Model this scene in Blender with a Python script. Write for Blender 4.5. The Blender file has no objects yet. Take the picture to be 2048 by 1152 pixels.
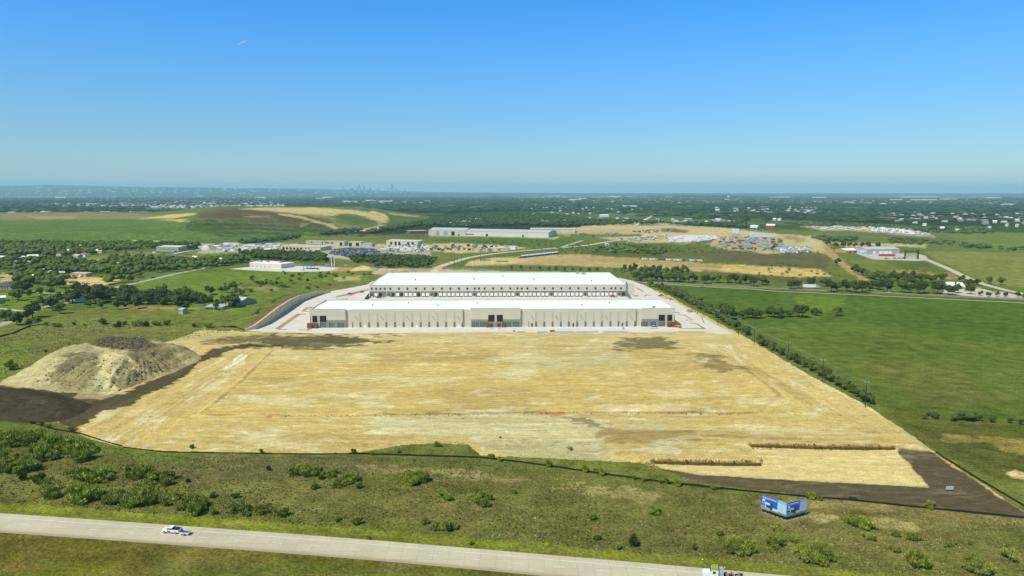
import bpy, math, random
import numpy as np
from mathutils import Vector, Matrix
from mathutils.geometry import delaunay_2d_cdt
random.seed(7); RNG = np.random.default_rng(7)
R = math.radians
scene = bpy.context.scene
# ------------------------------------------------------------------ camera, sky, sun, exposure
CAM_H, CAM_PITCH, FPX = 105.0, R(8.007), 1365.33
cam_data = bpy.data.cameras.new('camera'); cam = bpy.data.objects.new('camera', cam_data)
scene.collection.objects.link(cam); scene.camera = cam
cam_data.lens = 24; cam_data.sensor_width = 36; cam_data.clip_start = 1; cam_data.clip_end = 150000
cam.location = (0, 0, CAM_H); cam.rotation_euler = (R(90) - CAM_PITCH, 0, 0)
SUN_VEC = Vector((-0.52, -0.50, 1.0)).normalized()
SUN_EL = math.asin(SUN_VEC.z); SUN_AZ = math.atan2(SUN_VEC.x, SUN_VEC.y)
world = bpy.data.worlds.new('World'); scene.world = world; world.use_nodes = True
wn = world.node_tree; wn.nodes.clear()
sky = wn.nodes.new('ShaderNodeTexSky'); sky.sky_type = 'NISHITA'; sky.sun_disc = False
sky.sun_elevation = SUN_EL; sky.sun_rotation = SUN_AZ
sky.air_density = 1.0; sky.dust_density = 0.0; sky.ozone_density = 4.0; sky.altitude = 200
hsv = wn.nodes.new('ShaderNodeHueSaturation'); hsv.inputs['Saturation'].default_value = 1.15
bg = wn.nodes.new('ShaderNodeBackground'); bg.inputs[1].default_value = 0.102
wo = wn.nodes.new('ShaderNodeOutputWorld')
# grade of the clear sky by height above the horizon (polarised, deep blue overhead)
wtc = wn.nodes.new('ShaderNodeTexCoord'); wsep = wn.nodes.new('ShaderNodeSeparateXYZ'); wr = wn.nodes.new('ShaderNodeValToRGB')
wn.links.new(wtc.outputs['Generated'], wsep.inputs[0]); wn.links.new(wsep.outputs[2], wr.inputs[0])
cr = wr.color_ramp; cr.interpolation = 'B_SPLINE'
SKYG = [(0.0, (.38,.41,.47)), (.06, (.335,.43,.49)), (.17, (.38,.61,.76)), (.30, (.10,.64,.98)), (.6, (.40,.55,.55)), (1, (.50,.50,.45))]
cr.elements[0].position = 0; cr.elements[0].color = (*SKYG[0][1],1); cr.elements[1].position = 1; cr.elements[1].color = (*SKYG[-1][1],1)
for p_, c_ in SKYG[1:-1]:
    e_ = cr.elements.new(p_); e_.color = (*c_,1)
wsc = wn.nodes.new('ShaderNodeMix'); wsc.data_type='RGBA'; wsc.blend_type='MULTIPLY'; wsc.inputs[0].default_value=1
wm2 = wn.nodes.new('ShaderNodeVectorMath'); wm2.operation='SCALE'; wm2.inputs['Scale'].default_value=2.0
wn.links.new(sky.outputs[0], hsv.inputs['Color']); wn.links.new(hsv.outputs[0], wsc.inputs[6]); wn.links.new(wr.outputs[0], wsc.inputs[7])
wn.links.new(wsc.outputs[2], wm2.inputs[0]); wn.links.new(wm2.outputs[0], bg.inputs[0]); wn.links.new(bg.outputs[0], wo.inputs[0])
sd = bpy.data.lights.new('sun', 'SUN'); sd.energy = 4.95; sd.angle = R(0.5); sd.color = (1.0, 0.93, 0.78)
sun = bpy.data.objects.new('sun', sd); scene.collection.objects.link(sun)
sun.rotation_euler = SUN_VEC.to_track_quat('Z', 'Y').to_euler(); sun.location = (-300, -300, 600)
scene.view_settings.view_transform = 'Standard'; scene.view_settings.look = 'None'
scene.view_settings.gamma = 1; scene.view_settings.exposure = 0.06
try:
    scene.cycles.volume_bounces = 2; scene.cycles.transparent_max_bounces = 16
except Exception: pass
# haze: one closed box of even, thin air round camera and scene
HAZE_DENSITY = 4.7e-5
# ------------------------------------------------------------------ survey: a pixel of the photograph <-> a point of the ground
SP, CP = math.sin(CAM_PITCH), math.cos(CAM_PITCH)
def P(px, py, z=0.0):
    x = (px - 1024) / FPX; t = (py - 576) / FPX
    s = (CAM_H - z) / (SP + t * CP)
    return Vector((x * s, s * (CP - t * SP), z))
def Pn(px, py, z=0.0):
    x = (px - 1024) / FPX; t = (py - 576) / FPX
    s = (CAM_H - z) / (SP + t * CP)
    return x * s, s * (CP - t * SP)
def proj(X, Y, Z):
    dz = Z - CAM_H
    dep = Y * CP - dz * SP; up = Y * SP + dz * CP
    return 1024 + FPX * X / dep, 576 - FPX * up / dep
def hgt(px, py, ptop):                    # height of something standing on (px,py) whose top shows at row ptop
    b = P(px, py); t = (ptop - 576) / FPX
    return CAM_H - b.y * (SP + t * CP) / (CP - t * SP)
def lin(c): return tuple(((v/255)/12.92 if v/255 <= .04045 else ((v/255+.055)/1.055)**2.4) for v in c)
KEXP = 1.32
def S(r, g, b, k=1.0): return tuple(min(.92, v*k/KEXP) for v in lin((r, g, b)))
# ------------------------------------------------------------------ noise in numpy
def _h(i, j, s): 
    v = np.sin(i*127.1 + j*311.7 + s*74.7)*43758.5453
    return v - np.floor(v)
def vn(x, y, s=0):
    x = np.asarray(x, float); y = np.asarray(y, float)
    i = np.floor(x); j = np.floor(y); u = x-i; v = y-j; u = u*u*(3-2*u); v = v*v*(3-2*v)
    return (_h(i,j,s)*(1-u)+_h(i+1,j,s)*u)*(1-v)+(_h(i,j+1,s)*(1-u)+_h(i+1,j+1,s)*u)*v
def fbm(x, y, s=0, o=4):
    t = 0; a = .5; n = 0
    for k in range(o):
        t = t + a*vn(x*2**k, y*2**k, s+k); n += a; a *= .5
    return t/n
def inpoly(px, py, poly):
    ins = np.zeros(px.shape, bool); n = len(poly)
    for k in range(n):
        x1,y1 = poly[k]; x2,y2 = poly[(k+1)%n]
        if y1 == y2: continue
        c = ((y1 > py) != (y2 > py)) & (px < (x2-x1)*(py-y1)/(y2-y1)+x1)
        ins ^= c
    return ins
def sdist(px, py, poly, ky=2.2):
    d = np.full(px.shape, 1e9); n = len(poly)
    for k in range(n):
        x1,y1 = poly[k]; x2,y2 = poly[(k+1)%n]; y1*=ky; y2*=ky
        dx,dy = x2-x1,y2-y1; L = dx*dx+dy*dy+1e-9
        t = np.clip(((px-x1)*dx+(py*ky-y1)*dy)/L,0,1)
        d = np.minimum(d, np.hypot(px-x1-t*dx, py*ky-y1-t*dy))
    return np.where(inpoly(px,py,poly), d, -d)
def paint(px, py, wx, wy, col, zones):
    """zones: (poly, colour, texture amount, feather, edge roughness, strength)"""
    for z in zones:
        poly, c, a, f, rough, st = (list(z)+[0,4,4,1][len(z)-2:])[:6]
        xs = [p[0] for p in poly]; ys = [p[1] for p in poly]; m = f+rough+2
        sel = np.where((px>min(xs)-m)&(px<max(xs)+m)&(py>min(ys)-m)&(py<max(ys)+m))[0]
        if not len(sel): continue
        X,Y = px[sel],py[sel]
        d = sdist(X,Y,poly)
        sc = 6.0/np.maximum(6, f+rough)
        d = d + rough*3.4*(fbm(wx[sel]*.022, wy[sel]*.075, 3, 5)-.5) + rough*1.5*(vn(wx[sel]*.22, wy[sel]*.6, 5)-.5)
        w = np.clip(.5+d/max(f,.5),0,1)*st
        cc = np.array(list(c)+[a])
        col[sel] = col[sel]*(1-w[:,None])+cc*w[:,None]
    return col
# ------------------------------------------------------------------ objects, labels
C = scene.collection
SEEN = {}
def tag(o, label=None, cat=None, group=None, kind=None):
    if label: o['label'] = label
    if cat: o['category'] = cat
    if group: o['group'] = group
    if kind: o['kind'] = kind
    return o
def obj(name, me, parent=None):
    o = bpy.data.objects.new(name, me); C.objects.link(o)
    if parent is not None: o.parent = parent
    return o
def thing(name, label, cat, loc=(0,0,0), rz=0, group=None):
    o = bpy.data.objects.new(name, None); C.objects.link(o); o.empty_display_size = .5
    o.location = loc; o.rotation_euler = (0,0,rz)
    return tag(o, label, cat, group)
def kids(o): return [c for c in o.children]
def dup(root, loc, rz=0, label=None, group=None, scale=None):
    def cp(o, par):
        c = o.copy(); C.objects.link(c)
        if par is not None: c.parent = par
        for ch in list(o.children): cp(ch, c)
        return c
    r = cp(root, None); r.location = loc; r.rotation_euler = (0,0,rz)
    if scale is not None: r.scale = (scale,)*3 if not hasattr(scale,'__len__') else scale
    if label: r['label'] = label
    if group: r['group'] = group
    return r
def mesh_np(name, V, F, mat, cols=None, parent=None, smooth=False, mats=None, midx=None, flow=None):
    """V (n,3); F list of index tuples or array (m,k)"""
    me = bpy.data.meshes.new(name); V = np.asarray(V, np.float32)
    if isinstance(F, np.ndarray):
        k = F.shape[1]; m = F.shape[0]
        me.vertices.add(len(V)); me.vertices.foreach_set('co', V.ravel())
        me.loops.add(m*k); me.loops.foreach_set('vertex_index', F.astype(np.int32).ravel())
        me.polygons.add(m); me.polygons.foreach_set('loop_start', np.arange(0,m*k,k,dtype=np.int32))
        try: me.polygons.foreach_set('loop_total', np.full(m,k,np.int32))
        except Exception: pass
        me.update(calc_edges=True)
    else:
        me.from_pydata([tuple(map(float,v)) for v in V], [], F); me.update()
    for mm in (mats or [mat]): me.materials.append(mm)
    if midx is not None: me.polygons.foreach_set('material_index', np.asarray(midx,np.int32))
    if smooth: me.polygons.foreach_set('use_smooth', np.ones(len(me.polygons),bool))
    if cols is not None:
        at = me.color_attributes.new('col','FLOAT_COLOR','POINT')
        at.data.foreach_set('color', np.asarray(cols,np.float32).ravel())
    if flow is not None:
        at = me.attributes.new('flow','FLOAT','POINT'); at.data.foreach_set('value', np.asarray(flow,np.float32))
    return obj(name, me, parent)
class MB:
    def __init__(s): s.v=[]; s.f=[]; s.m=[]
    def add(s, vs, fs, m=0):
        b=len(s.v); s.v+= [tuple(v) for v in vs]; s.f+=[tuple(i+b for i in f) for f in fs]; s.m+=[m]*len(fs)
        return s
    def box(s, x0,x1,y0,y1,z0,z1,m=0,nobottom=False):
        vs=[(x0,y0,z0),(x1,y0,z0),(x1,y1,z0),(x0,y1,z0),(x0,y0,z1),(x1,y0,z1),(x1,y1,z1),(x0,y1,z1)]
        fs=[(4,5,6,7),(0,1,5,4),(1,2,6,5),(2,3,7,6),(3,0,4,7)]
        if not nobottom: fs.append((3,2,1,0))
        return s.add(vs,fs,m)
    def prism(s, pts, y0, y1, m=0):        # pts: (x,z) counter-clockwise seen from -y
        n=len(pts); vs=[(x,y0,z) for x,z in pts]+[(x,y1,z) for x,z in pts]
        fs=[tuple(range(n)), tuple(range(2*n-1,n-1,-1))]+[(i,i+n,(i+1)%n+n,(i+1)%n) for i in range(n)]
        return s.add(vs,fs,m)
    def prismx(s, pts, x0, x1, m=0):       # pts: (y,z)
        n=len(pts); vs=[(x0,y,z) for y,z in pts]+[(x1,y,z) for y,z in pts]
        fs=[tuple(range(n-1,-1,-1)), tuple(range(n,2*n))]+[(i,(i+1)%n,(i+1)%n+n,i+n) for i in range(n)]
        return s.add(vs,fs,m)
    def slab(s, pts, z0, z1, m=0):
        n=len(pts); vs=[(p[0],p[1],z0) for p in pts]+[(p[0],p[1],z1) for p in pts]
        fs=[tuple(range(n-1,-1,-1)), tuple(range(n,2*n))]+[(i,(i+1)%n,(i+1)%n+n,i+n) for i in range(n)]
        return s.add(vs,fs,m)
    def tube(s, a, b, r0, r1=None, n=6, m=0, cap=True):
        a=Vector(a); b=Vector(b); r1=r0 if r1 is None else r1
        q=(b-a).to_track_quat('Z','Y'); vs=[]
        for p,r in ((a,r0),(b,r1)):
            for k in range(n): vs.append(p+q@Vector((r*math.cos(2*math.pi*k/n),r*math.sin(2*math.pi*k/n),0)))
        fs=[(k,(k+1)%n,(k+1)%n+n,k+n) for k in range(n)]
        if cap: fs+= [tuple(range(n-1,-1,-1)),tuple(range(n,2*n))]
        return s.add(vs,fs,m)
    def mesh(s, name, mats):
        me=bpy.data.meshes.new(name); me.from_pydata(s.v,[],s.f); me.update()
        for mm in (mats if isinstance(mats,(list,tuple)) else [mats]): me.materials.append(mm)
        me.polygons.foreach_set('material_index', s.m); return me
    def build(s, name, mats, parent=None): return obj(name, s.mesh(name,mats), parent)
# ------------------------------------------------------------------ materials
def nodes(name, rough=.8, spec=.3):
    m=bpy.data.materials.new(name); m.use_nodes=True; nt=m.node_tree
    b=nt.nodes['Principled BSDF']; b.inputs['Roughness'].default_value=rough
    b.inputs['Specular IOR Level'].default_value=spec
    return m,nt,b
def nnoise(nt, scale, detail=3, vec=None, rough=.5, dist=0):
    n=nt.nodes.new('ShaderNodeTexNoise'); n.inputs['Scale'].default_value=scale
    n.inputs['Detail'].default_value=detail; n.inputs['Roughness'].default_value=rough; n.inputs['Distortion'].default_value=dist
    if vec is not None: nt.links.new(vec,n.inputs['Vector'])
    return n.outputs['Fac']
def nmath(nt, op, a, b=None, clamp=False):
    n=nt.nodes.new('ShaderNodeMath'); n.operation=op; n.use_clamp=clamp
    for i,v in enumerate((a,b)):
        if v is None: continue
        if isinstance(v,(int,float)): n.inputs[i].default_value=v
        else: nt.links.new(v,n.inputs[i])
    return n.outputs[0]
def nramp(nt, f, a, b, lo=0., hi=1.):
    n=nt.nodes.new('ShaderNodeMapRange'); n.inputs['From Min'].default_value=a; n.inputs['From Max'].default_value=b
    n.inputs['To Min'].default_value=lo; n.inputs['To Max'].default_value=hi
    nt.links.new(f,n.inputs['Value']); return n.outputs[0]
def nmix(nt, f, a, b, mode='MIX'):
    n=nt.nodes.new('ShaderNodeMix'); n.data_type='RGBA'; n.blend_type=mode; n.clamp_factor=True
    if isinstance(f,(int,float)): n.inputs[0].default_value=f
    else: nt.links.new(f,n.inputs[0])
    for i,v in ((6,a),(7,b)):
        if isinstance(v,(tuple,list)): n.inputs[i].default_value=(*v[:3],1)
        else: nt.links.new(v,n.inputs[i])
    return n.outputs[2]
def nscale(nt, col, f):
    n=nt.nodes.new('ShaderNodeVectorMath'); n.operation='SCALE'; nt.links.new(col,n.inputs[0])
    nt.links.new(f,n.inputs['Scale']); return n.outputs[0]
def nbump(nt, b, h, strength=.5, dist=.1):
    n=nt.nodes.new('ShaderNodeBump'); n.inputs['Strength'].default_value=strength; n.inputs['Distance'].default_value=dist
    nt.links.new(h,n.inputs['Height']); nt.links.new(n.outputs[0],b.inputs['Normal'])
def wpos(nt): return nt.nodes.new('ShaderNodeNewGeometry').outputs['Position']
def nmap(nt, vec, sc):
    n=nt.nodes.new('ShaderNodeMapping'); n.inputs['Scale'].default_value=sc; nt.links.new(vec,n.inputs[0]); return n.outputs[0]
MC={}
def M(name, col, rough=.75, var=.12, scale=.4, spec=.3, metal=0, seam=None, rnd=0, fine=0):
    """plain procedural surface: colour broken up by two noises, optional seams every `seam` metres"""
    if name in MC: return MC[name]
    m,nt,b=nodes(name,rough,spec); b.inputs['Metallic'].default_value=metal
    tc=nt.nodes.new('ShaderNodeTexCoord').outputs['Object']
    f=nmath(nt,'ADD',nnoise(nt,scale,4,tc),nmath(nt,'MULTIPLY',nnoise(nt,scale*9,3,tc),.5))
    k=nramp(nt,f,.45,1.05,1-var,1+var)
    if rnd:
        oi=nt.nodes.new('ShaderNodeObjectInfo').outputs['Random']; k=nmath(nt,'MULTIPLY',k,nramp(nt,oi,0,1,1-rnd,1+rnd))
    if seam:
        sep=nt.nodes.new('ShaderNodeSeparateXYZ'); nt.links.new(tc,sep.inputs[0])
        w=nmath(nt,'FRACT',nmath(nt,'DIVIDE',sep.outputs[0],seam)); w=nmath(nt,'GREATER_THAN',w,.06)
        k=nmath(nt,'MULTIPLY',k,nramp(nt,w,0,1,.88,1))
    rgb=nt.nodes.new('ShaderNodeRGB'); rgb.outputs[0].default_value=(*col,1)
    nt.links.new(nscale(nt,rgb.outputs[0],k),b.inputs['Base Color'])
    MC[name]=m; return m
ORD=['first','second','third','fourth','fifth','sixth','seventh','eighth','ninth','tenth','eleventh','twelfth','thirteenth','fourteenth','fifteenth','sixteenth','seventeenth','eighteenth','nineteenth','twentieth']
TENS={2:'twenty',3:'thirty',4:'forty',5:'fifty',6:'sixty',7:'seventy',8:'eighty',9:'ninety'}
def ordw(i):
    if i<20: return ORD[i]
    n=i+1; t,u=divmod(n,10)
    return (TENS[t]+'-'+ORD[u-1]) if u else TENS[t][:-1]+'ieth'
# ================================================================== SETTING
# colours of the land
GRASS=S(112,124,62); GRASS2=S(96,118,52); OLIVE=S(104,108,60); BRIGHT=S(126,140,44); FIELD=S(82,112,47); FIELD2=S(82,98,50)
WOOD=S(32,62,34); SCRUB=S(66,98,50); TAN=S(196,182,132); SAND=S(222,196,132); SOIL=S(96,86,70); PALE=S(214,206,172); MEADOW=S(104,120,60)
LIME=S(118,142,58); DRY=S(140,136,84); DKGRASS=S(82,98,50); GREYG=S(100,100,74); CONC=S(228,222,204)
def ground_mat(name, kind):
    m,nt,b=nodes(name,.95,.0); pos=wpos(nt)
    at=nt.nodes.new('ShaderNodeAttribute'); at.attribute_name='col'
    a=at.outputs['Alpha']; c=at.outputs['Color']
    if kind=='grass':
        big=nnoise(nt,.012,5,pos); med=nnoise(nt,.11,5,pos,.65); fin=nnoise(nt,.9,4,pos,.7)
        k=nmath(nt,'MULTIPLY',nramp(nt,big,.3,.7,.86,1.12),nramp(nt,med,.28,.72,.60,1.40))
        k=nmath(nt,'MULTIPLY',k,nramp(nt,fin,.3,.7,.50,1.52))
        # mowing / wheel streaks where alpha is high
        st=nnoise(nt,.35,4,nmap(nt,pos,(.12,1.,1.)),.6)
        k=nmath(nt,'MULTIPLY',k,nramp(nt,st,.3,.7,.88,1.12))
        fa=nt.nodes.new('ShaderNodeAttribute'); fa.attribute_name='flow'; fa=nramp(nt,fa.outputs['Fac'],0,1,.18,1.)
        dry=nmix(nt,nmath(nt,'MULTIPLY',fa,nramp(nt,nnoise(nt,.045,6,pos,.7),.40,.62,0,.85)),c,nmix(nt,.55,c,(.19,.15,.07)))
        dry=nmix(nt,nmath(nt,'MULTIPLY',fa,nramp(nt,nnoise(nt,.3,4,pos,.7),.48,.68,0,.6)),dry,nmix(nt,.5,dry,(.16,.15,.075)))
        # canopy: round dark and light clumps of trees
        v=nt.nodes.new('ShaderNodeTexVoronoi'); v.inputs['Scale'].default_value=.075; nt.links.new(pos,v.inputs['Vector'])
        kw=nmath(nt,'MULTIPLY',nramp(nt,v.outputs['Distance'],.1,.75,1.35,.45),nramp(nt,nnoise(nt,.03,4,pos),.3,.7,.7,1.25))
        kk=nt.nodes.new('ShaderNodeMix'); nt.links.new(a,kk.inputs[0]); nt.links.new(k,kk.inputs[2]); nt.links.new(kw,kk.inputs[3])
        dry=nmix(nt,1.,dry,(1.10,1.06,.78),'MULTIPLY')
        nt.links.new(nscale(nt,dry,kk.outputs[0]),b.inputs['Base Color'])
        h=nmath(nt,'ADD',nnoise(nt,.5,5,pos,.7),nmath(nt,'MULTIPLY',nnoise(nt,.06,3,pos),3.))
        nbump(nt,b,h,1.0,.9)
    else:
        warp=nt.nodes.new('ShaderNodeVectorMath'); warp.operation='ADD'
        streak=nmap(nt,pos,(.16,1.,1.)); s1=nnoise(nt,.16,9,streak,.78,.4); s2=nnoise(nt,.75,5,nmap(nt,pos,(.18,1.,1.)),.7,.3)
        fl=nt.nodes.new('ShaderNodeAttribute'); fl.attribute_name='flow'; fl=fl.outputs['Fac']
        s1y=nnoise(nt,.20,9,nmap(nt,pos,(1.,.13,1.)),.78,.4); s2y=nnoise(nt,.8,5,nmap(nt,pos,(1.,.2,1.)),.7,.3)
        def lerp(a_,b_):
            q_=nt.nodes.new('ShaderNodeMix'); nt.links.new(fl,q_.inputs[0]); nt.links.new(a_,q_.inputs[2]); nt.links.new(b_,q_.inputs[3]); return q_.outputs[0]
        s1=lerp(s1,s1y); s2=lerp(s2,s2y)
        fin=nnoise(nt,1.6,4,pos,.7); big=nnoise(nt,.009,4,pos)
        patch=nramp(nt,lerp(nnoise(nt,.10,8,nmap(nt,pos,(.42,1.,1.)),.66,.7),nnoise(nt,.10,8,nmap(nt,pos,(1.,.3,1.)),.66,.7)),.54,.62,0,.85)
        brown=nramp(nt,nnoise(nt,.05,6,nmap(nt,pos,(.2,1.,1.)),.75),.5,.7,0,.65)
        col=nmix(nt,nmath(nt,'MULTIPLY',brown,a),c,nmix(nt,.7,c,S(150,124,72)))
        col=nmix(nt,nmath(nt,'MULTIPLY',patch,a),col,S(228,218,178))
        k=nmath(nt,'MULTIPLY',nramp(nt,s1,.3,.7,.82,1.16),nramp(nt,s2,.3,.7,.88,1.10))
        k=nmath(nt,'MULTIPLY',k,nramp(nt,fin,.3,.7,.70,1.27)); k=nmath(nt,'MULTIPLY',k,nramp(nt,nnoise(nt,.38,5,nmap(nt,pos,(.5,1.,1.)),.75),.32,.68,.78,1.2)); k=nmath(nt,'MULTIPLY',k,nramp(nt,big,.3,.7,.93,1.06))
        col=nmix(nt,1.,col,(1.10,1.16,1.05),'MULTIPLY')
        nt.links.new(nscale(nt,col,k),b.inputs['Base Color'])
        h=nmath(nt,'ADD',nnoise(nt,.6,6,nmap(nt,pos,(.5,1.,1.)),.7),nmath(nt,'MULTIPLY',s1,2.))
        nbump(nt,b,h,.9,.45)
    return m
GRASSM=ground_mat('grass_land','grass'); DIRTM=ground_mat('bare_earth','dirt')

# roads, one list of edge pairs each (photograph pixels on level ground)
HW_T=[(-420,999),(0,1026.5),(350,1051),(700,1077),(1050,1106),(1400,1136),(1750,1168),(2150,1207),(2600,1254)]
HW_B=[(-420,1034),(0,1063.4),(350,1088.5),(700,1115.4),(1050,1147),(1400,1182),(1750,1219),(2150,1264),(2600,1318)]

def offp(pts, dy): return [(x,y+dy) for x,y in pts]
Z=[]
Zf=Z.append
# --- far plain (woods by default), strips of fields and towns
W=[(-900,470),(-900,380),(3000,380),(3000,470)]
Zf((W,WOOD,.9,6,8,1))
Zf(([(1010,418),(1260,412),(1500,414),(1700,420),(2100,425),(2700,430),(2700,470),(1500,470),(1180,452),(1020,446)],SCRUB,.55,6,10,.8))
Zf(([(1180,428),(1320,424),(1440,428),(1480,446),(1330,446),(1200,446)],S(92,120,62),.3,5,6,.8))
Zf(([(1430,433),(1500,430),(1560,436),(1700,442),(1700,452),(1480,448)],S(92,120,62),.3,5,4,.9))
Zf(([(1880,424),(2200,428),(2200,434),(1900,432)],S(96,124,72),.1,3,3,.9))
Zf(([(1040,425),(1180,422),(1230,426),(1100,428)],S(100,128,70),.1,3,3,.8))
Zf(([(1600,430),(1680,428),(1740,432),(1660,437)],S(120,130,82),.2,3,3,.6))
Zf(([(830,409),(925,408),(925,411),(840,412)],S(112,140,112),.1,2,2,.9))
Zf(([(1210,440),(1300,442),(1290,446),(1215,445)],S(120,132,80),.1,2,2,.9))
for q in [((60,407),(560,404),(570,414),(300,418),(120,412)),((1200,399),(1600,397),(1640,406),(1200,407)),((1560,401),(1900,398),(1900,404),(1560,406)),((0,390),(210,387),(215,394),(0,395)),((700,402),(900,401),(900,405),(690,406)),((1030,393),(1240,391),(1240,396),(1040,397)),((1790,391),(2000,394),(2000,400),(1800,397))]:
    Zf((list(q),S(140,140,126),.1,3,5,.75))
# --- middle distance, right
Zf(([(1120,470),(1260,462),(1500,458),(1700,462),(1900,470),(2400,478),(2700,480),(2700,620),(1250,560),(1000,560),(900,520),(840,480)],MEADOW,0,6,5,1))
Zf(([(1860,462),(2400,470),(2400,500),(2048,503),(1960,494),(1880,480)],S(112,134,68),0,3,3,.9))
Zf(([(1840,502),(2048,505),(2600,515),(2600,640),(2048,590),(1950,555)],S(128,138,78),.0,3,3,.95))
Zf(([(1600,452),(1880,466),(1960,492),(1850,494),(1700,486),(1640,474)],S(104,118,74),.0,4,4,.8))
Zf(([(1620,474),(1715,474),(1712,486),(1640,484)],S(72,98,48),.3,3,5,.7))
Zf(([(1170,486),(1340,488),(1460,492),(1640,510),(1655,536),(1500,528),(1300,518),(1210,514),(1160,508)],S(94,108,62),0,4,4,1))
Zf(([(1380,505),(1480,497),(1600,509),(1665,512),(1655,537),(1560,532),(1440,526)],S(96,96,74),0,5,6,.85))
Zf(([(1200,497),(1240,492),(1330,503),(1320,514),(1180,510)],S(72,98,46),.2,5,8,.6))
Zf(([(1180,450),(1260,447),(1330,448),(1450,455),(1500,462),(1640,474),(1655,490),(1640,492),(1560,478),(1500,478),(1440,486),(1380,487),(1330,485),(1280,486),(1190,474),(1120,466),(1120,460)],S(204,190,154),.0,4,4,.95))
Zf(([(1440,474),(1560,478),(1590,500),(1540,508),(1440,497),(1420,492)],S(196,182,146),0,3,4,.85))
Zf(([(1320,458),(1350,456),(1380,462),(1370,465),(1325,464)],S(112,98,72),0,2,3,.9))
Zf(([(1420,478),(1440,474),(1420,486),(1370,490),(1380,486)],S(88,106,58),0,3,3,.9))
Zf(([(1545,468),(1600,472),(1650,488),(1662,508),(1580,498),(1560,484)],S(196,188,146),0,3,3,.95))
Zf(([(1560,470),(1590,472),(1622,484),(1600,484),(1570,478)],S(160,148,116),0,2,3,.9))
Zf(([(1640,480),(1690,486),(1760,486),(1860,490),(1850,495),(1740,492),(1700,500),(1680,490)],S(206,188,140),0,2,3,.85))
Zf(([(1645,488),(1656,490),(1690,525),(1740,562),(1728,564),(1676,530),(1650,505)],S(182,158,118),0,2,2,.95))
Zf(([(1600,452),(1680,451),(1740,454),(1800,455),(1862,470),(1870,474),(1800,470),(1745,464),(1700,462),(1640,461),(1620,456)],S(186,176,152),0,2,2,.95))
Zf(([(1700,522),(1760,520),(1800,530),(1860,540),(1880,550),(1780,552),(1720,545)],S(112,128,62),0,3,3,.8))
Zf(([(1770,523),(1850,523),(1880,540),(1860,548),(1800,540)],S(86,106,48),.0,3,3,.8))
Zf(([(1790,540),(1840,541),(1900,548),(1920,556),(1880,560),(1850,552),(1800,547)],S(184,158,116),0,4,8,.7))
Zf(([(1070,500),(1180,486),(1190,492),(1060,520),(900,538),(880,532),(930,512)],S(92,114,56),0,3,3,.9))
Zf(([(850,478),(1000,475),(1140,477),(1180,482),(1120,500),(1020,496),(880,488)],S(84,116,54),0,3,3,1))
Zf(([(1050,490),(1100,488),(1130,492),(1110,500),(1060,497)],S(104,104,78),0,3,3,.8))
Zf(([(780,470),(850,462),(870,470),(850,478),(780,480),(740,478)],S(96,108,64),0,3,3,.9))
Zf(([(1100,462),(1200,458),(1300,463),(1260,470),(1160,472),(1120,470)],S(186,172,136),0,3,4,.8))
Zf(([(1140,468),(1280,468),(1290,473),(1180,475),(1140,472)],S(90,112,58),0,2,2,.9))
Zf(([(860,472),(1000,474),(1110,478),(1120,474),(1100,470),(860,469)],S(190,178,146),0,2,1,.9))
# tan strip behind the warehouses
Zf(([(935,524),(985,516),(1060,512),(1150,508),(1215,513),(1440,528),(1560,534),(1640,539),(1662,553),(1600,554),(1400,543),(1140,531),(1030,530),(930,532)],S(190,172,126),0,2,2,1))
Zf(([(1440,528),(1560,534),(1640,539),(1662,553),(1600,554),(1445,545)],S(214,190,126),0,2,2,.9))
Zf(([(940,522),(1000,515),(1060,517),(1030,528),(930,531)],S(210,194,152),0,2,2,.9))
Zf(([(1160,512),(1280,517),(1440,530),(1440,536),(1300,530),(1180,522)],S(166,150,108),0,3,6,.6))
Zf(([(880,534),(1030,532),(1140,533),(1400,546),(1600,557),(2048,575),(2048,592),(1740,580),(1400,566),(1270,558),(1020,541),(900,540)],S(98,118,60),0,2,2,1))
Zf(([(1400,540),(1490,546),(1600,556),(1700,566),(1690,572),(1500,560),(1410,552)],S(96,92,66),.0,3,4,.7))
# --- big field on the right
Zf(([(1290,562),(1400,572),(1740,588),(2048,601),(2700,632),(2700,900),(2048,842),(1900,834),(1790,825),(1500,672)],FIELD,0,2,1,1))
Zf(([(1420,660),(1700,640),(2048,700),(2300,760),(2300,860),(2048,842),(1800,828),(1560,700)],S(102,118,58),0,30,20,.75))
Zf(([(1700,720),(1900,730),(2000,800),(1850,800)],S(112,112,66),0,30,20,.6))
Zf(([(1590,590),(1690,588),(1690,606),(1640,640),(1600,640)],S(112,134,50),0,6,6,.7))
Zf(([(1470,640),(1640,632),(1700,640),(1500,660)],S(92,110,50),0,5,6,.5))
Zf(([(1780,822),(1900,834),(2200,848),(2700,890),(2700,1000),(2048,960),(1880,905),(1800,850)],S(100,112,50),0,5,5,1))
Zf(([(1800,850),(1950,862),(2100,900),(2100,980),(1990,960),(1880,902)],S(92,98,52),0,10,10,.8))
Zf(([(1960,870),(2060,880),(2070,915),(2010,905)],S(178,160,92),0,6,14,.6))
Zf(([(2008,944),(2030,940),(2100,952),(2100,966),(2020,958)],S(222,200,160),0,3,5,.9))
Zf(([(1885,868),(1930,872),(1960,885),(1900,880)],S(176,164,110),0,4,10,.6))
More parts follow.
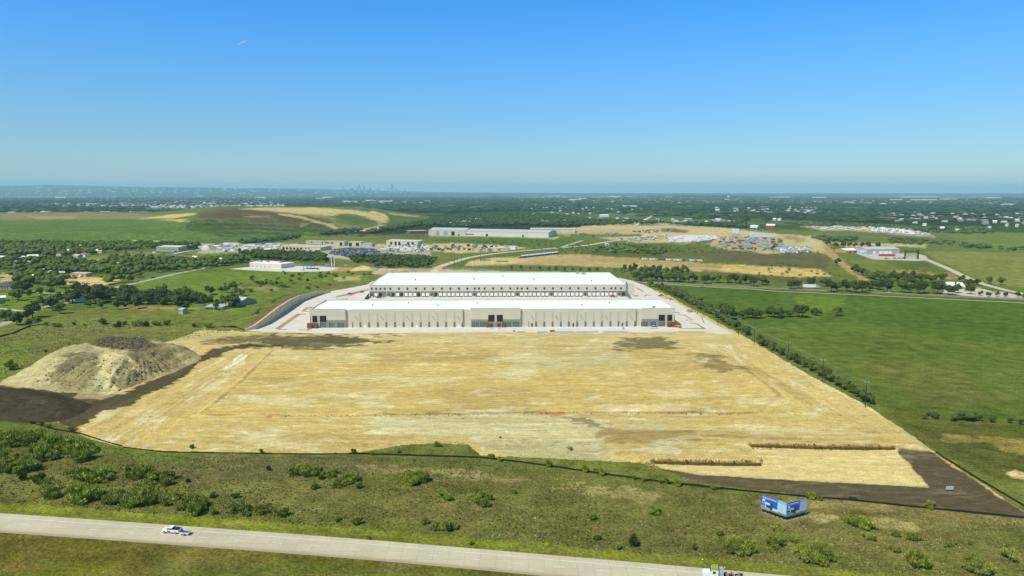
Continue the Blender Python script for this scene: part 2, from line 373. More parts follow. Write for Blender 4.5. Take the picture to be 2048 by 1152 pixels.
# --- left
Zf(([(-900,486),(480,482),(640,486),(660,530),(480,545),(400,560),(300,600),(0,640),(-900,640)],S(92,118,50),0,4,4,1))
Zf(([(-900,470),(520,470),(640,466),(560,482),(300,492),(-900,494)],S(88,116,60),0,4,3,1))
Zf(([(160,513),(240,508),(340,514),(330,528),(200,524),(150,520)],S(128,146,60),0,2,2,.9))
Zf(([(240,505),(300,507),(360,515),(420,520),(400,530),(300,520)],S(124,138,72),0,2,3,.8))
Zf(([(370,500),(420,505),(470,510),(440,522),(390,516)],S(120,132,78),0,2,3,.8))
Zf(([(0,585),(140,575),(210,582),(190,600),(130,610),(100,620),(0,625),(-300,650),(-300,600)],S(108,138,50),0,3,3,1))
Zf(([(260,563),(360,549),(470,540),(640,542),(740,550),(735,568),(640,585),(560,610),(500,655),(400,650),(260,592)],S(110,136,56),0,3,3,1))
Zf(([(430,575),(560,560),(640,566),(640,580),(560,592),(470,590)],S(100,120,58),0,4,6,.6))
Zf(([(470,575),(520,572),(560,578),(540,585),(480,582)],S(188,168,120),0,2,8,.4))
Zf(([(-600,670),(60,640),(200,628),(400,622),(500,630),(520,640),(490,662),(330,690),(200,700),(0,770),(-600,900)],S(116,128,66),0,5,5,1))
Zf(([(60,640),(200,632),(380,628),(500,640),(400,655),(200,652)],S(112,128,62),0,4,6,.8))
Zf(([(0,680),(200,650),(400,652),(330,690),(200,690),(0,720)],S(124,126,76),0,8,12,.6))
Zf(([(0,690),(60,680),(60,740),(0,755),(-60,760)],S(112,136,56),0,6,8,.7))
Zf(([(525,536),(560,530),(660,533),(760,536),(760,545),(660,542),(640,546),(520,545)],S(206,196,160),0,2,1,.0))
Zf(([(640,540),(690,536),(720,536),(715,543),(650,546)],S(196,160,110),0,2,3,.85))
Zf(([(672,555),(720,551),(716,560),(680,564)],S(206,186,140),0,2,5,.7))
Zf(([(630,565),(700,562),(720,566),(660,578),(640,580)],S(112,106,78),0,2,3,.8))
Zf(([(740,536),(860,538),(1000,541),(1000,548),(745,549)],S(204,192,160),0,2,2,.9))
Zf(([(800,541),(850,540),(900,545),(880,548),(800,546)],S(160,132,90),0,2,3,.6))
# auction yards and lorry yards (gravel)
Zf(([(655,492),(760,488),(845,490),(862,500),(860,514),(820,520),(700,520),(640,512),(560,505),(460,505),(395,506),(400,494),(470,486),(560,486)],S(188,182,158),0,2,2,.95))
Zf(([(838,488),(900,486),(1030,492),(1060,497),(1020,502),(920,506),(860,502)],S(212,190,150),0,2,2,.95))
Zf(([(1030,497),(1080,497),(1110,502),(1060,506),(960,512),(1000,504)],S(92,116,56),0,2,2,.8))
Zf(([(128,556),(155,552),(236,556),(242,562),(214,570),(190,573),(135,568)],S(222,194,150),0,1,1,.95))
Zf(([(0,545),(40,547),(30,560),(0,566)],S(206,188,150),0,2,2,.8))
Zf(([(230,614),(330,614),(400,617),(300,620),(240,618)],S(190,164,110),0,2,4,.6))
Zf(([(0,516),(40,516),(60,522),(20,530),(0,526)],S(180,170,140),0,2,2,.8))
Zf(([(400,488),(470,485),(480,490),(420,494)],S(196,184,150),0,2,2,.8))
# --- foreground
FG=[(-900,900),(0,832),(110,850),(190,880),(330,900),(720,906),(960,914),(1100,932),(1340,968),(1620,996),(2048,1036),(3000,1080),(3000,2400),(-900,2400)]
Zf((FG,S(106,112,58),0,3,2,1))
Zf(([(-300,850),(0,836),(180,884),(330,903),(700,910),(700,930),(400,940),(200,900),(0,862)],S(100,124,52),0,8,8,.9))
Zf(([(700,910),(960,916),(1340,968),(1500,985),(1480,1000),(1100,950),(800,930)],S(96,112,54),0,8,10,.8))
Zf(([(280,925),(420,915),(620,918),(760,930),(700,950),(560,955),(380,968),(330,960)],S(104,102,74),0,10,24,.8))
Zf(([(400,960),(600,962),(700,990),(640,1020),(460,1000)],S(130,128,80),0,14,24,.55))
Zf(([(0,940),(120,950),(200,1000),(60,1010),(0,990)],S(132,134,84),0,10,18,.6))
Zf(([(800,990),(1000,1000),(1100,1040),(900,1050),(780,1020)],S(124,126,74),0,12,24,.6))
Zf(([(1180,960),(1340,975),(1600,1020),(1700,1080),(1500,1100),(1200,1040)],S(122,122,74),0,14,26,.5))
Zf(([(1600,1010),(2100,1060),(2100,1140),(1700,1120),(1500,1080)],S(118,120,70),0,14,30,.5))
for q in [((905,946),(1000,952),(1060,960),(1010,966),(920,956)),((1120,962),(1165,966),(1160,976),(1115,972)),((1175,972),(1215,976),(1200,986),(1170,982)),((1235,980),(1310,994),(1300,1002),(1230,990)),((730,936),(960,944),(960,950),(740,944))]:
    Zf((list(q),S(196,184,138),0,4,16,.42))
for q in [((1600,1026),(1680,1032),(1690,1046),(1640,1044)),((1740,1040),(1820,1048),(1810,1058),(1750,1054)),((1620,1040),(1650,1042),(1646,1062),(1636,1060))]:
    Zf((list(q),S(200,188,142),0,4,18,.5))
Zf(([(1500,1000),(1700,1003),(2048,1040),(2048,1050),(1700,1016),(1520,1008)],S(188,172,120),0,3,9,.4))
# mown verges
Zf((offp(HW_T,-22)+[(2600,1330),(-420,1060)],BRIGHT,0,5,4,.9))
Zf((offp(HW_T,-9)+[(2600,1330),(-420,1060)],S(120,130,46),0,5,4,.8))
Zf((offp(HW_B,2)+[(2600,2400),(-900,2400)],S(108,106,44),0,3,2,1))
Zf(([(300,1115),(700,1124),(1050,1155),(1300,1200),(1100,1400),(200,1400)],S(100,112,46),0,16,16,.8))
Zf(([(-200,1120),(80,1115),(260,1150),(200,1300),(-300,1300)],S(118,122,46),0,16,20,.8))
Zf(([(0,1120),(60,1118),(90,1145),(10,1150)],S(134,108,48),0,10,16,.6))

def grow(a,b,s):
    o=[]; v=a
    while v<b: o.append(v); v+=s
    return o
rows=grow(387.5,400,.5)+grow(400,470,1.)+grow(470,1170,2.)+[1175,1185,1200,1225,1260,1310,1400,1550,1800,2300,3400]
cols=[-5200,-3200,-2000,-1300,-900,-600,-400,-280,-200,-150,-110,-80]+grow(-60,2110,3.)+[2140,2180,2240,2320,2440,2600,2900,3400,4200,5400]
CO,RO=np.meshgrid(np.array(cols,float),np.array(rows,float))
px,py=CO.ravel(),RO.ravel(); wx,wy=Pn(px,py)
col=np.tile(np.array([*GRASS,0.]),(len(px),1))
paint(px,py,wx,wy,col,Z)
# fields, woods and roofs of the far plain, from noises that live on the ground
far=(py<452)
def blend(mask,c,a,w):
    w=np.where(mask,w,0)[:,None]; cc=np.array([*c,a]); col[:]=col*(1-w)+cc*w
f1=fbm(wx/900.,wy/1300.,11,4); blend(far,S(96,122,66),.2,np.clip((f1-.56)*9,0,.75)*np.clip((442-py)/12,0,1))
f2=fbm(wx/420.,wy/700.,17,4); blend(far,S(30,58,32),1,np.clip((f2-.52)*8,0,.7))
f3=fbm(wx/2500.,wy/3000.,23,3); f4=vn(wx/60.,wy/90.,5); f5=vn(wx/160.,wy/260.,6)
blend(py<420,S(200,200,188),0,np.clip((f3-.47)*5,0,1)*np.clip((f4-.80)*8,0,1)*np.clip((f5-.5)*4,0,1)*.9)
f6=vn(wx/400.,wy/900.,31); blend(py<398,S(205,205,200),0,np.clip((f6-.80)*8,0,1)*np.clip((f3-.42)*6,0,1)*.7)
blend(far&(py>404),S(190,180,150),0,np.clip((fbm(wx/120.,wy/220.,41,2)-.74)*12,0,1)*.6)
nr,nc=len(rows),len(cols); I=np.arange(nr*nc).reshape(nr,nc)
F=np.stack([I[1:,:-1].ravel(),I[1:,1:].ravel(),I[:-1,1:].ravel(),I[:-1,:-1].ravel()],1)
dryness=np.full(len(px),.35); dryness[inpoly(px,py,FG)]=np.clip(.62+.5*(px[inpoly(px,py,FG)]-300)/1200.,.5,1.); dryness[(py>520)&(px>1290)&(px<2700)&(py<835)&(py>566)]=.0
dryness[inpoly(px,py,[(-600,670),(60,640),(200,628),(520,640),(490,662),(200,700),(0,770),(-600,900)])]=.6
dryness[py<500]=.15
tag(mesh_np('ground',np.stack([wx,wy,np.zeros_like(wx)],1),F,GRASSM,col,flow=dryness),kind='structure')

def grid_patch(name, poly, step, mat, base, zones, zf, colr=None, rough=0, fm=None, **kw):
    """a piece of land cut out along an outline; zf gives the height over the level ground"""
    xs=[p[0] for p in poly]; ys=[p[1] for p in poly]
    sx,sy=step
    cc=np.arange(min(xs)-sx,max(xs)+2*sx,sx); rr=np.arange(min(ys)-sy,max(ys)+2*sy,sy)
    CO,RO=np.meshgrid(cc,rr); px,py=CO.ravel(),RO.ravel(); X,Y=Pn(px,py)
    d=sdist(px,py,poly)
    if rough: d=d+(fbm(X*.15,Y*.15,9)-.5)*2*rough
    Zs=zf(px,py,X,Y,d)
    qx,qy=proj(X,Y,Zs)
    col=np.tile(np.array([*base[:3],base[3] if len(base)>3 else 0.]),(len(px),1))
    paint(qx,qy,X,Y,col,zones)
    nr,nc=len(rr),len(cc); I=np.arange(nr*nc).reshape(nr,nc)
    F=np.stack([I[1:,:-1].ravel(),I[1:,1:].ravel(),I[:-1,1:].ravel(),I[:-1,:-1].ravel()],1)
    keep=(d[F]>0).sum(1)>=3; F=F[keep]
    fw=fm(px,py) if fm else None
    used=np.unique(F); remap=-np.ones(len(px),int); remap[used]=np.arange(len(used))
    return mesh_np(name,np.stack([X,Y,Zs],1)[used],remap[F],mat,col[used],smooth=True,flow=(fw[used] if fm else None),**kw)
def sheet(name, poly, z, mat, bases=None):
    """flat outline -> thin sheet (triangulated)"""
    W=[P(x,y) for x,y in poly]; vs=[Vector((w.x,w.y)) for w in W]
    n=len(vs); r=delaunay_2d_cdt(vs,[(i,(i+1)%n) for i in range(n)],[],1,1e-4)
    return mesh_np(name,[(v.x,v.y,z) for v in r[0]],[tuple(f) for f in r[2]],mat)
def smooth01(t): t=np.clip(t,0,1); return t*t*(3-2*t)

# ------------------------------------------------------------------ graded building site
DIRT=[(-60,836),(0,838),(110,843),(150,862),(180,880),(245,895),(330,903),(480,905),(640,908),(720,905),(790,893),(870,887),(935,889),(960,912),(1150,920),(1290,928),(1400,965),(1520,982),(1700,999),(1900,1020),(2060,1036),(2050,1024),(1960,965),(1870,905),(1800,855),(1740,815),(1640,762),(1560,715),(1480,668),(1400,626),(1340,592),(1300,575),(1285,590),(1285,661),(500,663),(470,661),(400,659),(370,672),(320,688),(250,696),(120,700),(0,765),(-60,775)]
PAD=[(545,701),(1430,701),(1500,745),(1560,790),(1520,826),(1150,824),(760,830),(395,831)]
PIT=[(1498,893),(1640,897),(1790,898),(1800,912),(1858,974),(1700,966),(1500,955),(1400,950),(1322,936),(1300,926),(1400,929),(1522,931),(1524,920),(1505,903)]
DZ=[]
Df=DZ.append
GOLD=S(212,185,120); 
Df(([(500,664),(1470,664),(1520,700),(540,700),(400,715)],S(212,188,128),.9,6,8,.9))
Df((PAD,S(212,183,114),.8,4,3,1))
Df(([(395,831),(760,830),(1150,824),(1520,826),(1700,850),(1850,890),(1290,928),(960,912),(480,905),(245,895),(150,862),(300,800)],S(212,184,118),.9,5,8,.9))
Df(([(300,780),(600,700),(540,700),(420,800),(250,890),(160,860)],S(208,180,118),.8,10,10,.6))
# pale clay and grey lime
Df(([(725,835),(1000,828),(1180,830),(1210,850),(1200,885),(1000,893),(960,880),(760,868)],S(212,202,156),.5,16,26,.72))
Df(([(960,888),(1150,880),(1210,890),(1220,922),(1010,915)],S(184,176,138),.4,12,22,.7))
Df(([(440,740),(480,710),(495,709),(490,722),(455,738)],S(232,224,190),0,3,4,1))
for q in [((545,702),(620,703),(640,722),(540,722)),((690,705),(760,704),(730,725),(660,720)),((1000,700),(1120,702),(1130,740),(1020,735)),((1120,705),(1270,702),(1260,730),(1150,735)),((840,700),(900,704),(880,718),(830,712)),((1240,845),(1330,848),(1320,858),(1260,856))]:
    Df((list(q),S(202,196,154),.6,10,22,.5))
for q in [((650,760),(880,758),(880,766),(700,770)),((660,808),(780,806),(790,820),(640,818)),((1215,808),(1380,806),(1370,820),(1200,818)),((500,800),(560,796),(620,804),(520,816)),((720,795),(770,790),(760,802),(720,806)),((980,745),(1060,742),(1050,758),(990,758)),((1300,780),(1400,776),(1400,796),(1330,794)),((1480,800),(1560,806),(1550,815),(1490,812)),((560,880),(620,884),(620,892),(570,890)),((500,872),(560,868),(540,884),(500,884)),((260,830),(330,820),(340,850),(270,855)),((400,770),(440,760),(440,775),(405,785)),((1600,740),(1660,760),(1700,790),(1650,775)),((1480,850),(1600,860),(1740,868),(1640,872),(1500,862))]:
    Df((list(q),S(232,216,166),.4,8,22,.55))
# brown, worked ground
Df(([(700,700),(1010,700),(1000,725),(760,728)],S(186,160,104),.6,8,16,.7))
Df(([(880,780),(1060,775),(1060,815),(880,812)],S(190,162,102),.5,12,20,.6))
Df(([(1240,700),(1430,700),(1480,745),(1330,740)],S(198,170,108),.6,8,16,.6))
Df(([(1190,862),(1390,864),(1402,880),(1280,884),(1190,878)],S(168,142,92),.3,4,10,.85))
Df(([(560,870),(840,868),(830,882),(560,880)],S(188,160,106),.3,5,10,.6))
Df(([(1400,866),(1700,868),(1840,885),(1600,892),(1410,884)],S(194,168,108),.3,5,8,.7))
# haul-road ruts and darker lines along the pad edges, painted shadow at the pit lip
def rut_or_shade_line(pts,w,c,st):
    for a,b in zip(pts[:-1],pts[1:]): Df(([(a[0],a[1]-w),(b[0],b[1]-w),(b[0],b[1]+w),(a[0],a[1]+w)] if abs(b[0]-a[0])>abs(b[1]-a[1]) else [(a[0]-w*1.6,a[1]),(a[0]+w*1.6,a[1]),(b[0]+w*1.6,b[1]),(b[0]-w*1.6,b[1])],c,.2,1.5,3,st))
RU=S(172,144,88); RL=S(232,212,158)
for o_ in (0,9,17): rut_or_shade_line([(1440-o_,690),(1500-o_,728),(1580-o_,775),(1680-o_*1.3,830),(1760-o_*1.3,868)],1.3,RU,.5)
for o_ in (0,12,26): rut_or_shade_line([(505+o_,690),(440+o_,735),(360+o_,790),(290+o_,835),(250+o_,870)],1.4,RU,.45)
rut_or_shade_line([(1660,762),(1600,738),(1540,712)],2.5,RL,.6); rut_or_shade_line([(1700,790),(1800,855),(1850,890)],2.,RL,.6)
for y_ in (836,843,856,875,884): rut_or_shade_line([(400,y_),(700,y_+2),(1000,y_),(1300,y_+1)],.9,RU,.3)
for y_ in (686,692): rut_or_shade_line([(560,y_),(900,y_),(1400,y_)],.9,RU,.45)
rut_or_shade_line([(395,831),(430,806),(480,765),(545,701)],1.6,S(160,134,80),.8); rut_or_shade_line([(545,700.5),(900,700.5),(1430,700.5)],.9,S(160,134,80),.6); rut_or_shade_line([(1430,701),(1500,745),(1560,790)],1.4,S(160,134,80),.5)
rut_or_shade_line([(395,830),(760,829),(1150,823.5),(1520,826)],1.3,S(140,112,66),.75)
for q in (((1500,888),(1600,890),(1790,892)),): rut_or_shade_line(list(q),1.2,S(120,98,58),.8)  # shadow line along the pit's back lip, painted in dark brown
for k_ in range(9): rut_or_shade_line([(1330+k_*4,935+k_),(1500+k_*2,948+k_*2.2),(1700,960+k_*1.2)],.7,S(206,180,120),.3)
# dark topsoil
DK=S(94,82,58)
Df(([(400,672),(500,668),(680,671),(720,676),(800,680),(760,690),(640,697),(540,690),(420,684)],DK,.3,7,26,.8))
Df(([(500,668),(690,670),(730,685),(650,694),(520,686)],DK,.0,3,10,.6))
Df(([(1240,672),(1320,672),(1360,690),(1350,699),(1235,699)],DK,.3,6,24,.75))
Df(([(1380,701),(1430,701),(1480,735),(1440,742),(1400,720)],S(124,104,68),.3,6,20,.7))
Df(([(1130,835),(1185,838),(1200,852),(1150,846)],S(120,106,80),.0,3,12,.7))
Df(([(-60,770),(0,772),(200,790),(250,785),(330,752),(420,700),(470,690),(560,692),(470,700),(420,716),(350,762),(260,812),(200,826),(150,868),(110,845),(-60,840)],S(74,64,50),.0,4,8,.94))
Df(([(130,838),(160,828),(170,870),(155,870)],S(100,88,66),.0,4,10,.6))
Df(([(160,786),(235,790),(205,800),(150,796)],S(186,164,118),.0,2,5,.8))
Df(([(400,660),(470,663),(500,668),(430,676),(360,684),(320,690),(360,672)],S(206,184,124),.4,3,6,.9))
for q in [((525,828),(555,828),(545,838),(530,838)),((676,829),(706,829),(700,834)),((1070,825),(1130,823),(1125,832),(1090,832))]:
    Df((list(q),S(202,134,88),.0,3,5,.8))
# lower edge of the site: dark stony slope and the topsoil apron by the dark fence
Df(([(1290,926),(1400,930),(1500,955),(1700,966),(1858,976),(1800,912),(1735,903),(1760,898),(1860,903),(1960,965),(2070,1040),(1700,1002),(1400,968)],S(88,77,62),.1,3,5,.95))
Df(([(1330,936),(1500,960),(1700,985),(1700,992),(1500,972),(1360,950)],S(112,98,72),.1,4,10,.5))
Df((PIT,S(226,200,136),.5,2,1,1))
Df(([(1720,905),(1800,912),(1858,974),(1830,970),(1760,925)],S(220,196,136),.2,2,6,.5))
Df(([(1498,887),(1560,889),(1640,892),(1790,894),(1700,898),(1640,896.5),(1505,893)],S(112,92,54),.0,1,1,.95))  # dark soil layer with the shadow below the lip painted into its colour
Df(([(1300,919),(1400,920),(1522,921),(1522,926),(1400,925),(1310,924)],S(120,98,58),.0,1,1.5,.95))  # terrace edge: dark soil and painted shade in one stripe
Df(([(1400,868),(1500,872),(1600,876),(1600,880),(1500,878),(1400,874)],S(150,124,74),0,3,5,.5))
LIFT=[(1180,855),(1880,855),(1868,899),(1795,902),(1498,898),(1530,925),(1522,936),(1296,932),(1200,922)]
def dirt_z(px,py,X,Y,d):
    z=.04+.5*smooth01(d/14.)*(fbm(X*.06,Y*.12,12)-.2)*np.clip((d-2)/20.,0,1)
    z=z*smooth01((py-668)/12.)
    z=z+.7*smooth01(sdist(px,py,PAD)/5.+.5)
    zone=smooth01(.5+sdist(px,py,LIFT)/8.)*smooth01((px-1180)/60.)*smooth01((py-862)/14.)*smooth01(d/16.)
    z=z+zone*1.9
    pit=smooth01(sdist(px,py,PIT)/2.2+.5)
    z=z*(1-pit)+.06*pit
    # spoil ridges and ruts
    z=z+(.25*(vn(X*.02,Y*.5,21)-.5)+.35*(fbm(X*.08,Y*.3,25,4)-.5))*np.clip(d/20,0,1)*smooth01((py-672)/20.)
    z=np.where(py<668,.03,z)
    return np.maximum(z,.03)
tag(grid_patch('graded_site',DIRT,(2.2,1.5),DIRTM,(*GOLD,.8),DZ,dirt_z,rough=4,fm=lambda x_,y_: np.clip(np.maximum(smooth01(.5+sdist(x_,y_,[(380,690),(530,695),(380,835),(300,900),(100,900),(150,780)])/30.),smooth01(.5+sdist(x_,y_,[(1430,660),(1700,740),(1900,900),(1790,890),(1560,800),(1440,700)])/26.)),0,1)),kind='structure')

# ------------------------------------------------------------------ concrete apron, roads
def conc_mat(name, c, slab=5., var=.08, stain=.5):
    m,nt,b=nodes(name,.9,.2); pos=wpos(nt)
    bn=nt.nodes.new('ShaderNodeTexBrick'); bn.inputs['Scale'].default_value=1; bn.inputs['Brick Width'].default_value=slab; bn.inputs['Row Height'].default_value=slab
    bn.inputs['Mortar Size'].default_value=.035; bn.offset=0; bn.inputs['Color1'].default_value=(1,1,1,1); bn.inputs['Color2'].default_value=(.93,.93,.92,1); bn.inputs['Mortar'].default_value=(.6,.58,.54,1)
    nt.links.new(pos,bn.inputs['Vector'])
    k=nmath(nt,'MULTIPLY',nramp(nt,nnoise(nt,.05,5,pos,.6),.3,.7,1-var,1+var*.6),nramp(nt,nnoise(nt,.8,4,pos,.7),.3,.7,.95,1.04))
    rgb=nt.nodes.new('ShaderNodeRGB'); rgb.outputs[0].default_value=(*c,1)
    cc=nmix(nt,1.,rgb.outputs[0],bn.outputs['Color'],'MULTIPLY')
    cc=nmix(nt,nramp(nt,nnoise(nt,.22,5,nmap(nt,pos,(.3,1,1)),.7),.55,.75,0,stain),cc,S(196,180,148))
    nt.links.new(nscale(nt,cc,k),b.inputs['Base Color']); return m
CONCM=conc_mat('concrete_slabs',S(232,226,210))
ROADM=conc_mat('road_concrete',S(212,203,170),4.6,.12,.35)
APRON=[(491,662),(575,665.5),(640,667.5),(1000,665),(1200,666),(1355,663.5),(1410,663.5),(1432,668),(1467,668.5),(1400,632),(1340,598),(1312,583),(1290,571),(1262,561),(1240,556),(766,557),(742,564),(735,569),(700,576),(660,583),(645,590),(600,605),(560,631),(520,655)]
APRON=[(x,y) for x,y in APRON]
tag(sheet('concrete_apron',APRON,.10,CONCM),kind='structure')
def ribbon(name, A, B, f0, f1, z, mat, dash=None, sub=12):
    """a strip between the two edges of a road, fractions f0..f1 of its width"""
    def dens(E):
        W=[P(*e) for e in E]; out=[]
        for i in range(len(W)-1):
            for k in range(sub):
                t=k/sub; p0=W[max(0,i-1)];p1=W[i];p2=W[i+1];p3=W[min(len(W)-1,i+2)]
                out.append(.5*((2*p1)+(p2-p0)*t+(2*p0-5*p1+4*p2-p3)*t*t+(3*p1-p0-3*p2+p3)*t**3))
        out.append(W[-1]); return out
    a,b=dens(A),dens(B); V=[];F=[]
    def pt(k,f): p=a[k].lerp(b[k],f); return (p.x,p.y,z)
    if not dash:
        for k in range(len(a)): V+= [pt(k,f0),pt(k,f1)]
        F=[(2*k+1,2*k+3,2*k+2,2*k) for k in range(len(a)-1)]
    else:
        on,per=dash; L=0; 
        for k in range(len(a)-1):
            p,q=Vector(pt(k,f0)),Vector(pt(k+1,f0)); p2,q2=Vector(pt(k,f1)),Vector(pt(k+1,f1)); l=(q-p).length; s=0
            while s<l:
                ph=(L+s)%per
                if ph<on:
                    e=min(l,s+on-ph); i=len(V)
                    V+=[p.lerp(q,s/l),p.lerp(q,e/l),p2.lerp(q2,e/l),p2.lerp(q2,s/l)]; F.append((i+3,i+2,i+1,i)); s=e+1e-3
                else: s+=per-ph
            L+=l
    return tag(mesh_np(name,V,F,mat),kind='structure')
ribbon('highway',HW_T,HW_B,0,1,.06,ROADM)
SHM=M('road_shoulder',S(176,166,138),.9,.12,.3)
PAINTW=M('road_paint',S(238,236,222),.7,.1,1.); PAINTY=M('yellow_road_paint',S(214,182,84),.7,.15,1.)
ribbon('highway_gravel_edge',HW_T,HW_B,.93,1.05,.08,SHM)
ribbon('edge_line',HW_T,HW_B,.220,.243,.09,PAINTW)
ribbon('lane_marking',HW_T,HW_B,.543,.563,.09,PAINTW,dash=(3.05,12.2))
ribbon('yellow_edge_line',HW_T,HW_B,.885,.90,.10,PAINTY)
def road(name, pts, w, mat, z=.05):
    """centre line pixels, width in metres"""
    W=[P(*e) for e in pts]; out=[]
    for i in range(len(W)-1):
        for k in range(6):
            t=k/6; p0=W[max(0,i-1)];p1=W[i];p2=W[i+1];p3=W[min(len(W)-1,i+2)]
            out.append(.5*((2*p1)+(p2-p0)*t+(2*p0-5*p1+4*p2-p3)*t*t+(3*p1-p0-3*p2+p3)*t**3))
    out.append(W[-1]); V=[];F=[]
    for k,p in enumerate(out):
        d=(out[min(k+1,len(out)-1)]-out[max(k-1,0)]); d.z=0; d.normalize(); n=Vector((-d.y,d.x,0))*w/2
        V+=[(p.x+n.x,p.y+n.y,z),(p.x-n.x,p.y-n.y,z)]
    F=[(2*k+1,2*k+3,2*k+2,2*k) for k in range(len(out)-1)]
    return tag(mesh_np(name,V,F,mat),kind='structure')
ASPH=M('pale_asphalt',S(140,137,124),.9,.12,.05); DUSTR=M('dusty_track',S(198,182,146),.95,.15,.05); TRACK=M('pale_track',S(206,196,166),.95,.12,.05)
road('back_road',[(-160,480),(40,488),(235,501.5),(365,511.5),(480,520),(560,525),(650,533),(760,536),(860,536.5),(920,536),(1020,543),(1130,552),(1270,562),(1400,570),(1560,577),(1740,584),(1900,592),(2150,604)],9,ASPH)
road('rear_driveway',[(1285,565),(1400,573),(1500,578),(1560,583),(1700,589),(2150,611)],3.4,M('pink_gravel',S(206,186,160),.95,.1,.1),.11)
road('hill_road',[(872,537),(895,528),(945,514),(1010,505),(1100,497),(1170,491),(1225,482),(1275,476),(1300,468)],12,TRACK,.08)
road('yard_track',[(1110,498),(1140,489),(1165,481)],8,DUSTR,.08)
road('field_track',[(1213,486),(1217,495),(1221,503)],9,TRACK,.08)
road('far_road',[(1270,451),(1282,444),(1300,434),(1313,426)],14,TRACK,.09)
road('village_road',[(-200,700),(-60,668),(0,650),(40,634),(75,619),(105,611),(145,602),(200,585),(240,573),(290,562),(350,548),(400,538),(440,528),(490,521)],8,M('village_asphalt',S(182,176,156),.9,.12,.1),.07)
road('farm_drive',[(-100,612),(0,617),(47,622),(80,617)],4,TRACK,.08)
road('garden_drive',[(65,583),(95,586),(135,587)],4,TRACK,.08)
road('side_street',[(345,508),(370,503),(384,501)],9,TRACK,.08)
road('concrete_drive',[(1826,509),(1850,518),(1895,537),(1950,562),(2010,580),(2080,593)],9,TRACK,.12)
road('shop_track',[(1718,506),(1740,513),(1780,519),(1830,520),(1850,518)],12,TRACK,.09)
tag(sheet('gravel_yard',[(1715,508),(1735,508),(1800,507),(1830,506),(1852,512),(1856,521),(1830,522),(1780,520),(1745,519)],.14,M('yard_gravel',S(200,196,178),.95,.1,.05)),kind='structure')
tag(sheet('shop_car_park',[(1884,588),(1890,580),(1925,578),(1960,576),(1985,583),(2010,584),(2040,592),(2048,597),(1960,594)],.13,M('car_park_concrete',S(208,198,176),.95,.1,.05)),kind='structure')
tag(sheet('store_forecourt',[(458,538),(500,534),(560,531),(640,533),(680,536),(665,541),(640,543),(600,544),(545,543),(490,540)],.13,CONCM),kind='structure')
# ================================================================== WAREHOUSES
WALL=M('cream_tilt_wall_panels',(.55,.52,.39),.85,.07,.12)
WALL2=M('cream_paint_lighter',(.60,.58,.46),.85,.04,.06)
LGREY=M('light_grey_paint',(.45,.43,.33),.85,.05,.2); DGREY=M('dark_grey_paint',(.155,.155,.12),.85,.08,.3); MGREY=M('mid_grey_paint',(.22,.235,.20),.85,.06,.2)
ROOFW=M('white_roof_membrane',(.80,.80,.76),.6,.08,.05,seam=3.0); COPING=M('bluish_white_coping',(.62,.66,.66),.6,.04,.2)
BLACKG=M('dark_opening',(.012,.012,.016),.3,.2,.5,spec=.5); GLASS=M('teal_office_glass',(.05,.10,.095),.12,.1,.3,spec=.8)
BROWN=M('brown_timber_cladding',(.20,.075,.035),.7,.2,.5); FRAME=M('aluminium_frame',(.35,.36,.34),.4,.05,1); DARKM=M('dark_metal',(.03,.03,.03),.5,.1,1)
WHITEM=M('white_door_paint',(.80,.80,.76),.5,.03,.5); STEELM=M('grey_steel',(.33,.33,.31),.5,.1,1.)
def frame_of(a,b):
    A=P(*a);B=P(*b); d=B-A; return A,math.atan2(d.y,d.x),d.length
# ---- front warehouse
A,rz,LEN=frame_of((620.3,655.8),(1349,653.2))
HW=14.4; DEP=50.0
fw=thing('warehouse','long cream warehouse with slotted front wall, nearest the bare building site','warehouse',A,rz)
u=LEN/(1349-620.3)
def X(px): return (px-620.3)*u
REC=1.6
segs=[('wing',620.3,691,-.0,14.9),('rec',691,703.3,REC,13.9),('long',703.3,923.9,.3,14.4),('rec',923.9,939.6,REC,13.9),('wing',939.6,1039.2,0,15.3),('rec',1039.2,1055,REC,13.9),('long',1055,1270.5,.3,14.4),('rec',1270.5,1282.7,REC,13.9),('wing',1282.7,1349,0,14.9)]
body=MB(); roof=MB(); cop=MB()
T=.35
for kind,a,b,y,h in segs:
    body.box(X(a),X(b),y,y+T,0,h)
    cop.box(X(a)-.02,X(b)+.02,y-.06,y+T+.06,h,h+.14)
# returns where the front steps back, side and rear walls
for kx,(k,a,b,y,h) in enumerate(segs[:-1]):
    y2=segs[kx+1][3]; lo,hi=min(y,y2),max(y,y2)
    if k=='rec': body.box(X(b),X(b)+T,lo+T,hi+T,0,segs[kx+1][4]-.01)
    else: body.box(X(b)-T,X(b),lo+T,hi+T,0,h-.01)
body.box(0,T,T,DEP,0,HW-.02); body.box(LEN-T,LEN,T,DEP,0,HW-.02); body.box(T,LEN-T,DEP-T,DEP,0,HW-.05)
body.build('wall',WALL,fw)
cop.box(-.05,T+.05,T+.1,DEP+.05,HW,HW+.12); cop.box(LEN-T-.05,LEN+.05,T+.1,DEP+.05,HW,HW+.12); cop.box(T+.06,LEN-T-.06,DEP-T-.05,DEP+.05,HW-.03,HW+.1)
cop.build('coping',COPING,fw)
roof.add([(T,REC+T+.01,13.3),(LEN-T,REC+T+.01,13.3),(LEN-T,DEP/2,13.8),(T,DEP/2,13.8),(LEN-T,DEP-T,13.3),(T,DEP-T,13.3)],[(0,1,2,3),(3,2,4,5)])
for k,a,b,y,h in segs:
    if y<REC: roof.box(X(a)+T+.01,X(b)-T-.01,y+T+.01,REC+T,13.0,13.3)
roof.build('roof',ROOFW,fw)
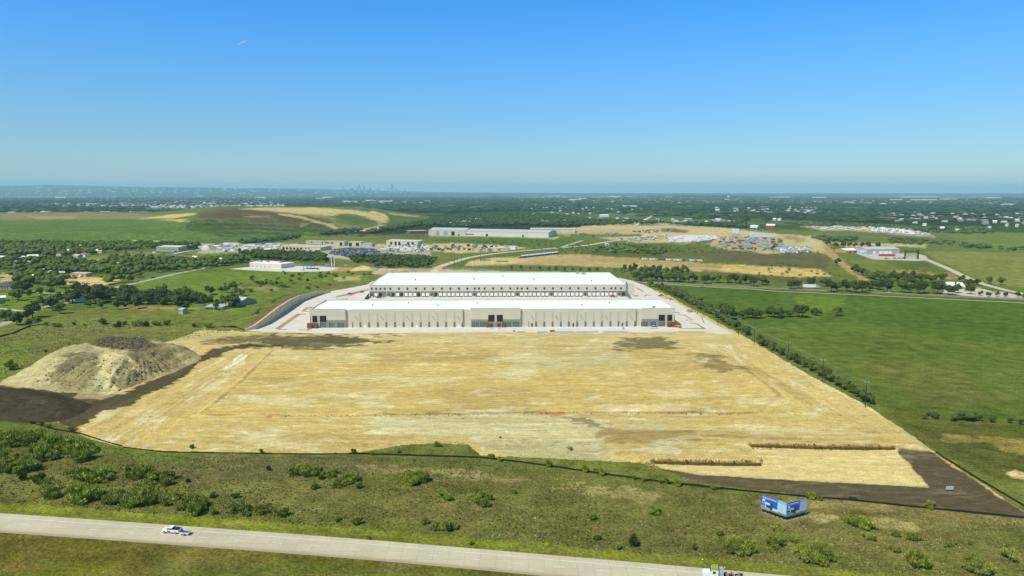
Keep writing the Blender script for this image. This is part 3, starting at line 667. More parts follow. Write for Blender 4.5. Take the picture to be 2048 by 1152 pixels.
for x,y in ((735,22),(870,20),(1168,20),(805,34),(1230,32),(950,30)):
    m=MB(); m.tube((X(x),y,13.4),(X(x),y,14.5),.28,n=8); m.tube((X(x),y,14.5),(X(x),y,14.75),.5,n=8); m.build('roof_vent',DARKM,fw)
m=MB(); m.box(X(1306),X(1306)+2.2,3.4,5.2,13.3,15.5); m.box(X(1306)+.2,X(1306)+2.,3.6,5.,15.5,15.7); m.build('roof_unit',STEELM,fw)
def window(par, x0,x1,z0,z1, y, mat=GLASS, cols=2, rows=1, name='window', fr=.09, frm=FRAME):
    g=MB(); g.box(x0,x1,y-.03,y,z0,z1); w=g.build(name,mat,par)
    f=MB()
    for k in range(cols+1):
        c=x0+(x1-x0)*k/cols; f.box(c-fr/2,c+fr/2,y-.09,y-.031,z0,z1)
    for k in range(rows+1):
        c=z0+(z1-z0)*k/rows; f.box(x0+fr/2,x1-fr/2,y-.085,y-.032,c-fr/2,c+fr/2)
    f.build('frame',frm,w); return w
zpx=HW/36.7
# long walls: tall dark slots with pale bands over them, wall lamps, doors
lx=[560+v/4.452 for v in (640,713,790,867,943,1019,1095,1171,1247,1322,1397,1472,1547,1620)]
rx=[980+v/4.096 for v in (305,371,438,506,574,641,709,777,845,912,982,1049,1117,1186)]
for grp,a0,b0 in ((lx,703.3,923.9),(rx,1055,1270.5)):
    for i,x in enumerate(grp):
        c=X(x); w=.82
        x0,x1=max(c-w,X(a0)+.02),min(c+w,X(b0)-.02)
        g=MB(); g.box(x0,x1,.27,.3,.05,4.3); g.build('wall_slot',DGREY,fw)
        if 0<i<13:
            g=MB(); g.box(c-w,c+w,.28,.3,4.3,11.9); g.build('painted_band',LGREY,fw)
    for i in range(13):
        if i%3==0:
            c=X((grp[i]+grp[i+1])/2)-.4; g=MB(); g.box(c-.12,c+.12,-.75,.3,8.5,8.62); g.box(c-.22,c+.22,-1.1,-.6,8.3,8.62); g.build('wall_lamp',DARKM,fw)
    g=MB()
    for i in range(13): 
        c=X((grp[i]+grp[i+1])/2); g.box(c-.03,c+.03,.285,.3,.05,14.3)
    g.build('panel_joint',LGREY,fw)
for x,mt in ((729.3,WHITEM),(831.8,WHITEM),(916,WHITEM),(1062.3,BLACKG),(1145,BLACKG),(1244,BLACKG)):
    g=MB(); g.box(X(x)-.6,X(x)+.6,.24,.3,0,2.3 if mt is WHITEM else 3.0); d=g.build('door',mt,fw)
    g=MB(); g.box(X(x)+.35,X(x)+.48,.18,.24,1.0,1.1); g.build('handle',STEELM,d)
def corner(x0,x1,mirror):
    """office corner: grey base with glazing, two-storey dark opening, timber box"""
    def Y(v): return v if not mirror else (x0+x1-v)
    def seg(a,b): a,b=Y(a),Y(b); return X(min(a,b)),X(max(a,b))
    a,b=seg(x0+33,x1); g=MB(); g.box(a,b-.02,-.05,0,.02,6.2); g.build('grey_base',MGREY,fw)
    for (p,q) in ((x0+21.5,x0+32.5),(x0+39.5,x0+48.5),(x0+56.5,x0+67.5)):
        a,b=seg(p,q); window(fw,a,b,.15,4.2,-.06,cols=4,rows=2)
        a,b=seg(p-1.6,p-.2); g=MB(); g.box(a,b,-.08,-.05 if p>x0+33 else 0,.05,4.4); g.build('door_recess',BLACKG,fw)
    for (p,q) in ((x0+5.4,x0+14.8),(x0+20.2,x0+32.6)):
        a,b=seg(p,q); window(fw,a,b,4.6,9.5,-.02,mat=BLACKG,cols=2,rows=2,name='upper_window',frm=DARKM)
    a,b=seg(x0+.8,x0+1.6); g=MB(); g.box(a,b,-.04,0,4.4,9.6); g.build('dark_reveal',BLACKG,fw)
    a,b=seg(x0+15.4,x0+19.8); g=MB(); g.box(a,b,-.28,0,.02,9.7); g.build('pier',LGREY,fw)
    a,b=seg(x0-4,x0+15.2); g=MB()
    c0,c1=seg(x0+5.2,x0+10.5)
    g.box(a,b,-3.0,-2.7,3.0,4.1); g.box(a,min(c0,c1) if not mirror else c0,-3.0,-2.7,0,3.0); g.box(c1,b,-3.0,-2.7,0,3.0)
    g.box(a,a+.3,-2.7,-.02,0,4.1); g.box(b-.3,b,-2.7,-.3,0,4.1); g.box(a+.3,b-.3,-2.7,-.3,3.85,4.1)
    g.build('timber_porch',BROWN,fw)
corner(620.3,691,False); corner(1282.7,1349,True)
# centre entrance
def cx(a,b): return X(a),X(b)
for p,q in ((940.4,974.8),(1004.6,1038.6)):
    a,b=cx(p,q); g=MB(); g.box(a,b,-.05,0,.02,6.3); g.build('grey_base',MGREY,fw)
for p,q in ((942,956.5),(957.5,970),(1008.3,1021),(1023.5,1037)):
    a,b=cx(p,q); window(fw,a,b,.15,4.3,-.06,cols=4,rows=2)
for p,q in ((975,987.4),(991.9,1004)):
    a,b=cx(p,q); window(fw,a,b,4.5,9.8,-.02,mat=BLACKG,cols=2,rows=2,name='upper_window',frm=DARKM)
for p,q in ((978.2,985.5),(992.6,1000.5)):
    a,b=cx(p,q); window(fw,a,b,.1,4.0,-.02,cols=3,rows=2)
    g=MB(); g.box(a+.2,b-.2,-.14,-.1,.9,1.9); g.build('door_leaf',BLACKG,fw)
a,b=cx(986.3,992.2); g=MB(); g.box(a,b,-.2,0,.02,4.3); g.build('pier',MGREY,fw)
for p,q in ((970.4,976.6),(1001.4,1008)):
    a,b=cx(p,q); g=MB(); g.box(a,b,-1.6,-.02,0,4.2); g.build('timber_pier',BROWN,fw)
for p,q in ((978.5,985),(993.5,1000)):
    a,b=cx(p,q); t=thing('planter','low soil-filled planter %s of the central entrance path'%('left' if p<985 else 'right'),'planter',fw.matrix_world@Vector((0,0,0)))
    t.location=A+Matrix.Rotation(rz,3,'Z')@Vector((a,-6.5,.1)); t.rotation_euler=(0,0,rz)
    g=MB(); L=b-a; g.box(0,L,0,.3,0,.45); g.box(0,L,2.7,3.,0,.45); g.box(0,.3,.3,2.7,0,.45); g.box(L-.3,L,.3,2.7,0,.45); g.build('curb',M('curb_concrete',(.55,.53,.46),.9,.1,.5),t)
    g=MB(); g.box(.3,L-.3,.3,2.7,0,.35); g.build('soil',M('planter_soil',S(120,98,62),.95,.3,2.),t)
# ---- rear warehouse (dock side towards the camera)
A2,rz2,LEN2=frame_of((739,594.6),(1251,593.4)); H2=12.4; D2=107
rw=thing('warehouse','rear cream warehouse with a long row of white dock doors under square black windows','warehouse',A2,rz2)
NB=30; bw=LEN2/NB
body=MB(); body.box(0,LEN2,0,T,5.9,H2); body.box(0,T,T,D2,0,H2-.02); body.box(LEN2-T,LEN2,T,D2,0,H2-.02); body.box(T,LEN2-T,D2-T,D2,0,H2-.02)
body.build('wall',WALL,rw)
g=MB(); g.box(0,LEN2,.15,T,0,5.9); g.build('dock_wall',M('taupe_dock_wall',(.20,.195,.155),.85,.06,.2),rw)
g=MB(); g.box(-.05,LEN2+.05,-.08,T+.05,H2,H2+.15); g.box(-.05,T+.05,T+.06,D2,H2,H2+.13); g.box(LEN2-T-.05,LEN2+.05,T+.06,D2,H2,H2+.13); g.box(T+.06,LEN2-T-.06,D2-T-.05,D2+.05,H2,H2+.13)
g.box(LEN2*.1,LEN2*.78,D2-.5,D2+.0,H2+.13,H2+.7) ; g.build('coping',COPING,rw)
g=MB(); g.add([(T,T+.01,11.6),(LEN2-T,T+.01,11.6),(LEN2-T,D2/2,12.2),(T,D2/2,12.2),(LEN2-T,D2-T,11.6),(T,D2-T,11.6)],[(0,1,2,3),(3,2,4,5)]); g.build('roof',ROOFW,rw)
for i in range(1,NB):
    g=MB(); g.box(i*bw-.22,i*bw+.22,-.12,.15,0,6.1); g.build('pilaster',WALL2,rw)
g=MB(); g.box(0,LEN2,-.14,0,5.95,6.25); g.build('ledge',WALL2,rw)
opened={1.5,3.0,5.0,7.0}
doors=0
for i in range(NB):
    special=i in (0,2,7,12,17,21,25,29) 
    xs=(i+.28,i+.76)
    for k,xx in enumerate(xs):
        if special and k==0: continue
        if i==1 and k==1: continue
        c=xx*bw; op=(i,k) in ((1,0),(3,1),(5,1),(7,1),(2,1),(29,1))
        g=MB(); g.box(c-1.45,c+1.45,.06,.15,1.1,4.3); d=g.build('dock_door',BLACKG if op else WHITEM,rw)
        if not op: g=MB(); g.box(c-.4,c+.4,-.15,.06,.3,1.05); g.build('dock_bumper',DARKM,d)
    if special:
        c=xs[0]*bw; g=MB(); g.box(c-.6,c+.6,.05,.15,1.2,3.4); g.build('personnel_door',BLACKG,rw)
        g=MB()
        for s in range(6): g.box(c-1.2-.3*s-.3,c-1.2-.3*s,-1.6,-.15,0,1.2-.2*s)
        g.box(c-1.2,c+1.2,-1.6,-.15,0,1.2); g.build('steps',M('step_concrete',(.5,.5,.46),.9,.1,1),rw)
    for xx in ((.45,) if i not in (0,1,12,17,28) else (.3,.8)):
        c=(i+xx)*bw; window(rw,c-.85,c+.85,7.7,9.6,-.0,mat=BLACKG,cols=1,rows=1,name='upper_window',fr=.1,frm=DARKM)
# taller white corner fin at the right end and a screen wall at each end of the dock
g=MB(); g.box(LEN2,LEN2+1.2,-.9,.6,0,15.2); g.build('corner_fin',MGREY,rw)
g=MB(); g.box(LEN2+1.2,LEN2+9,.1,.5,0,13.4); g.build('corner_wall',WALL2,rw)
for sx,lab in ((-.6,'left'),(LEN2+1.6,'right')):
    t=thing('screen_wall','dark grey screen wall running out from the %s end of the rear dock wall'%lab,'wall',A2+Matrix.Rotation(rz2,3,'Z')@Vector((sx,-1.2,0)),rz2)
    g=MB(); g.prismx([(0,0),(0,4.5),(-22,2.2),(-22,0)][::-1],0,.4); g.build('panel',DGREY,t); g=MB(); g.box(-.03,.43,-22,0,-.0,.06); g.build('base',STEELM,t)
for x,y in ((.16,40),(.40,46),(.65,44),(.52,70),(.88,30)):
    m=MB(); m.tube((x*LEN2,y,11.7),(x*LEN2,y,13.),.4,n=8); m.tube((x*LEN2,y,13.),(x*LEN2,y,13.3),.65,n=8); m.build('roof_vent',DARKM,rw)
for x,y in ((.845,96),(.87,90)):
    m=MB(); m.box(x*LEN2,x*LEN2+4,y,y+3,11.6,14.2); m.box(x*LEN2+.4,x*LEN2+1.8,y-.1,y,12.2,13.8); m.build('roof_unit',STEELM,rw)
# ---- kerbed islands of bare soil on the apron
ISL=[([(549,658.5),(594,628),(612,628.2),(611,629.5),(600,630),(560,658),(575,659),(574,660),(556,660)],'long curved soil island in the left car park'),
 ([(601,623.5),(613,615),(626,614.5),(626,616.5),(615,617.5),(609,622.6),(622,623.2),(621,624.4)],'hooked soil island beside the left end of the front warehouse'),
 ([(595,660.5),(599,659.5),(612,660),(619,657.3),(624,657.6),(616,661.2),(598,661.3)],'small soil island at the left corner of the front warehouse'),
 ([(671,593),(700,586),(738,578),(738,580.5),(703,590),(672,595)],'brown soil strip beside the road to the rear warehouse'),
 ([(672,599),(697,597.5),(697,599),(673,600.5)],'thin soil strip left of the truck court'),
 ([(1350,624.5),(1361,625.5),(1360,627),(1349,626)],'short soil strip behind the right corner of the front warehouse'),
 ([(1354,629),(1370,630.5),(1387,641),(1371,641.5),(1371,640.3),(1382,640),(1368,632),(1355,630.5)],'angled soil island right of the front warehouse'),
 ([(1380,646),(1393,647),(1412,657.5),(1407,658.8),(1360,658),(1360,656.8),(1404,656.8),(1391,648.5),(1380,647.2)],'large outlined soil island at the right edge of the car park'),
 ([(1401,633),(1403.5,633),(1410,647),(1407,647.3)],'narrow soil strip near the power poles'),
 ([(1268,575),(1276,576.2),(1288,583),(1284,583.5),(1274,578)],'soil strip right of the rear warehouse'),
 ([(1290,589.5),(1302,590.5),(1301,592),(1290,591)],'small soil island right of the rear warehouse'),
 ([(1357,662.2),(1376,663.4),(1410,663.8),(1410,665.4),(1380,664.8),(1357,663.6)],'soil strip at the lower right edge of the apron')]
for pl,lab in ISL:
    c=P(*pl[0]); t=thing('soil_island',lab,'planting island',(c.x,c.y,.1))
    W=[P(*q)-Vector((c.x,c.y,0)) for q in pl]
    if sum(W[i].x*W[(i+1)%len(W)].y-W[(i+1)%len(W)].x*W[i].y for i in range(len(W)))<0: W=W[::-1]
    g=MB(); g.slab(W,0,.14); g.build('kerb',M('curb_concrete',(.55,.53,.46),.9,.1,.5),t)
    n=len(W); mid=[]
    for i in range(n):
        a,b,cc=W[i-1],W[i],W[(i+1)%n]; e1=(b-a).normalized(); e2=(cc-b).normalized(); nn=Vector((-(e1.y+e2.y),e1.x+e2.x,0)); nn=nn/(max(nn.length,.6)); mid.append(b+nn*.22)
    g=MB(); g.slab(mid,.0,.2); g.build('soil',M('island_soil',S(176,150,96),.95,.25,.4),t)
# ---- retaining wall on the left with the meadow behind it
tp=[(487,657.5),(505,650),(530,634.5),(560,612),(585,598.2),(605,591),(620,586.3),(634,583.2),(648,582.8),(662,583)]
bs=[(491,661.8),(511,659),(532,650),(560,631.5),(583,616),(600,604.8),(620,597),(634,592),(648,588),(662,584.6)]
base=[P(*q) for q in bs]; hs=[min(8,max(.6,hgt(b[0],b[1],t[1]))) for b,t in zip(bs,tp)]
hs[0]=1.0
g=MB(); th=.5; V=[];n=len(base); nrm=[]
for i in range(n):
    d=(base[min(i+1,n-1)]-base[max(i-1,0)]).normalized(); nrm.append(Vector((-d.y,d.x,0)))
for i in range(n):
    b=base[i]; o=nrm[i]*th
    V+=[b,b+Vector((0,0,hs[i])),b+o+Vector((0,0,hs[i])),b+o]
F=[]
for i in range(n-1):
    a=4*i;c=a+4
    F+=[(a,c,c+1,a+1),(a+1,c+1,c+2,a+2),(a+2,c+2,c+3,a+3)]
F+=[(0,1,2,3),(4*n-1,4*n-2,4*n-3,4*n-4)]
g.add(V,F); RWM=conc_mat('retaining_wall_blocks',(.70,.57,.34),.9,.1,.4)
rwl=thing('retaining_wall','tall tan block retaining wall curving along the left edge of the concrete','wall',(0,0,0)); g.build('wall_face',RWM,rwl)
g=MB(); V=[]
for i in range(n):
    b=base[i]; z=hs[i]; o=nrm[i]
    V+=[b-o*.08+Vector((0,0,z)),b-o*.08+Vector((0,0,z+.18)),b+o*.6+Vector((0,0,z+.18)),b+o*.6+Vector((0,0,z))]
g.add(V,F); g.build('wall_cap',M('wall_cap_stone',(.60,.57,.48),.9,.08,.5),rwl)
# earth bank behind it
V=[];Fq=[];m=9
for i in range(n):
    for k in range(m):
        o=nrm[i]*(.55+k*(2.2 if k<3 else 4.5)); zz=(hs[i]-.12)*(1-smooth01(np.array((k-.7)/(m-1.7)))) if k<m-1 else 0
        V.append((base[i].x+o.x,base[i].y+o.y,float(zz)+.02*(k<m-1)-.02*(k==m-1)))
for i in range(n-1):
    for k in range(m-1): Fq.append((i*m+k,(i+1)*m+k,(i+1)*m+k+1,i*m+k+1))
V=np.array(V); cols=np.array([[*(S(206,192,150) if (q%m)<1 else (S(112,106,78) if (q%m)<3 else S(104,118,60))),0.] for q in range(len(V))])
tag(mesh_np('embankment',V,Fq,GRASSM,cols,smooth=True),kind='structure')
# ================================================================== MOUNDS, LANDFILL, FAR HILLS
def mound(name, pts, step, hf, base, zones, mat, rough=0):
    W=[P(*q) for q in pts]; xs=[w.x for w in W]; ys=[w.y for w in W]
    xx=np.arange(min(xs)-step,max(xs)+2*step,step); yy=np.arange(min(ys)-step,max(ys)+2*step,step)
    GX,GY=np.meshgrid(xx,yy); X,Y=GX.ravel(),GY.ravel()
    poly=[(w.x,w.y) for w in W]; d=sdist(X,Y,poly,1.0)
    if rough: d=d+(fbm(X*.05,Y*.05,8)-.5)*rough
    Zs=hf(X,Y,d); qx,qy=proj(X,Y,Zs)
    col=np.tile(np.array([*base[:3],base[3] if len(base)>3 else 0.]),(len(X),1))
    paint(qx,qy,X,Y,col,zones)
    nr,nc=len(yy),len(xx); I=np.arange(nr*nc).reshape(nr,nc)
    F=np.stack([I[:-1,:-1].ravel(),I[:-1,1:].ravel(),I[1:,1:].ravel(),I[1:,:-1].ravel()],1)
    keep=(d[F]>-step).sum(1)>=3; F=F[keep]; used=np.unique(F); rm=-np.ones(len(X),int); rm[used]=np.arange(len(used))
    Zs=np.where(d<=0,-.3,Zs)
    return mesh_np(name,np.stack([X,Y,Zs],1)[used],rm[F],mat,col[used],smooth=True)
# stockpile
SP1=[(0,768),(50,777),(110,784),(190,788),(240,783),(290,765),(340,748),(385,728),(402,716),(395,704),(340,702),(250,703),(180,708),(110,716),(60,735)]
def spile(X,Y,d):
    # two spurs running down to the front
    a=np.arctan2(Y-400,X+200)
    rib=fbm(X*.045,Y*.02,31,3)-.5; fine=fbm(X*.25,Y*.12,32,4)-.5
    h=np.minimum(d*.52+rib*7*smooth01(d/12.), 12.2+rib*2)+fine*2.6*smooth01(d/6.)
    # loading ramp cut in the middle of the front slope
    qx,qy=proj(X,Y,np.zeros_like(X))
    cut=np.exp(-((qx-205)/26.)**2)*smooth01((qy-705)/20.)
    h=h-2.6*cut*smooth01(d/8.)
    west=smooth01((118-qx)/120.); h=h*(1-.22*west)
    a2=np.arctan2(Y-402,X+225); gul=(vn(a2*26,d*.015,51)-.5)*2.2+(vn(a2*60,d*.03,52)-.5)*1.1
    h=h+gul*smooth01(d/7.)*smooth01((13.5-h)/6.)
    return np.maximum(h,.0)
ZP=[([(100,695),(210,690),(220,720),(200,790),(60,775),(0,768),(40,740)],S(196,184,138),.3,8,10,.8),
 ([(105,735),(150,706),(200,708),(206,740),(190,785),(130,780),(100,755)],S(146,134,92),.0,6,12,.8),
 ([(130,712),(160,708),(170,725),(140,740),(110,745)],S(104,98,74),0,5,14,.7),
 ([(200,712),(222,706),(262,716),(300,748),(240,784),(205,788),(192,775),(200,745)],S(216,198,146),.3,5,6,.95),
 ([(228,770),(240,745),(270,742),(298,746),(262,778)],S(124,112,78),0,4,12,.7),
 ([(250,722),(268,728),(262,738),(250,735)],S(104,94,70),0,3,7,.7),
 ([(258,700),(300,684),(330,686),(368,716),(356,735),(300,746),(270,722)],S(146,130,92),0,5,8,.85),  # right-front face, painted darker as the side turned from the sun
 ([(312,684),(330,686),(368,714),(360,716)],S(198,182,130),.2,4,6,.7),
 ([(186,778),(196,750),(210,770),(205,786)],S(200,190,150),0,4,6,.5),
 ([(190,676),(300,676),(316,690),(290,702),(220,698),(186,692)],S(112,102,76),0,3,6,.9),
 ([(60,775),(120,785),(190,790),(250,784),(190,778),(110,770)],S(176,160,116),.2,3,8,.7)]
stk=mound('soil_stockpile',SP1,.8,spile,(*S(192,176,128),.1),ZP,DIRTM,6)
tag(stk,'big tan heap of stockpiled earth left of the graded site','earth heap')
# rubble lying on its top
def rubble(name,label,cat,poly,n,zf,smin,smax,mat,seed,kind='stuff'):
    r=np.random.default_rng(seed); xs=[p[0] for p in poly]; ys=[p[1] for p in poly]
    V=[];F=[]; base=np.array([[-1,-1,-.7],[1,-1,-.6],[1,1,-.7],[-1,1,-.6],[-.7,-.8,.6],[.8,-.6,.7],[.6,.8,.6],[-.8,.6,.8]])
    fc=[(0,1,5,4),(1,2,6,5),(2,3,7,6),(3,0,4,7),(4,5,6,7)]
    c=0
    while c<n:
        q=r.uniform(min(xs),max(xs),64); w=r.uniform(min(ys),max(ys),64); ok=inpoly(q,w,poly)
        for a,b in zip(q[ok],w[ok]):
            x,y,z=zf(a,b); s=r.uniform(smin,smax)*np.array([r.uniform(.6,1.4),r.uniform(.6,1.4),r.uniform(.5,1.1)])
            an=r.uniform(0,6.28); vv=base*s*(1+r.uniform(-.25,.25,(8,3))); ca,sa=math.cos(an),math.sin(an)
            vx=vv[:,0]*ca-vv[:,1]*sa+x; vy=vv[:,0]*sa+vv[:,1]*ca+y; vz=vv[:,2]+z
            b0=len(V); V+=list(zip(vx,vy,vz)); F+=[tuple(i+b0 for i in f) for f in fc]; c+=1
            if c>=n: break
    o=mesh_np(name,V,F,mat); tag(o,label,cat,kind=kind); return o
CLOD=M('clods',S(104,94,72),.95,.3,1.2)
PW=[(P(*q).x,P(*q).y) for q in SP1]
_gx=np.arange(min(p[0] for p in PW),max(p[0] for p in PW),1.5); _gy=np.arange(min(p[1] for p in PW),max(p[1] for p in PW),1.5)
_GX,_GY=np.meshgrid(_gx,_gy); _d=sdist(_GX.ravel(),_GY.ravel(),PW,1.0)+(fbm(_GX.ravel()*.05,_GY.ravel()*.05,8)-.5)*6
_HZ=spile(_GX.ravel(),_GY.ravel(),_d).reshape(_GX.shape)
def hpile(x,y):
    i=int(round((x-_gx[0])/1.5)); j=int(round((y-_gy[0])/1.5))
    return _HZ[j,i] if 0<=i<len(_gx) and 0<=j<len(_gy) else 0
def on_pile(a,b):
    for z in np.arange(14,0,-.5):          # where the line of sight meets the heap
        p=P(a,b,float(z))
        if hpile(p.x,p.y)>=z: return p.x,p.y,float(z)
    p=P(a,b,0); return p.x,p.y,0.
rubble('topsoil_clods','dark broken clods heaped on top of the earth stockpile','clods',[(192,680),(215,674),(285,676),(305,688),(285,697),(225,698),(195,692)],900,on_pile,.3,.9,CLOD,3)
rubble('slope_clods','dark clods scattered down the front of the stockpile','clods',[(110,745),(150,712),(205,715),(300,722),(360,732),(300,755),(250,785),(120,782)],700,on_pile,.15,.5,CLOD,4)
rubble('spoil_lumps','tan lumps and stones covering the face of the stockpile','stones',[(60,772),(110,715),(190,704),(330,688),(390,712),(380,728),(300,762),(240,782),(120,784)],2600,on_pile,.12,.5,M('tan_lumps',S(170,154,112),.95,.3,1.2),9)
def on_dirt(z): return lambda a,b:(*P(a,b,z)[:2],z)
rubble('ledge_clods','dark crumbs of soil along the step across the middle of the site','clods',[(520,828.5),(760,828.5),(1150,823),(1500,826),(1500,829),(1150,827),(760,833),(520,833)],260,on_dirt(.35),.08,.25,CLOD,5)
rubble('edge_clods','loose clods on the lower edge of the building site','clods',[(1300,917),(1520,917),(1500,886),(1790,890),(1790,896),(1500,892),(1524,922),(1300,924)],260,on_dirt(1.9),.1,.28,CLOD,6)
rubble('site_stones','scattered stones and clods over the bare site','stones',[(420,700),(1480,700),(1780,880),(1290,922),(480,900),(200,870)],900,on_dirt(.3),.06,.2,CLOD,8)
# dark topsoil heap, lower left
SP2=[(-130,800),(-60,778),(0,773),(60,778),(120,790),(168,800),(188,812),(160,832),(120,843),(60,845),(0,842),(-130,848)]
def dpile(X,Y,d):
    return np.maximum(np.minimum(d*.26,3.6)*(1+.6*(fbm(X*.06,Y*.06,14)-.5))+ (fbm(X*.5,Y*.3,15)-.5)*1.3*smooth01(d/4.),0)
tag(mound('topsoil_heap',SP2,.8,dpile,(*S(78,68,54),0),[([(60,795),(100,800),(96,815),(50,806)],S(104,94,76),0,4,10,.5)],DIRTM,5),'long dark heap of topsoil at the left edge beyond the silt fence','earth heap')
# small sand heaps
for q,h,lab in (([(700,541),(712,541.5),(745,541),(750,538),(735,535.5),(715,536)],4,'sand heap by the road behind the rear warehouse'),([(860,545),(880,545),(893,541),(880,538),(862,541)],3.,'brown earth heap near the digger')):
    tag(mound('sand_heap',q,1.,lambda X,Y,d,h=h:np.maximum(np.minimum(d*.5,h),0),(*S(216,190,134),0),[],DIRTM,2),lab,'earth heap')
# landfill ridge
LF=[(-900,486),(0,487),(300,486),(450,483),(540,476.5),(640,468),(700,464),(745,462),(790,455),(840,446.5),(875,440.5),(890,437),(760,432.5),(500,431),(0,431),(-900,431)]
def lfill(X,Y,d):
    qx,qy=proj(X,Y,np.zeros_like(X))
    cap=20+32*smooth01((qx-290)/170.)-8*smooth01((qx-700)/140.)
    h=np.minimum(d*.17,cap); h=cap*smooth01(h/cap*.5)*2*.0+h
    h=h-.6*np.maximum(0,h-cap*.85)
    return np.maximum(h+(fbm(X*.01,Y*.01,44)-.5)*5*smooth01(d/80.)+(fbm(X*.05,Y*.05,45)-.5)*1.4*smooth01(d/30.),0)
ZL=[([(-900,436),(0,433),(300,436),(420,438),(540,458),(640,462),(560,480),(-900,490)],S(92,122,60),0,6,8,1),
 ([(0,425),(250,426),(330,432),(320,438),(200,439),(0,440)],S(150,136,104),0,3,6,.8),
 ([(55,433),(150,432),(150,438),(70,438)],S(176,150,116),0,2,3,.7),
 ([(280,437),(340,437),(400,428),(392,426),(345,429),(300,434)],S(214,190,136),0,2,3,.9),
 ([(320,440),(378,444.5),(385,440),(360,438)],S(214,190,136),0,2,3,.8),
 ([(395,426),(470,416),(560,420),(620,426),(660,440),(690,455),(640,462),(560,448),(480,446),(400,440)],S(92,84,60),0,4,12,.95),
 ([(380,440),(480,440),(620,452),(690,460),(640,466),(560,472),(440,470),(380,460)],S(60,84,40),0,4,14,.85),
 ([(480,418),(520,415.5),(620,415),(700,419),(760,428),(780,436),(772,444),(757,448),(748,444),(700,437),(640,431),(600,428),(560,423)],S(206,190,146),0,3,4,.95),
 ([(655,432),(690,427),(720,430),(760,445),(735,449),(700,443)],S(84,104,54),0,3,5,.95),
 ([(540,424),(640,428),(660,434),(700,452),(730,452),(700,458),(688,459),(655,438)],S(170,160,116),0,3,5,.6),
 ([(640,432),(720,452),(726,448),(750,447),(720,455),(690,460)],S(110,122,74),0,3,4,.8),
 ([(735,425),(760,428),(778,438),(774,446),(745,455),(712,462),(700,468),(715,466),(745,458),(768,449),(780,440),(770,428),(745,422)],S(226,206,158),0,2,1,1),
 ([(560,426),(600,431),(665,449),(685,460),(675,462),(655,452),(596,436),(556,430)],S(204,188,144),0,2,3,.75),
 ([(780,430),(830,433),(870,440),(840,450),(790,455),(775,450)],S(86,110,58),0,3,4,.9),
 ([(775,425),(840,432),(836,435),(780,430)],S(190,172,128),0,2,3,.7),
 ([(640,466),(700,460),(750,458),(740,466),(680,470),(640,472)],S(196,180,136),0,3,4,.7),
 ([(490,431),(540,432),(540,436),(490,436)],S(160,146,116),0,2,6,.6),
 *[([(380+k*9,436+k*4.2),(470+k*8,437+k*4),(560+k*10,440+k*4.2),(560+k*10,441.2+k*4.2),(470+k*8,438.4+k*4),(380+k*9,437.4+k*4.2)],(S(132,126,92),S(58,80,40))[k%2],0,1.2,4,.55) for k in range(7)],
 ([(600,446),(620,446),(604,456),(596,452)],S(150,150,120),0,2,3,.6)]
tag(mound('landfill_hill',LF,6.,lfill,(*S(100,118,66),0),ZL,GRASSM,10),kind='structure')
# far hills on the horizon
def hills(name, pts, Y0, depth, colr):
    V=[];F=[];k=0
    for i,(px_,top) in enumerate(pts):
        x=(px_-1024)/FPX*Y0/CP; zt=CAM_H+ Y0*(-(SP+((top-576)/FPX)*CP)/(CP-((top-576)/FPX)*SP))
        zt=max(5,zt); V+=[(x,Y0-depth*.5,0),(x,Y0,zt),(x*1.02,Y0+depth,zt*.8)]
    n=len(pts)
    for i in range(n-1): F+=[(3*i,3*i+3,3*i+4,3*i+1),(3*i+1,3*i+4,3*i+5,3*i+2)]
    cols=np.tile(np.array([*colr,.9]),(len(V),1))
    tag(mesh_np(name,V,F,GRASSM,cols,smooth=True),kind='structure')
hp=[(-1500,378),(-700,374),(-300,373),(-60,372.5),(20,372),(60,371.5),(105,370),(112,369.5),(118,370.8),(170,371.5),(260,373.5),(400,374.8),(520,376.4),(620,377.5),(690,380),(760,383),(860,384.5),(1000,385.5),(1250,386.3),(1600,386.9),(2100,387.2),(3200,387.3)]
def densify(p,k=6,amp=.35):
    o=[]
    for i in range(len(p)-1):
        for j in range(k):
            t=j/k; x=p[i][0]*(1-t)+p[i+1][0]*t; o.append((x,p[i][1]*(1-t)+p[i+1][1]*t+amp*(float(vn(x*.03,.5,3))-.5)*2))
    return o+[p[-1]]
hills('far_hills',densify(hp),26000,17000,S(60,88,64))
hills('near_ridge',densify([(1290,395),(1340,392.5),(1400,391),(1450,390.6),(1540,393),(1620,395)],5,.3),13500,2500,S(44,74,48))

# cut banks along the excavation: soil faces of the step, the shadow at their foot painted dark
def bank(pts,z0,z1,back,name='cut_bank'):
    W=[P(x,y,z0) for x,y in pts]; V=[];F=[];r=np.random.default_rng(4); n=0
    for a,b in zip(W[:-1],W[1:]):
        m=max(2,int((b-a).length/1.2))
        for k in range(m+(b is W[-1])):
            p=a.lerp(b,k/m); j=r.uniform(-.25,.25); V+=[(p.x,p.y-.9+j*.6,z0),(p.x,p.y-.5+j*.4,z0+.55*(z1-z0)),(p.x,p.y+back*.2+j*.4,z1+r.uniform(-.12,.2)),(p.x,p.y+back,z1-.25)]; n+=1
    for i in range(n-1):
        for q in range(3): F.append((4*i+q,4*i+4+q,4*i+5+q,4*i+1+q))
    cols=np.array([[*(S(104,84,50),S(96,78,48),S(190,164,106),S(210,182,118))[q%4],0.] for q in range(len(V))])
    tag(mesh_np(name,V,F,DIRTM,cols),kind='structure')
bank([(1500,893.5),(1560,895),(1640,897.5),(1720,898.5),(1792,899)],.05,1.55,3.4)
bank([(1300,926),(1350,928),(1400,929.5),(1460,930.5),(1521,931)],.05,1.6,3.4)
bank([(1300,917),(1298,920),(1300,927)],.05,1.2,2.)
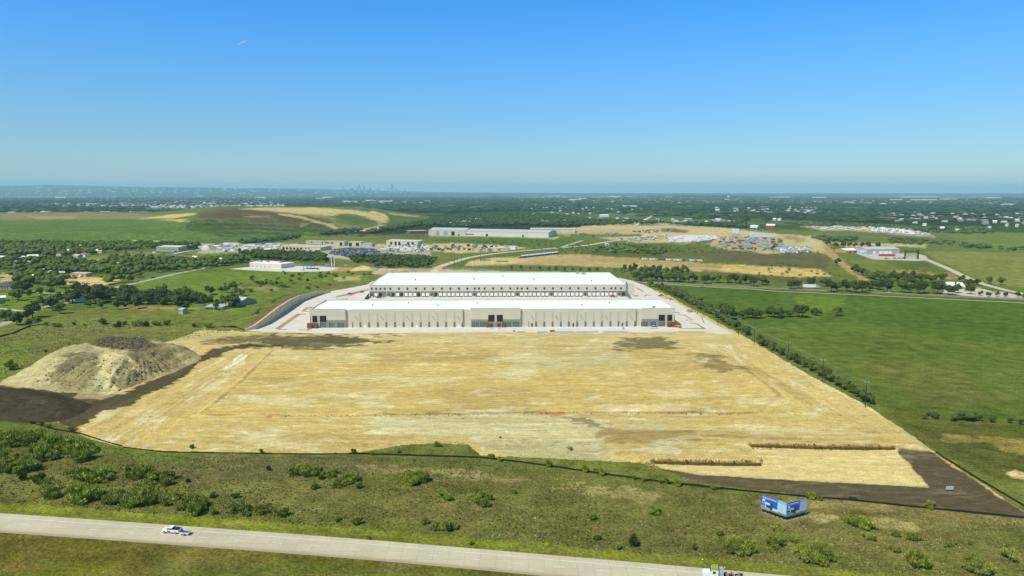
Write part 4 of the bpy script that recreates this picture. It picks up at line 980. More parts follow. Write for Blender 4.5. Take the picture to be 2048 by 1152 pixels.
# distant towns: uncountable small pale roofs
def town(polys,n,seed,label,sz=(10,18)):
    r=np.random.default_rng(seed); V=[];F=[];MI=[]
    for poly,k in zip(polys,n):
        xs=[p[0] for p in poly]; ys=[p[1] for p in poly]; a=r.uniform(min(xs),max(xs),k*2); b=r.uniform(min(ys),max(ys),k*2); ok=inpoly(a,b,poly); X,Y=Pn(a[ok][:k],b[ok][:k])
        for x,y in zip(X,Y):
            w,d,h=r.uniform(*sz),r.uniform(*sz),r.uniform(4,7); b0=len(V); rr=h*.35
            V+=[(x-w/2,y-d/2,0),(x+w/2,y-d/2,0),(x+w/2,y+d/2,0),(x-w/2,y+d/2,0),(x-w/2,y-d/2,h),(x+w/2,y-d/2,h),(x+w/2,y+d/2,h),(x-w/2,y+d/2,h),(x-w/2,y,h+rr),(x+w/2,y,h+rr)]
            m=int(r.integers(4)); F+=[(b0,b0+1,b0+5,b0+4),(b0+1,b0+2,b0+6,b0+9,b0+5),(b0+2,b0+3,b0+7,b0+6),(b0+3,b0,b0+4,b0+8,b0+7),(b0+4,b0+5,b0+9,b0+8),(b0+8,b0+9,b0+6,b0+7)]; MI+=[m]*6
    mats=[M('town_white',(.62,.62,.58),.8,.05,.01),M('town_grey',(.30,.30,.30),.8,.05,.01),M('town_tan',(.42,.37,.29),.8,.05,.01),M('town_pale',(.48,.49,.48),.8,.05,.01)]
    tag(mesh_np('town',V,F,None,mats=mats,midx=MI),label,'town',kind='stuff')
town([[(60,408),(220,407),(400,401),(560,403),(575,412),(420,417),(230,414),(120,413)],[(180,399),(560,397),(560,400),(180,403)],[(0,386),(600,388),(600,396),(0,396)]],[700,300,420],81,'far suburb of small grey and pale roofs left of the landfill',(12,22))
town([[(1030,396),(1240,392),(1640,398),(1640,406),(1200,406),(1040,402)],[(1560,400),(1960,398),(2060,404),(2060,408),(1600,408)],[(640,390),(2060,389),(2060,394),(640,395)],[(680,401),(860,400),(860,407),(680,408)]],[650,420,600,130],82,'far suburbs of small pale roofs right of the skyline',(14,26))
def hilltown(n,seed,label):
    r=np.random.default_rng(seed); V=[];F=[];MI=[]; HX=[q[0] for q in hp]; HT=[q[1] for q in hp]; k=0
    while k<n:
        px_=r.uniform(-60,760); top=float(np.interp(px_,HX,HT)); t=(top-576)/FPX; zc=CAM_H-26000*(SP+t*CP)/(CP-t*SP); y=17700+r.random()**.7*7800
        z=zc*(y-17500)/8500; x=(px_-1024)/FPX*(y*CP); w,d,h=r.uniform(25,90),r.uniform(20,40),r.uniform(6,16); b0=len(V)
        V+=[(x-w/2,y-d/2,z-8),(x+w/2,y-d/2,z-8),(x+w/2,y+d/2,z-8),(x-w/2,y+d/2,z-8),(x-w/2,y-d/2,z+h),(x+w/2,y-d/2,z+h),(x+w/2,y+d/2,z+h),(x-w/2,y+d/2,z+h)]
        F+=[(b0,b0+1,b0+5,b0+4),(b0+1,b0+2,b0+6,b0+5),(b0+2,b0+3,b0+7,b0+6),(b0+3,b0,b0+4,b0+7),(b0+4,b0+5,b0+6,b0+7)]; MI+=[int(r.integers(2))]*5; k+=1
    tag(mesh_np('hill_town',V,F,None,mats=[M('town_white',(.62,.62,.58)),M('town_pale',(.48,.49,.48))],midx=MI),label,'town',kind='stuff')
hilltown(240,84,'pale roofs scattered on the hazy hillside at the left horizon')
town([[(0,425),(280,425),(330,429),(0,431)],[(150,426),(300,426),(300,429),(150,429)]],[60,50],85,'row of pale sheds and yards behind the landfill, far left',(14,40))
town([[(1020,410),(1300,408),(1300,426),(1050,432)],[(1420,416),(1640,414),(1640,428),(1430,428)],[(1750,426),(2060,424),(2060,450),(1800,448)],[(900,440),(1180,436),(1180,446),(900,450)],[(1230,438),(1480,440),(1480,450),(1240,448)]],[60,90,70,40,40],83,'small farm roofs sprinkled through the far woods',(9,16))
# ================================================================== PLANTS
def leafmat(name, c1, c2, rnd=.25):
    m,nt,b=nodes(name,.7,.15); tc=nt.nodes.new('ShaderNodeTexCoord').outputs['Object']
    oi=nt.nodes.new('ShaderNodeObjectInfo').outputs['Random']
    f=nramp(nt,nnoise(nt,.9,3,tc),.35,.65,0,1); col=nmix(nt,f,c1,c2)
    k=nmath(nt,'MULTIPLY',nramp(nt,oi,0,1,1-rnd,1+rnd),nramp(nt,nnoise(nt,4.,2,tc),.3,.7,.75,1.25))
    nt.links.new(nscale(nt,col,k),b.inputs['Base Color'])
    b.inputs['Subsurface Weight'].default_value=0
    return m
LEAF=leafmat('tree_leaves',(.060,.090,.014),(.13,.17,.026)); LEAF2=leafmat('pale_leaves',(.085,.125,.024),(.15,.20,.04)); LEAFD=leafmat('dark_leaves',(.040,.062,.011),(.085,.115,.020))
BUSHL=leafmat('bush_leaves',(.13,.19,.020),(.30,.36,.040),.3); BUSHY=leafmat('yellow_bush_leaves',(.20,.25,.03),(.36,.38,.06),.25); BARK=M('bark',(.10,.08,.06),.9,.2,2.)
OLIVEL=leafmat('brush_leaves',(.16,.20,.032),(.29,.32,.06),.3)
ICO=None
def ico():
    global ICO
    if ICO is None:
        import bmesh
        bm=bmesh.new(); bmesh.ops.create_icosphere(bm,subdivisions=1,radius=1); ICO=(np.array([v.co[:] for v in bm.verts]),[tuple(v.index for v in f.verts) for f in bm.faces]); bm.free()
    return ICO
def crown_mesh(name, seed, R0, H, zc, lobes, nleaf, ls, mat, spread=.62, upright=False, wisp=False):
    """lobed crown: an uneven inner mass and many small leaf clumps through and around it"""
    r=np.random.default_rng(seed); IV,IF=ico(); V=[];F=[]
    L=[]
    for k in range(lobes):
        a=r.uniform(0,6.28); q=math.sqrt(r.uniform(0,1))*spread*R0; lz=zc+r.uniform(-.34,.36)*H*(1-.35*q/R0)
        L.append((q*math.cos(a),q*math.sin(a),lz,R0*r.uniform(.30,.52),H*r.uniform(.2,.32)))
    for (x,y,z,rr,hh) in L:
        b0=len(V); n=1+r.uniform(-.3,.15,(len(IV),1)); vv=IV*n*np.array([rr,rr,hh])*(.5 if wisp else .78)+np.array([x,y,z]); V+=vv.tolist(); F+=[tuple(i+b0 for i in f) for f in IF]
    for k in range(nleaf):
        x,y,z,rr,hh=L[int(r.integers(len(L)))]; d=r.normal(size=3); d/=np.linalg.norm(d); t=r.uniform(.72,1.18)
        if d[2]<-.3: d[2]*=.5
        c=np.array([x,y,z])+d*np.array([rr,rr,hh])*t; s=ls*r.uniform(.6,1.5)
        n=d+r.normal(size=3)*.55; n/=np.linalg.norm(n); u=np.cross(n,r.normal(size=3)); u/=np.linalg.norm(u)+1e-9; v=np.cross(n,u)
        if wisp: u=np.array([d[0]*.5,d[1]*.5,.9])+r.normal(size=3)*.3; u=u/np.linalg.norm(u)*1.7; v=np.cross(u,r.normal(size=3)); v=v/(np.linalg.norm(v)+1e-9)*.55
        b0=len(V); V+=[(c-u*s).tolist(),(c-v*s*.7).tolist(),(c+u*s*.9+n*s*.2).tolist(),(c+v*s*.8).tolist()]; F.append((b0,b0+1,b0+2,b0+3))
    me=bpy.data.meshes.new(name); me.from_pydata(V,[],F); me.update(); me.materials.append(mat); return me
def trunk_mesh(seed, h, r0):
    r=random.Random(seed); m=MB(); top=Vector((r.uniform(-.4,.4),r.uniform(-.4,.4),h*.55))
    m.tube((0,0,-.1),top,r0,r0*.6,7)
    for k in range(4):
        a=k*1.57+r.uniform(-.4,.4); e=Vector((math.cos(a)*h*.28,math.sin(a)*h*.28,h*.88)); s=Vector((0,0,h*.3)).lerp(top,.4+.15*k); m.tube(s,e,r0*.42,r0*.12,5)
    return m.mesh('trunk',BARK)
def proto(name,crown,trunk=None,cn='crown'):
    t=bpy.data.objects.new(name,None)
    c=bpy.data.objects.new(cn,crown); c.parent=t
    if trunk: k=bpy.data.objects.new('trunk',trunk); k.parent=t
    return t
TREES=[]
for i,(mt,n,up) in enumerate(((LEAF,9,0),(LEAF,12,0),(LEAFD,10,0),(LEAF2,9,0),(LEAF,7,1),(LEAFD,13,0))):
    Rr=5.2 if not up else 3.6
    TREES.append(proto('tree',crown_mesh('crown',50+i,Rr,8.,6.4 if not up else 6.8,n,1150,.48,mt),trunk_mesh(i,8,.32)))
YOUNG=[proto('tree',crown_mesh('crown',80+i,2.6,5.0,4.0,6,380,.32,(LEAF,LEAFD)[i%2]),trunk_mesh(20+i,4.6,.14)) for i in range(3)]
BUSH=[proto('shrub',crown_mesh('foliage',90+i,(1.5,1.9,2.3,1.3,2.0,1.6)[i],(2.0,1.8,2.2,2.4,1.5,1.9)[i],.95,(5,7,9,4,8,6)[i],(900,1100,1300,800,1000,950)[i],.16,(BUSHL,BUSHL,BUSHL,LEAFD,OLIVEL,BUSHY)[i],.78,False,True),None,'foliage') for i in range(6)]
def plant(proto, x, y, s, rz, label, cat, group, kindname=None, sz=1., z=0.):
    def cp(o,par):
        c=o.copy(); C.objects.link(c)
        if par is not None: c.parent=par
        for ch in list(o.children): cp(ch,c)
        return c
    r=cp(proto,None); r.location=(x,y,z); r.rotation_euler=(0,0,rz); r.scale=(s,s,s*sz)
    if kindname: r.name=kindname
    return tag(r,label,cat,group)
rt=random.Random(5)
# --- trees placed one by one: (x, y pixel of the foot, height in metres, kind)
TW=[]
def ht(kind): return 10.4
def tree(px_,py_,h,kind,label,group,name='tree'):
    h*=1.22 if (px_>1200 and py_<612) else (1.12 if px_<600 else 1.05)
    p=P(px_,py_); pr=TREES[kind]; s=h/10.4
    plant(pr,p.x,p.y,s,rt.uniform(0,6.28),label,'tree',group,name,rt.uniform(.9,1.08)); TW.append((px_,py_))
def row(pts,hr,kinds,lab,group,jit=0):
    pts=sorted(pts)
    for i,q in enumerate(pts):
        tree(q[0],q[1],q[2] if len(q)>2 else rt.uniform(*hr),rt.choice(kinds),lab.format(n=ordw(i),N=ordw(i)),group)
def along(pts,step,jx=0,jy=0,skip=0):
    W=[P(*q) for q in pts]; out=[]; L=0
    for a,b in zip(W[:-1],W[1:]):
        l=(b-a).length; k=-L
        while k+step<=l:
            k+=step
            if k>=0:
                p=a.lerp(b,k/l); x=p.x+rt.uniform(-jx,jx); y=p.y+rt.uniform(-jy,jy)
                if rt.random()>skip: q=proj(x,y,0); out.append((float(q[0]),float(q[1])))
        L=l-k
    return out
Z2=lambda x,y:(980+x/4.096,520+y/4.096)
small=[Z2(*q) for q in ((177,80),(255,82),(330,82),(407,84),(483,94),(540,100),(610,98),(677,92),(742,102),(812,106),(878,98),(1020,96),(1077,106))]
for i,(x,y) in enumerate(small):
    h=(6,7,6,7,7,9,8,6,7,8,7,5,7)[i]; p=P(x,y); pr=YOUNG[i%3]
    plant(pr,p.x,p.y,h/6.6,i,f'{ordw(i)} small tree from the left in the row on the verge behind the rear warehouse','tree','young trees on the verge behind the rear warehouse','tree')
row([(1262,548,9),(1271,545,10),(1284,549,8),(1293,551,10),(1303,546,9),(1312,551,9),(1318,545,8),(1333,549,9),(1345,551,9),(1352,545,8),(1362,549,8),(1375,549,7),(1249,543,8),(1367,543,7)],(7,9),(0,2,4),'{n} tree from the left in the clump beyond the right corner of the rear warehouse','clump beyond the rear warehouse')
Z6=lambda x,y:(1160+x/4.452,430+y/4.452)
r1=[Z6(*q) for q in ((500,585),(545,592),(590,590),(640,585),(690,590),(740,592),(790,596),(850,592),(885,600),(920,596),(970,604),(1015,598),(1115,612),(1180,600),(1225,602),(1315,604),(1385,608),(1420,616),(1475,612),(1545,636),(1620,624),(1665,622))]
row([(x,y,(6 if i%4==1 else 9.5)) for i,(x,y) in enumerate(r1)],(8,11),(2,5,0,2),'{n} tree from the left in the row along the back road, left half','trees along the back road')
Z7=lambda x,y:(1560+x/4.197,430+y/4.197)
r2=[Z7(*q) for q in ((90,622),(150,618),(260,600),(360,600),(430,645),(480,640),(560,642),(620,652),(690,652),(745,640),(790,620),(830,628),(900,650),(1020,652),(1085,654),(1165,662),(1210,660),(1320,662),(1410,668),(1450,672),(1490,655),(1595,665),(1680,680),(1750,690),(1825,685),(1890,690),(1995,692),(2060,700))]
row([(x,y,(11 if i in (4,6,7,8,12,13,15,16,17) else (4.5 if i>21 else 8))) for i,(x,y) in enumerate(r2)],(8,11),(2,5,0),'{n} tree from the left in the row along the back road, right half','trees along the back road right half')
row([Z7(*q)+(9.,) for q in ((620,480),(650,500),(700,510),(740,530),(770,560),(800,545),(840,550),(870,560),(905,555),(945,550),(985,560),(1030,545),(1075,560),(1120,550),(1180,560),(1230,565),(1280,570),(1360,560),(1100,590),(860,600),(920,600))],(8,10),(0,2,3),'{n} tree from the left in the thicket between the field track and the store','thicket by the store')
row([Z7(*q)+(9.,) for q in ((400,260),(470,275),(530,275),(580,272),(630,276),(690,276),(740,276),(820,280))],(7,10),(2,5),'{n} tree from the left in the line behind the white-roofed barn','trees behind the barn')
row([(1675,531,9)],(8,9),(2,),'lone dark round tree beside the dirt field track','lone trees'); row([(1545,500,7)],(6,8),(2,),'small lone tree in the brown scrub field','lone trees')
row([Z7(*q)+(7.,) for q in ((1520,560),(1570,600),(1610,590),(1655,590))],(6,8),(0,2),'{n} tree from the left behind the white-roofed store','trees behind the store')
row([Z7(*q)+(8.,) for q in ((1750,580),(1855,590))],(6,8),(0,),'{n} tree from the left in the pasture beyond the concrete drive','pasture trees')
# hedge along the right of the site: bushes and trees
hedge=along([(1300,572),(1345,589),(1400,617),(1450,645),(1500,672)],7.5,2.0,3.5)+along([(1512,684),(1545,700),(1600,728),(1660,762),(1720,794),(1745,812)],3.7,1.2,1.6)
hedge2=along([(1318,574),(1365,590),(1415,617),(1465,645)],9,2.0,3)
for nm,hh,(lo,hi) in (('near',hedge,(3.6,7)),('outer',hedge2,(3,6))):
    hh=sorted(hh,key=lambda q:q[1])
    for i,q in enumerate(hh):
        tree(q[0],q[1],rt.uniform(lo,hi) if q[1]<690 else rt.uniform(3.6,6.2),rt.choice((0,3,0,2,3)),f'{ordw(i)} bushy tree from the far end of the {nm} hedge line right of the site','hedge right of the building site')
row([(1447,637,13),(1459,639,10),(1436,632,8),(1440,636,6),(1471,637,6),(1480,638,7)],(5,9),(2,5,0),'{n} tree from the left in the dark clump beside the hedge and power line','dark clump beside the hedge')
row([(1496,636,8),(1504,637,9),(1513,637,8),(1522,637,7),(1537,634,7),(1548,635,10),(1556,636,9),(1564,634,8),(1577,634,6),(1597,634,10),(1605,635,11),(1631,631,6),(1626,630,6),(1638,631,5),(1677,632,8),(1580,634,6)],(6,9),(2,0,5),'{n} dark tree from the left in the broken line across the green field','field line trees')
row([(1850,838,2.6),(1866,835,3.5),(1872,838,3),(1906,842,3.2),(1915,840,3.4),(1929,841,5),(1938,842,4.8),(1946,841,4),(1984,845,3),(2020,846,2.4),(1960,842,2.6),(1855,832,2.8),(2042,849,2.6)],(2,5),(0,2,3),'{n} small tree from the left along the lower edge of the green field','lower field edge trees')
# village on the left
L3=lambda x,y:(x/4.8,460+y/4.8); L9=lambda x,y:(x/9.6,560+y/9.6)
near=[L9(*q) for q in ((620,730,12),(530,760,8),(330,860,9),(400,850,5),(560,870,6),(740,860,6),(20,790,8),(130,770,8),(60,490,6),(350,400,11),(240,380,8),(450,260,13),(560,330,8),(830,540,9),(1020,570,11),(1150,640,8),(1130,430,9),(1200,420,8),(780,290,7),(960,300,7),(1150,160,11),(1080,120,10))] if False else None
lst=[(620,730,12.5),(530,765,7),(330,865,10),(400,855,5),(560,880,5.5),(740,865,6),(20,790,8),(130,775,9),(60,495,5),(350,400,10.5),(240,380,8),(450,262,13),(560,335,8),(830,545,9.5),(1020,585,11),(1150,650,8.5),(1130,430,9),(1215,425,8),(780,292,7.5),(975,300,8),(1150,165,12),(1090,150,9),(300,240,9),(540,240,10),(1960,860,4.5)]
row([(x/9.6,560+y/9.6,h) for x,y,h in lst],(6,10),(0,3,2,0),'{n} tree from the left among the lawns and drives at the left edge','trees on the village lawns')
belt=[]
for k in range(64):
    x=rt.uniform(140,392); y=rt.uniform(596,612) if x>250 else rt.uniform(590,608)
    belt.append((x,y,rt.uniform(8,13)))
row(belt,(8,12),(2,0,5,2,0),'{n} tree from the left in the dark belt behind the near meadow','tree belt behind the near meadow')
row([(175,616,6),(202,617,6),(235,619,8),(250,617,6),(270,618,9),(278,616,7),(327,610,8),(374,622,7),(345,610,9),(355,612,9),(366,622,5)],(5,9),(3,0,4),'{n} smaller tree from the left in front of the dark belt','small trees before the belt')
row([(400,606,10),(410,612,11),(418,610,9),(388,608,9),(420,590,9),(437,612,6),(452,614,11),(462,616,12),(470,613,9),(455,586,8),(466,582,9),(475,590,7),(486,592,7),(442,585,6),(425,588,6),(432,619,6)],(6,11),(0,2,0),'{n} tree from the left around the grey-roofed farm shed','trees round the farm shed')
row([(511,640,7),(518,632,6),(525,636,5),(544,618,6),(549,610,5),(507,648,4),(530,628,4.5),(560,603,3.5)],(4,7),(2,0),'{n} bushy tree from the left on the bank above the retaining wall','bushes above the retaining wall')
# --- broad woods: too many to count, one mesh each
def wood(label, polys, spacing, hr, wr, mat, seed, name='wood', lim=9000, dens=1.0):
    r=np.random.default_rng(seed); IV,IF=ico(); IFa=np.array(IF); VV=[];FF=[];n0=0
    for poly in polys:
        W=[P(*q) for q in poly]; x0,x1=min(w.x for w in W),max(w.x for w in W); y0,y1=min(w.y for w in W),max(w.y for w in W)
        gx,gy=np.meshgrid(np.arange(x0,x1,spacing),np.arange(y0,y1,spacing)); gx=gx.ravel()+r.uniform(-.5,.5,gx.size)*spacing; gy=gy.ravel()+r.uniform(-.5,.5,gy.size)*spacing
        ok=inpoly(gx,gy,[(w.x,w.y) for w in W])&(r.random(gx.size)<dens*(.25+1.1*vn(gx/60.,gy/80.,seed)))
        gx,gy=gx[ok][:lim],gy[ok][:lim]
        for a,b in zip(gx,gy):
            h=r.uniform(*hr); w=r.uniform(*wr)
            for q in range(3):
                j=IV*(1+r.uniform(-.32,.25,(len(IV),1)))*np.array([w*.36,w*.36,h*.30])+np.array([a+r.uniform(-.3,.3)*w,b+r.uniform(-.3,.3)*w,h*(.45+.2*r.random())])
                VV.append(j); FF.append(IFa+n0); n0+=len(IV)
    if not VV: return
    o=mesh_np(name,np.concatenate(VV),np.concatenate(FF),mat); tag(o,label,'woodland',kind='stuff'); return o
def woodmat(name,c1,c2):
    m,nt,b=nodes(name,.9,.0); pos=wpos(nt); f=nramp(nt,nnoise(nt,.08,3,pos),.35,.65); col=nmix(nt,f,c1,c2)
    nt.links.new(nscale(nt,col,nmath(nt,'MULTIPLY',nramp(nt,nnoise(nt,.5,3,pos),.3,.7,.6,1.4),nramp(nt,nnoise(nt,.012,3,pos),.35,.65,.8,1.2))),b.inputs['Base Color']); return m
WM=woodmat('village_wood_leaves',(.052,.080,.014),(.11,.145,.024)); WMD=woodmat('dark_wood_leaves',(.036,.056,.012),(.07,.10,.02)); WMF=woodmat('far_wood_leaves',(.028,.050,.014),(.062,.095,.024)); WMS=woodmat('scrub_leaves',(.055,.09,.022),(.10,.14,.035))
wood('dense green wood of mixed trees filling the village on the left',[[(-150,494),(150,491),(240,489),(310,497),(220,506),(140,514),(0,514),(-150,520)],[(40,522),(90,518),(150,524),(205,528),(240,514),(285,518),(345,520),(390,524),(430,520),(480,514),(500,524),(440,534),(400,539),(340,545),(300,545),(250,551),(180,548),(100,548),(40,545),(0,540),(-60,545),(-60,530)],[(20,553),(60,549),(120,556),(130,566),(110,574),(60,572),(25,566)],[(205,560),(250,552),(295,551),(290,558),(240,570),(212,570)]],11.,(7,12),(8,13),WM,61)
wood('dark line of trees between the back road and the lorry yard',[[(480,505),(560,506),(650,510),(655,525),(560,522),(520,515),(480,510)],[(500,512),(560,514),(562,521),(500,519)],[(700,514),(780,516),(870,520),(866,531),(790,530),(700,526)],[(745,530),(862,531),(862,536),(748,536)]],9.,(6,10),(7,10),WMD,62,dens=1.6)
wood('tree line along the foot of the landfill',[[(480,486),(540,480),(600,474),(600,478),(540,486),(480,492)],[(640,468),(700,461),(735,462),(700,466),(640,472)],[(735,463),(800,452),(860,441),(885,438),(886,442),(840,452),(780,462),(740,468)],[(0,487),(300,488),(300,491),(0,492)],[(300,490),(360,489),(400,493),(390,500),(300,497)]],11.,(7,11),(9,13),WMD,63,dens=1.5)
wood('broad dark forest beyond the long factory building',[[(870,436),(1000,428),(1120,431),(1170,440),(1160,454),(1020,452),(900,456),(850,452),(850,444)],[(1200,447),(1330,449),(1480,447),(1500,457),(1440,455),(1330,449)],[(1160,440),(1260,443),(1330,446),(1240,450),(1160,452)]],17.,(9,13),(15,22),WMF,64,dens=.95)
wood('scrubby green woodland patches on the right of the plain',[[(1240,490),(1330,500),(1330,512),(1215,508),(1180,503)],[(1560,446),(1700,448),(1860,455),(1960,462),(1940,470),(1880,466),(1740,455),(1600,452)],[(1625,476),(1715,476),(1712,485),(1640,483)],[(1880,484),(1960,492),(2060,499),(2060,505),(1940,497),(1880,490)],[(1780,478),(1880,482),(1880,492),(1780,488)],[(1900,455),(1975,456),(1990,468),(1920,466)]],13.,(5,9),(9,14),WMS,65,dens=.8)
wood('far scattered woods fading into the haze',[[(-200,398),(1000,396),(2200,398),(2200,440),(1900,446),(1500,444),(1180,428),(1000,420),(860,428),(600,411),(300,412),(300,430),(-200,424)]],75.,(9,14),(50,95),WMF,66,lim=9000,dens=.62)
wood('scattered low scrub in the meadows around the yards',[[(860,482),(1000,478),(1130,482),(1110,496),(1000,490)],[(1060,496),(1200,486),(1640,500),(1640,510),(1400,505),(1100,510)],[(560,545),(740,540),(720,560),(600,575),(430,585),(400,570)],[(780,472),(850,466),(860,474),(790,480)],[(1560,520),(1700,560),(1660,565),(1500,550)]],15.,(1.5,3.6),(3,5.5),WMS,67,dens=.5)
# --- shrubs on the foreground slope, each its own
SHP=[]
def blob(cx,cy,rx,ry,n,s=(.8,1.5),k=(0,1,2,4)): 
    for _ in range(n):
        a=rt.uniform(0,6.28); q=math.sqrt(rt.random()); SHP.append((cx+rx*q*math.cos(a),cy+ry*q*math.sin(a),rt.uniform(*s),rt.choice(k)))
for a in ((30,885,60,16,17,(1.1,1.7)),(100,905,75,20,20,(1.1,1.7)),(30,930,55,20,12,(1,1.6),(0,4,2)),(155,912,30,14,8,(1,1.6)),(60,945,50,10,4),(110,975,40,12,6),(180,955,40,12,7),(300,960,50,11,15,(1,1.5)),(150,995,60,12,10,(1,1.5)),(255,1000,60,13,13,(1,1.5)),(330,1010,70,12,14,(1,1.5),(4,1,5)),(430,1022,60,9,10,(.8,1.3),(4,1,0)),(520,1028,40,7,6,(.7,1.2),(4,0)),(600,952,34,5,6,(.8,1.3)),(680,955,40,9,5,(.7,1.1)),(700,970,30,12,5,(.7,1.1)),(825,962,36,9,9,(.8,1.3),(4,1)),(960,1008,24,12,7,(.7,1.2),(5,0)),(885,1056,24,8,6,(.8,1.3),(5,0)),(900,990,18,14,4,(.6,.9)),(1500,1100,34,16,9,(.9,1.6),(0,5,1)),(1475,1104,18,10,5,(.9,1.4),(4,0)),(1628,1114,40,16,10,(1.0,1.7),(4,5,0)),(1780,1085,60,20,7,(.5,.9),(4,0)),(1565,1090,26,12,5,(.7,1.2)),(1725,1055,24,8,5,(.8,1.3)),(1955,1140,30,10,7,(.8,1.4),(5,4)),(1910,1090,30,14,5,(.5,.9)),(1300,1024,14,10,4,(.5,.9))): blob(*a)
for q in ((570,1035,1.2,0),(1274,1090,1.6,3),(1834,1130,1.9,5),(1838,1136,1.5,0),(1558,1064,1.3,5),(1620,996,1.2,0),(715,1052,1.1,0),(470,998,1.0,0),(430,995,.9,0),(540,942,.8,3),(380,964,.8,3),(630,978,.9,5),(800,905,.8,0),(875,892,1.1,5),(981,920,1.,0),(1002,922,.8,0),(1100,932,1.,0),(1173,943,1.1,0),(1190,947,1.1,0),(1206,949,1.,0),(1265,958,.8,0),(1355,970,1.1,0),(1430,978,.8,4),(1640,1000,.7,0),(1858,1018,.9,5),(1140,900,.5,4),(705,907,.8,0),(742,909,.7,0),(520,906,.6,0),(382,897,.7,0),(60,848,.8,0),(80,852,.9,0),(95,856,.7,4),(140,862,.8,0),(1188,1042,.9,0),(1195,1082,.9,0),(1392,1100,.8,0),(1440,1074,.8,0),(1700,1046,1.,5),(1735,1060,1.,0),(1860,1012,.8,4),(50,957,1.3,3),(2020,1120,1.2,4),(1690,1048,.8,0),(670,1042,.7,4),(1025,988,.8,0),(1240,1100,.7,0),(850,1048,.9,5),(735,1080,.5,0),(1790,898,.4,0),(1000,876,.4,0),(945,1090,.6,0),(1640,1118,1.5,4),(1370,1052,.6,0),(1330,968,.8,0),(1318,966,.7,0),(1290,962,.7,4)): SHP.append(q)
SHP.sort()
places=[('below the silt fence at far left',300),('on the slope behind the pickup',620),('on the slope between pickup and billboard',1150),('just left of the billboard',1520),('right of the billboard',9999)]
cnt={}
NM={0:'green',1:'broad green',2:'large spreading green',3:'dark upright',4:'olive brushy',5:'bright yellow-green'}
for x,y,s,k in SHP[:300]:
    pl=next(n for n,l in places if x<l); key=(pl,k); cnt[key]=cnt.get(key,0)+1
    p=P(x,y); plant(BUSH[k],p.x,p.y,s*(1.02 if x>780 else 1.1),rt.uniform(0,6.28),None,'shrub','shrubs on the slope beside the highway','shrub',rt.uniform(.95,1.5))['label']=f'{ordw(cnt[key]-1)} {NM[k]} shrub {pl}'
ms=[Z for Z in ((440,672,.9),(520,665,1),)][:0]
mead=[(107,655,1.4),(118,655,1.2),(150,650,1.),(233,654,2.),(227,655,1.2),(253,650,1.4),(277,652,1.8),(287,652,1.6),(297,652,2.),(305,651,1.6),(313,652,1.5),(337,651,1.8),(389,655,1.4),(397,655,1.),(415,655,1.7),(204,648,1.5),(92,651,1.2),(446,655,.8),(27,732,1.6),(31,738,1.3),(12,735,1.2),(20,742,1.2),(93,704,.8),(120,652,1.),(170,652,.9)]
for i,(x,y,s) in enumerate(sorted(mead)):
    p=P(x,y); plant(BUSH[(0,3,0,1)[i%4]],p.x,p.y,s*1.15,i,f'{ordw(i)} shrub from the left in the near meadow behind the stockpiles','shrub','shrubs in the near meadow','shrub',1.15)
mid=[(640+q/7.877,460+w/7.877) for q,w in ((130,690),(440,680),(620,620),(800,700),(220,720))]+[(480+q/6.83,540+w/6.83) for q,w in ((360,150),(620,55),(800,75),(715,100),(830,135),(935,150),(680,155),(1285,95),(1210,60),(1090,105),(1035,245),(930,260),(1225,210),(430,290),(130,300),(240,190),(300,195),(360,190),(420,205),(500,200),(560,215),(600,235),(175,120))]
for i,(x,y) in enumerate(sorted(mid)):
    p=P(x,y); plant(BUSH[(1,0,3)[i%3]],p.x,p.y,rt.uniform(1.3,2.2),i,f'{ordw(i)} shrub from the left in the green pasture behind the retaining wall','shrub','shrubs in the pasture behind the wall','shrub')
# --- grass tufts and weeds of the foreground: one mass
def tufts(poly,n,seed,hr,mat,label,thr=.35):
    r=np.random.default_rng(seed); xs=[p[0] for p in poly]; ys=[p[1] for p in poly]; A=[]
    a=r.uniform(min(xs),max(xs),n*3); b=r.uniform(min(ys),max(ys),n*3); ok=inpoly(a,b,poly); a,b=a[ok],b[ok]; X,Y=Pn(a,b)
    ok=fbm(X*.045,Y*.045,seed,4)>thr+r.uniform(-.1,.1,len(X)); X,Y=X[ok][:n],Y[ok][:n]; n=len(X)
    h=r.uniform(*hr,n); w=h*r.uniform(.5,1.3,n); V=np.zeros((n,3,4,3))
    for k in range(3):
        an=r.uniform(0,3.14,n)+k*1.05; cx,cy=np.cos(an),np.sin(an); lx,ly=r.normal(0,.35,n)*h,r.normal(0,.35,n)*h
        for j,(s,z) in enumerate(((-.35,-.03),(.35,-.03),(.5,1.),(-.5,.85))):
            V[:,k,j,0]=X+cx*s*w+lx*z; V[:,k,j,1]=Y+cy*s*w+ly*z; V[:,k,j,2]=h*z
    F=np.arange(n*12).reshape(-1,4)
    o=mesh_np('grass_tufts',V.reshape(-1,3),F,mat); tag(o,label,'grass',kind='stuff')
TUFT=woodmat('tuft_grass',(.20,.20,.08),(.36,.31,.17)); TUFTG=woodmat('green_weeds',(.13,.18,.035),(.20,.25,.06))
FGP=[(-60,870),(190,890),(330,912),(700,915),(960,922),(1340,975),(1620,1003),(2100,1045),(2100,1195),(1750,1150),(1400,1118),(1050,1088),(700,1058),(350,1032),(-60,1000)]
tufts(FGP,12000,71,(.12,.4),TUFT,'dry tufts of grass over the slope between the highway and the site',.40)
tufts(FGP,12000,72,(.15,.5),TUFTG,'green weeds over the slope between the highway and the site',.46)
tufts([(-60,1068),(700,1122),(1050,1156),(1400,1195),(-60,1195)],5000,73,(.08,.2),TUFTG,'rough grass on the highway median',.42)
tufts([(-60,680),(60,640),(480,640),(480,660),(330,690),(200,690),(-60,770)],2500,74,(.3,.7),TUFT,'rough grass tufts in the near meadow',.45)
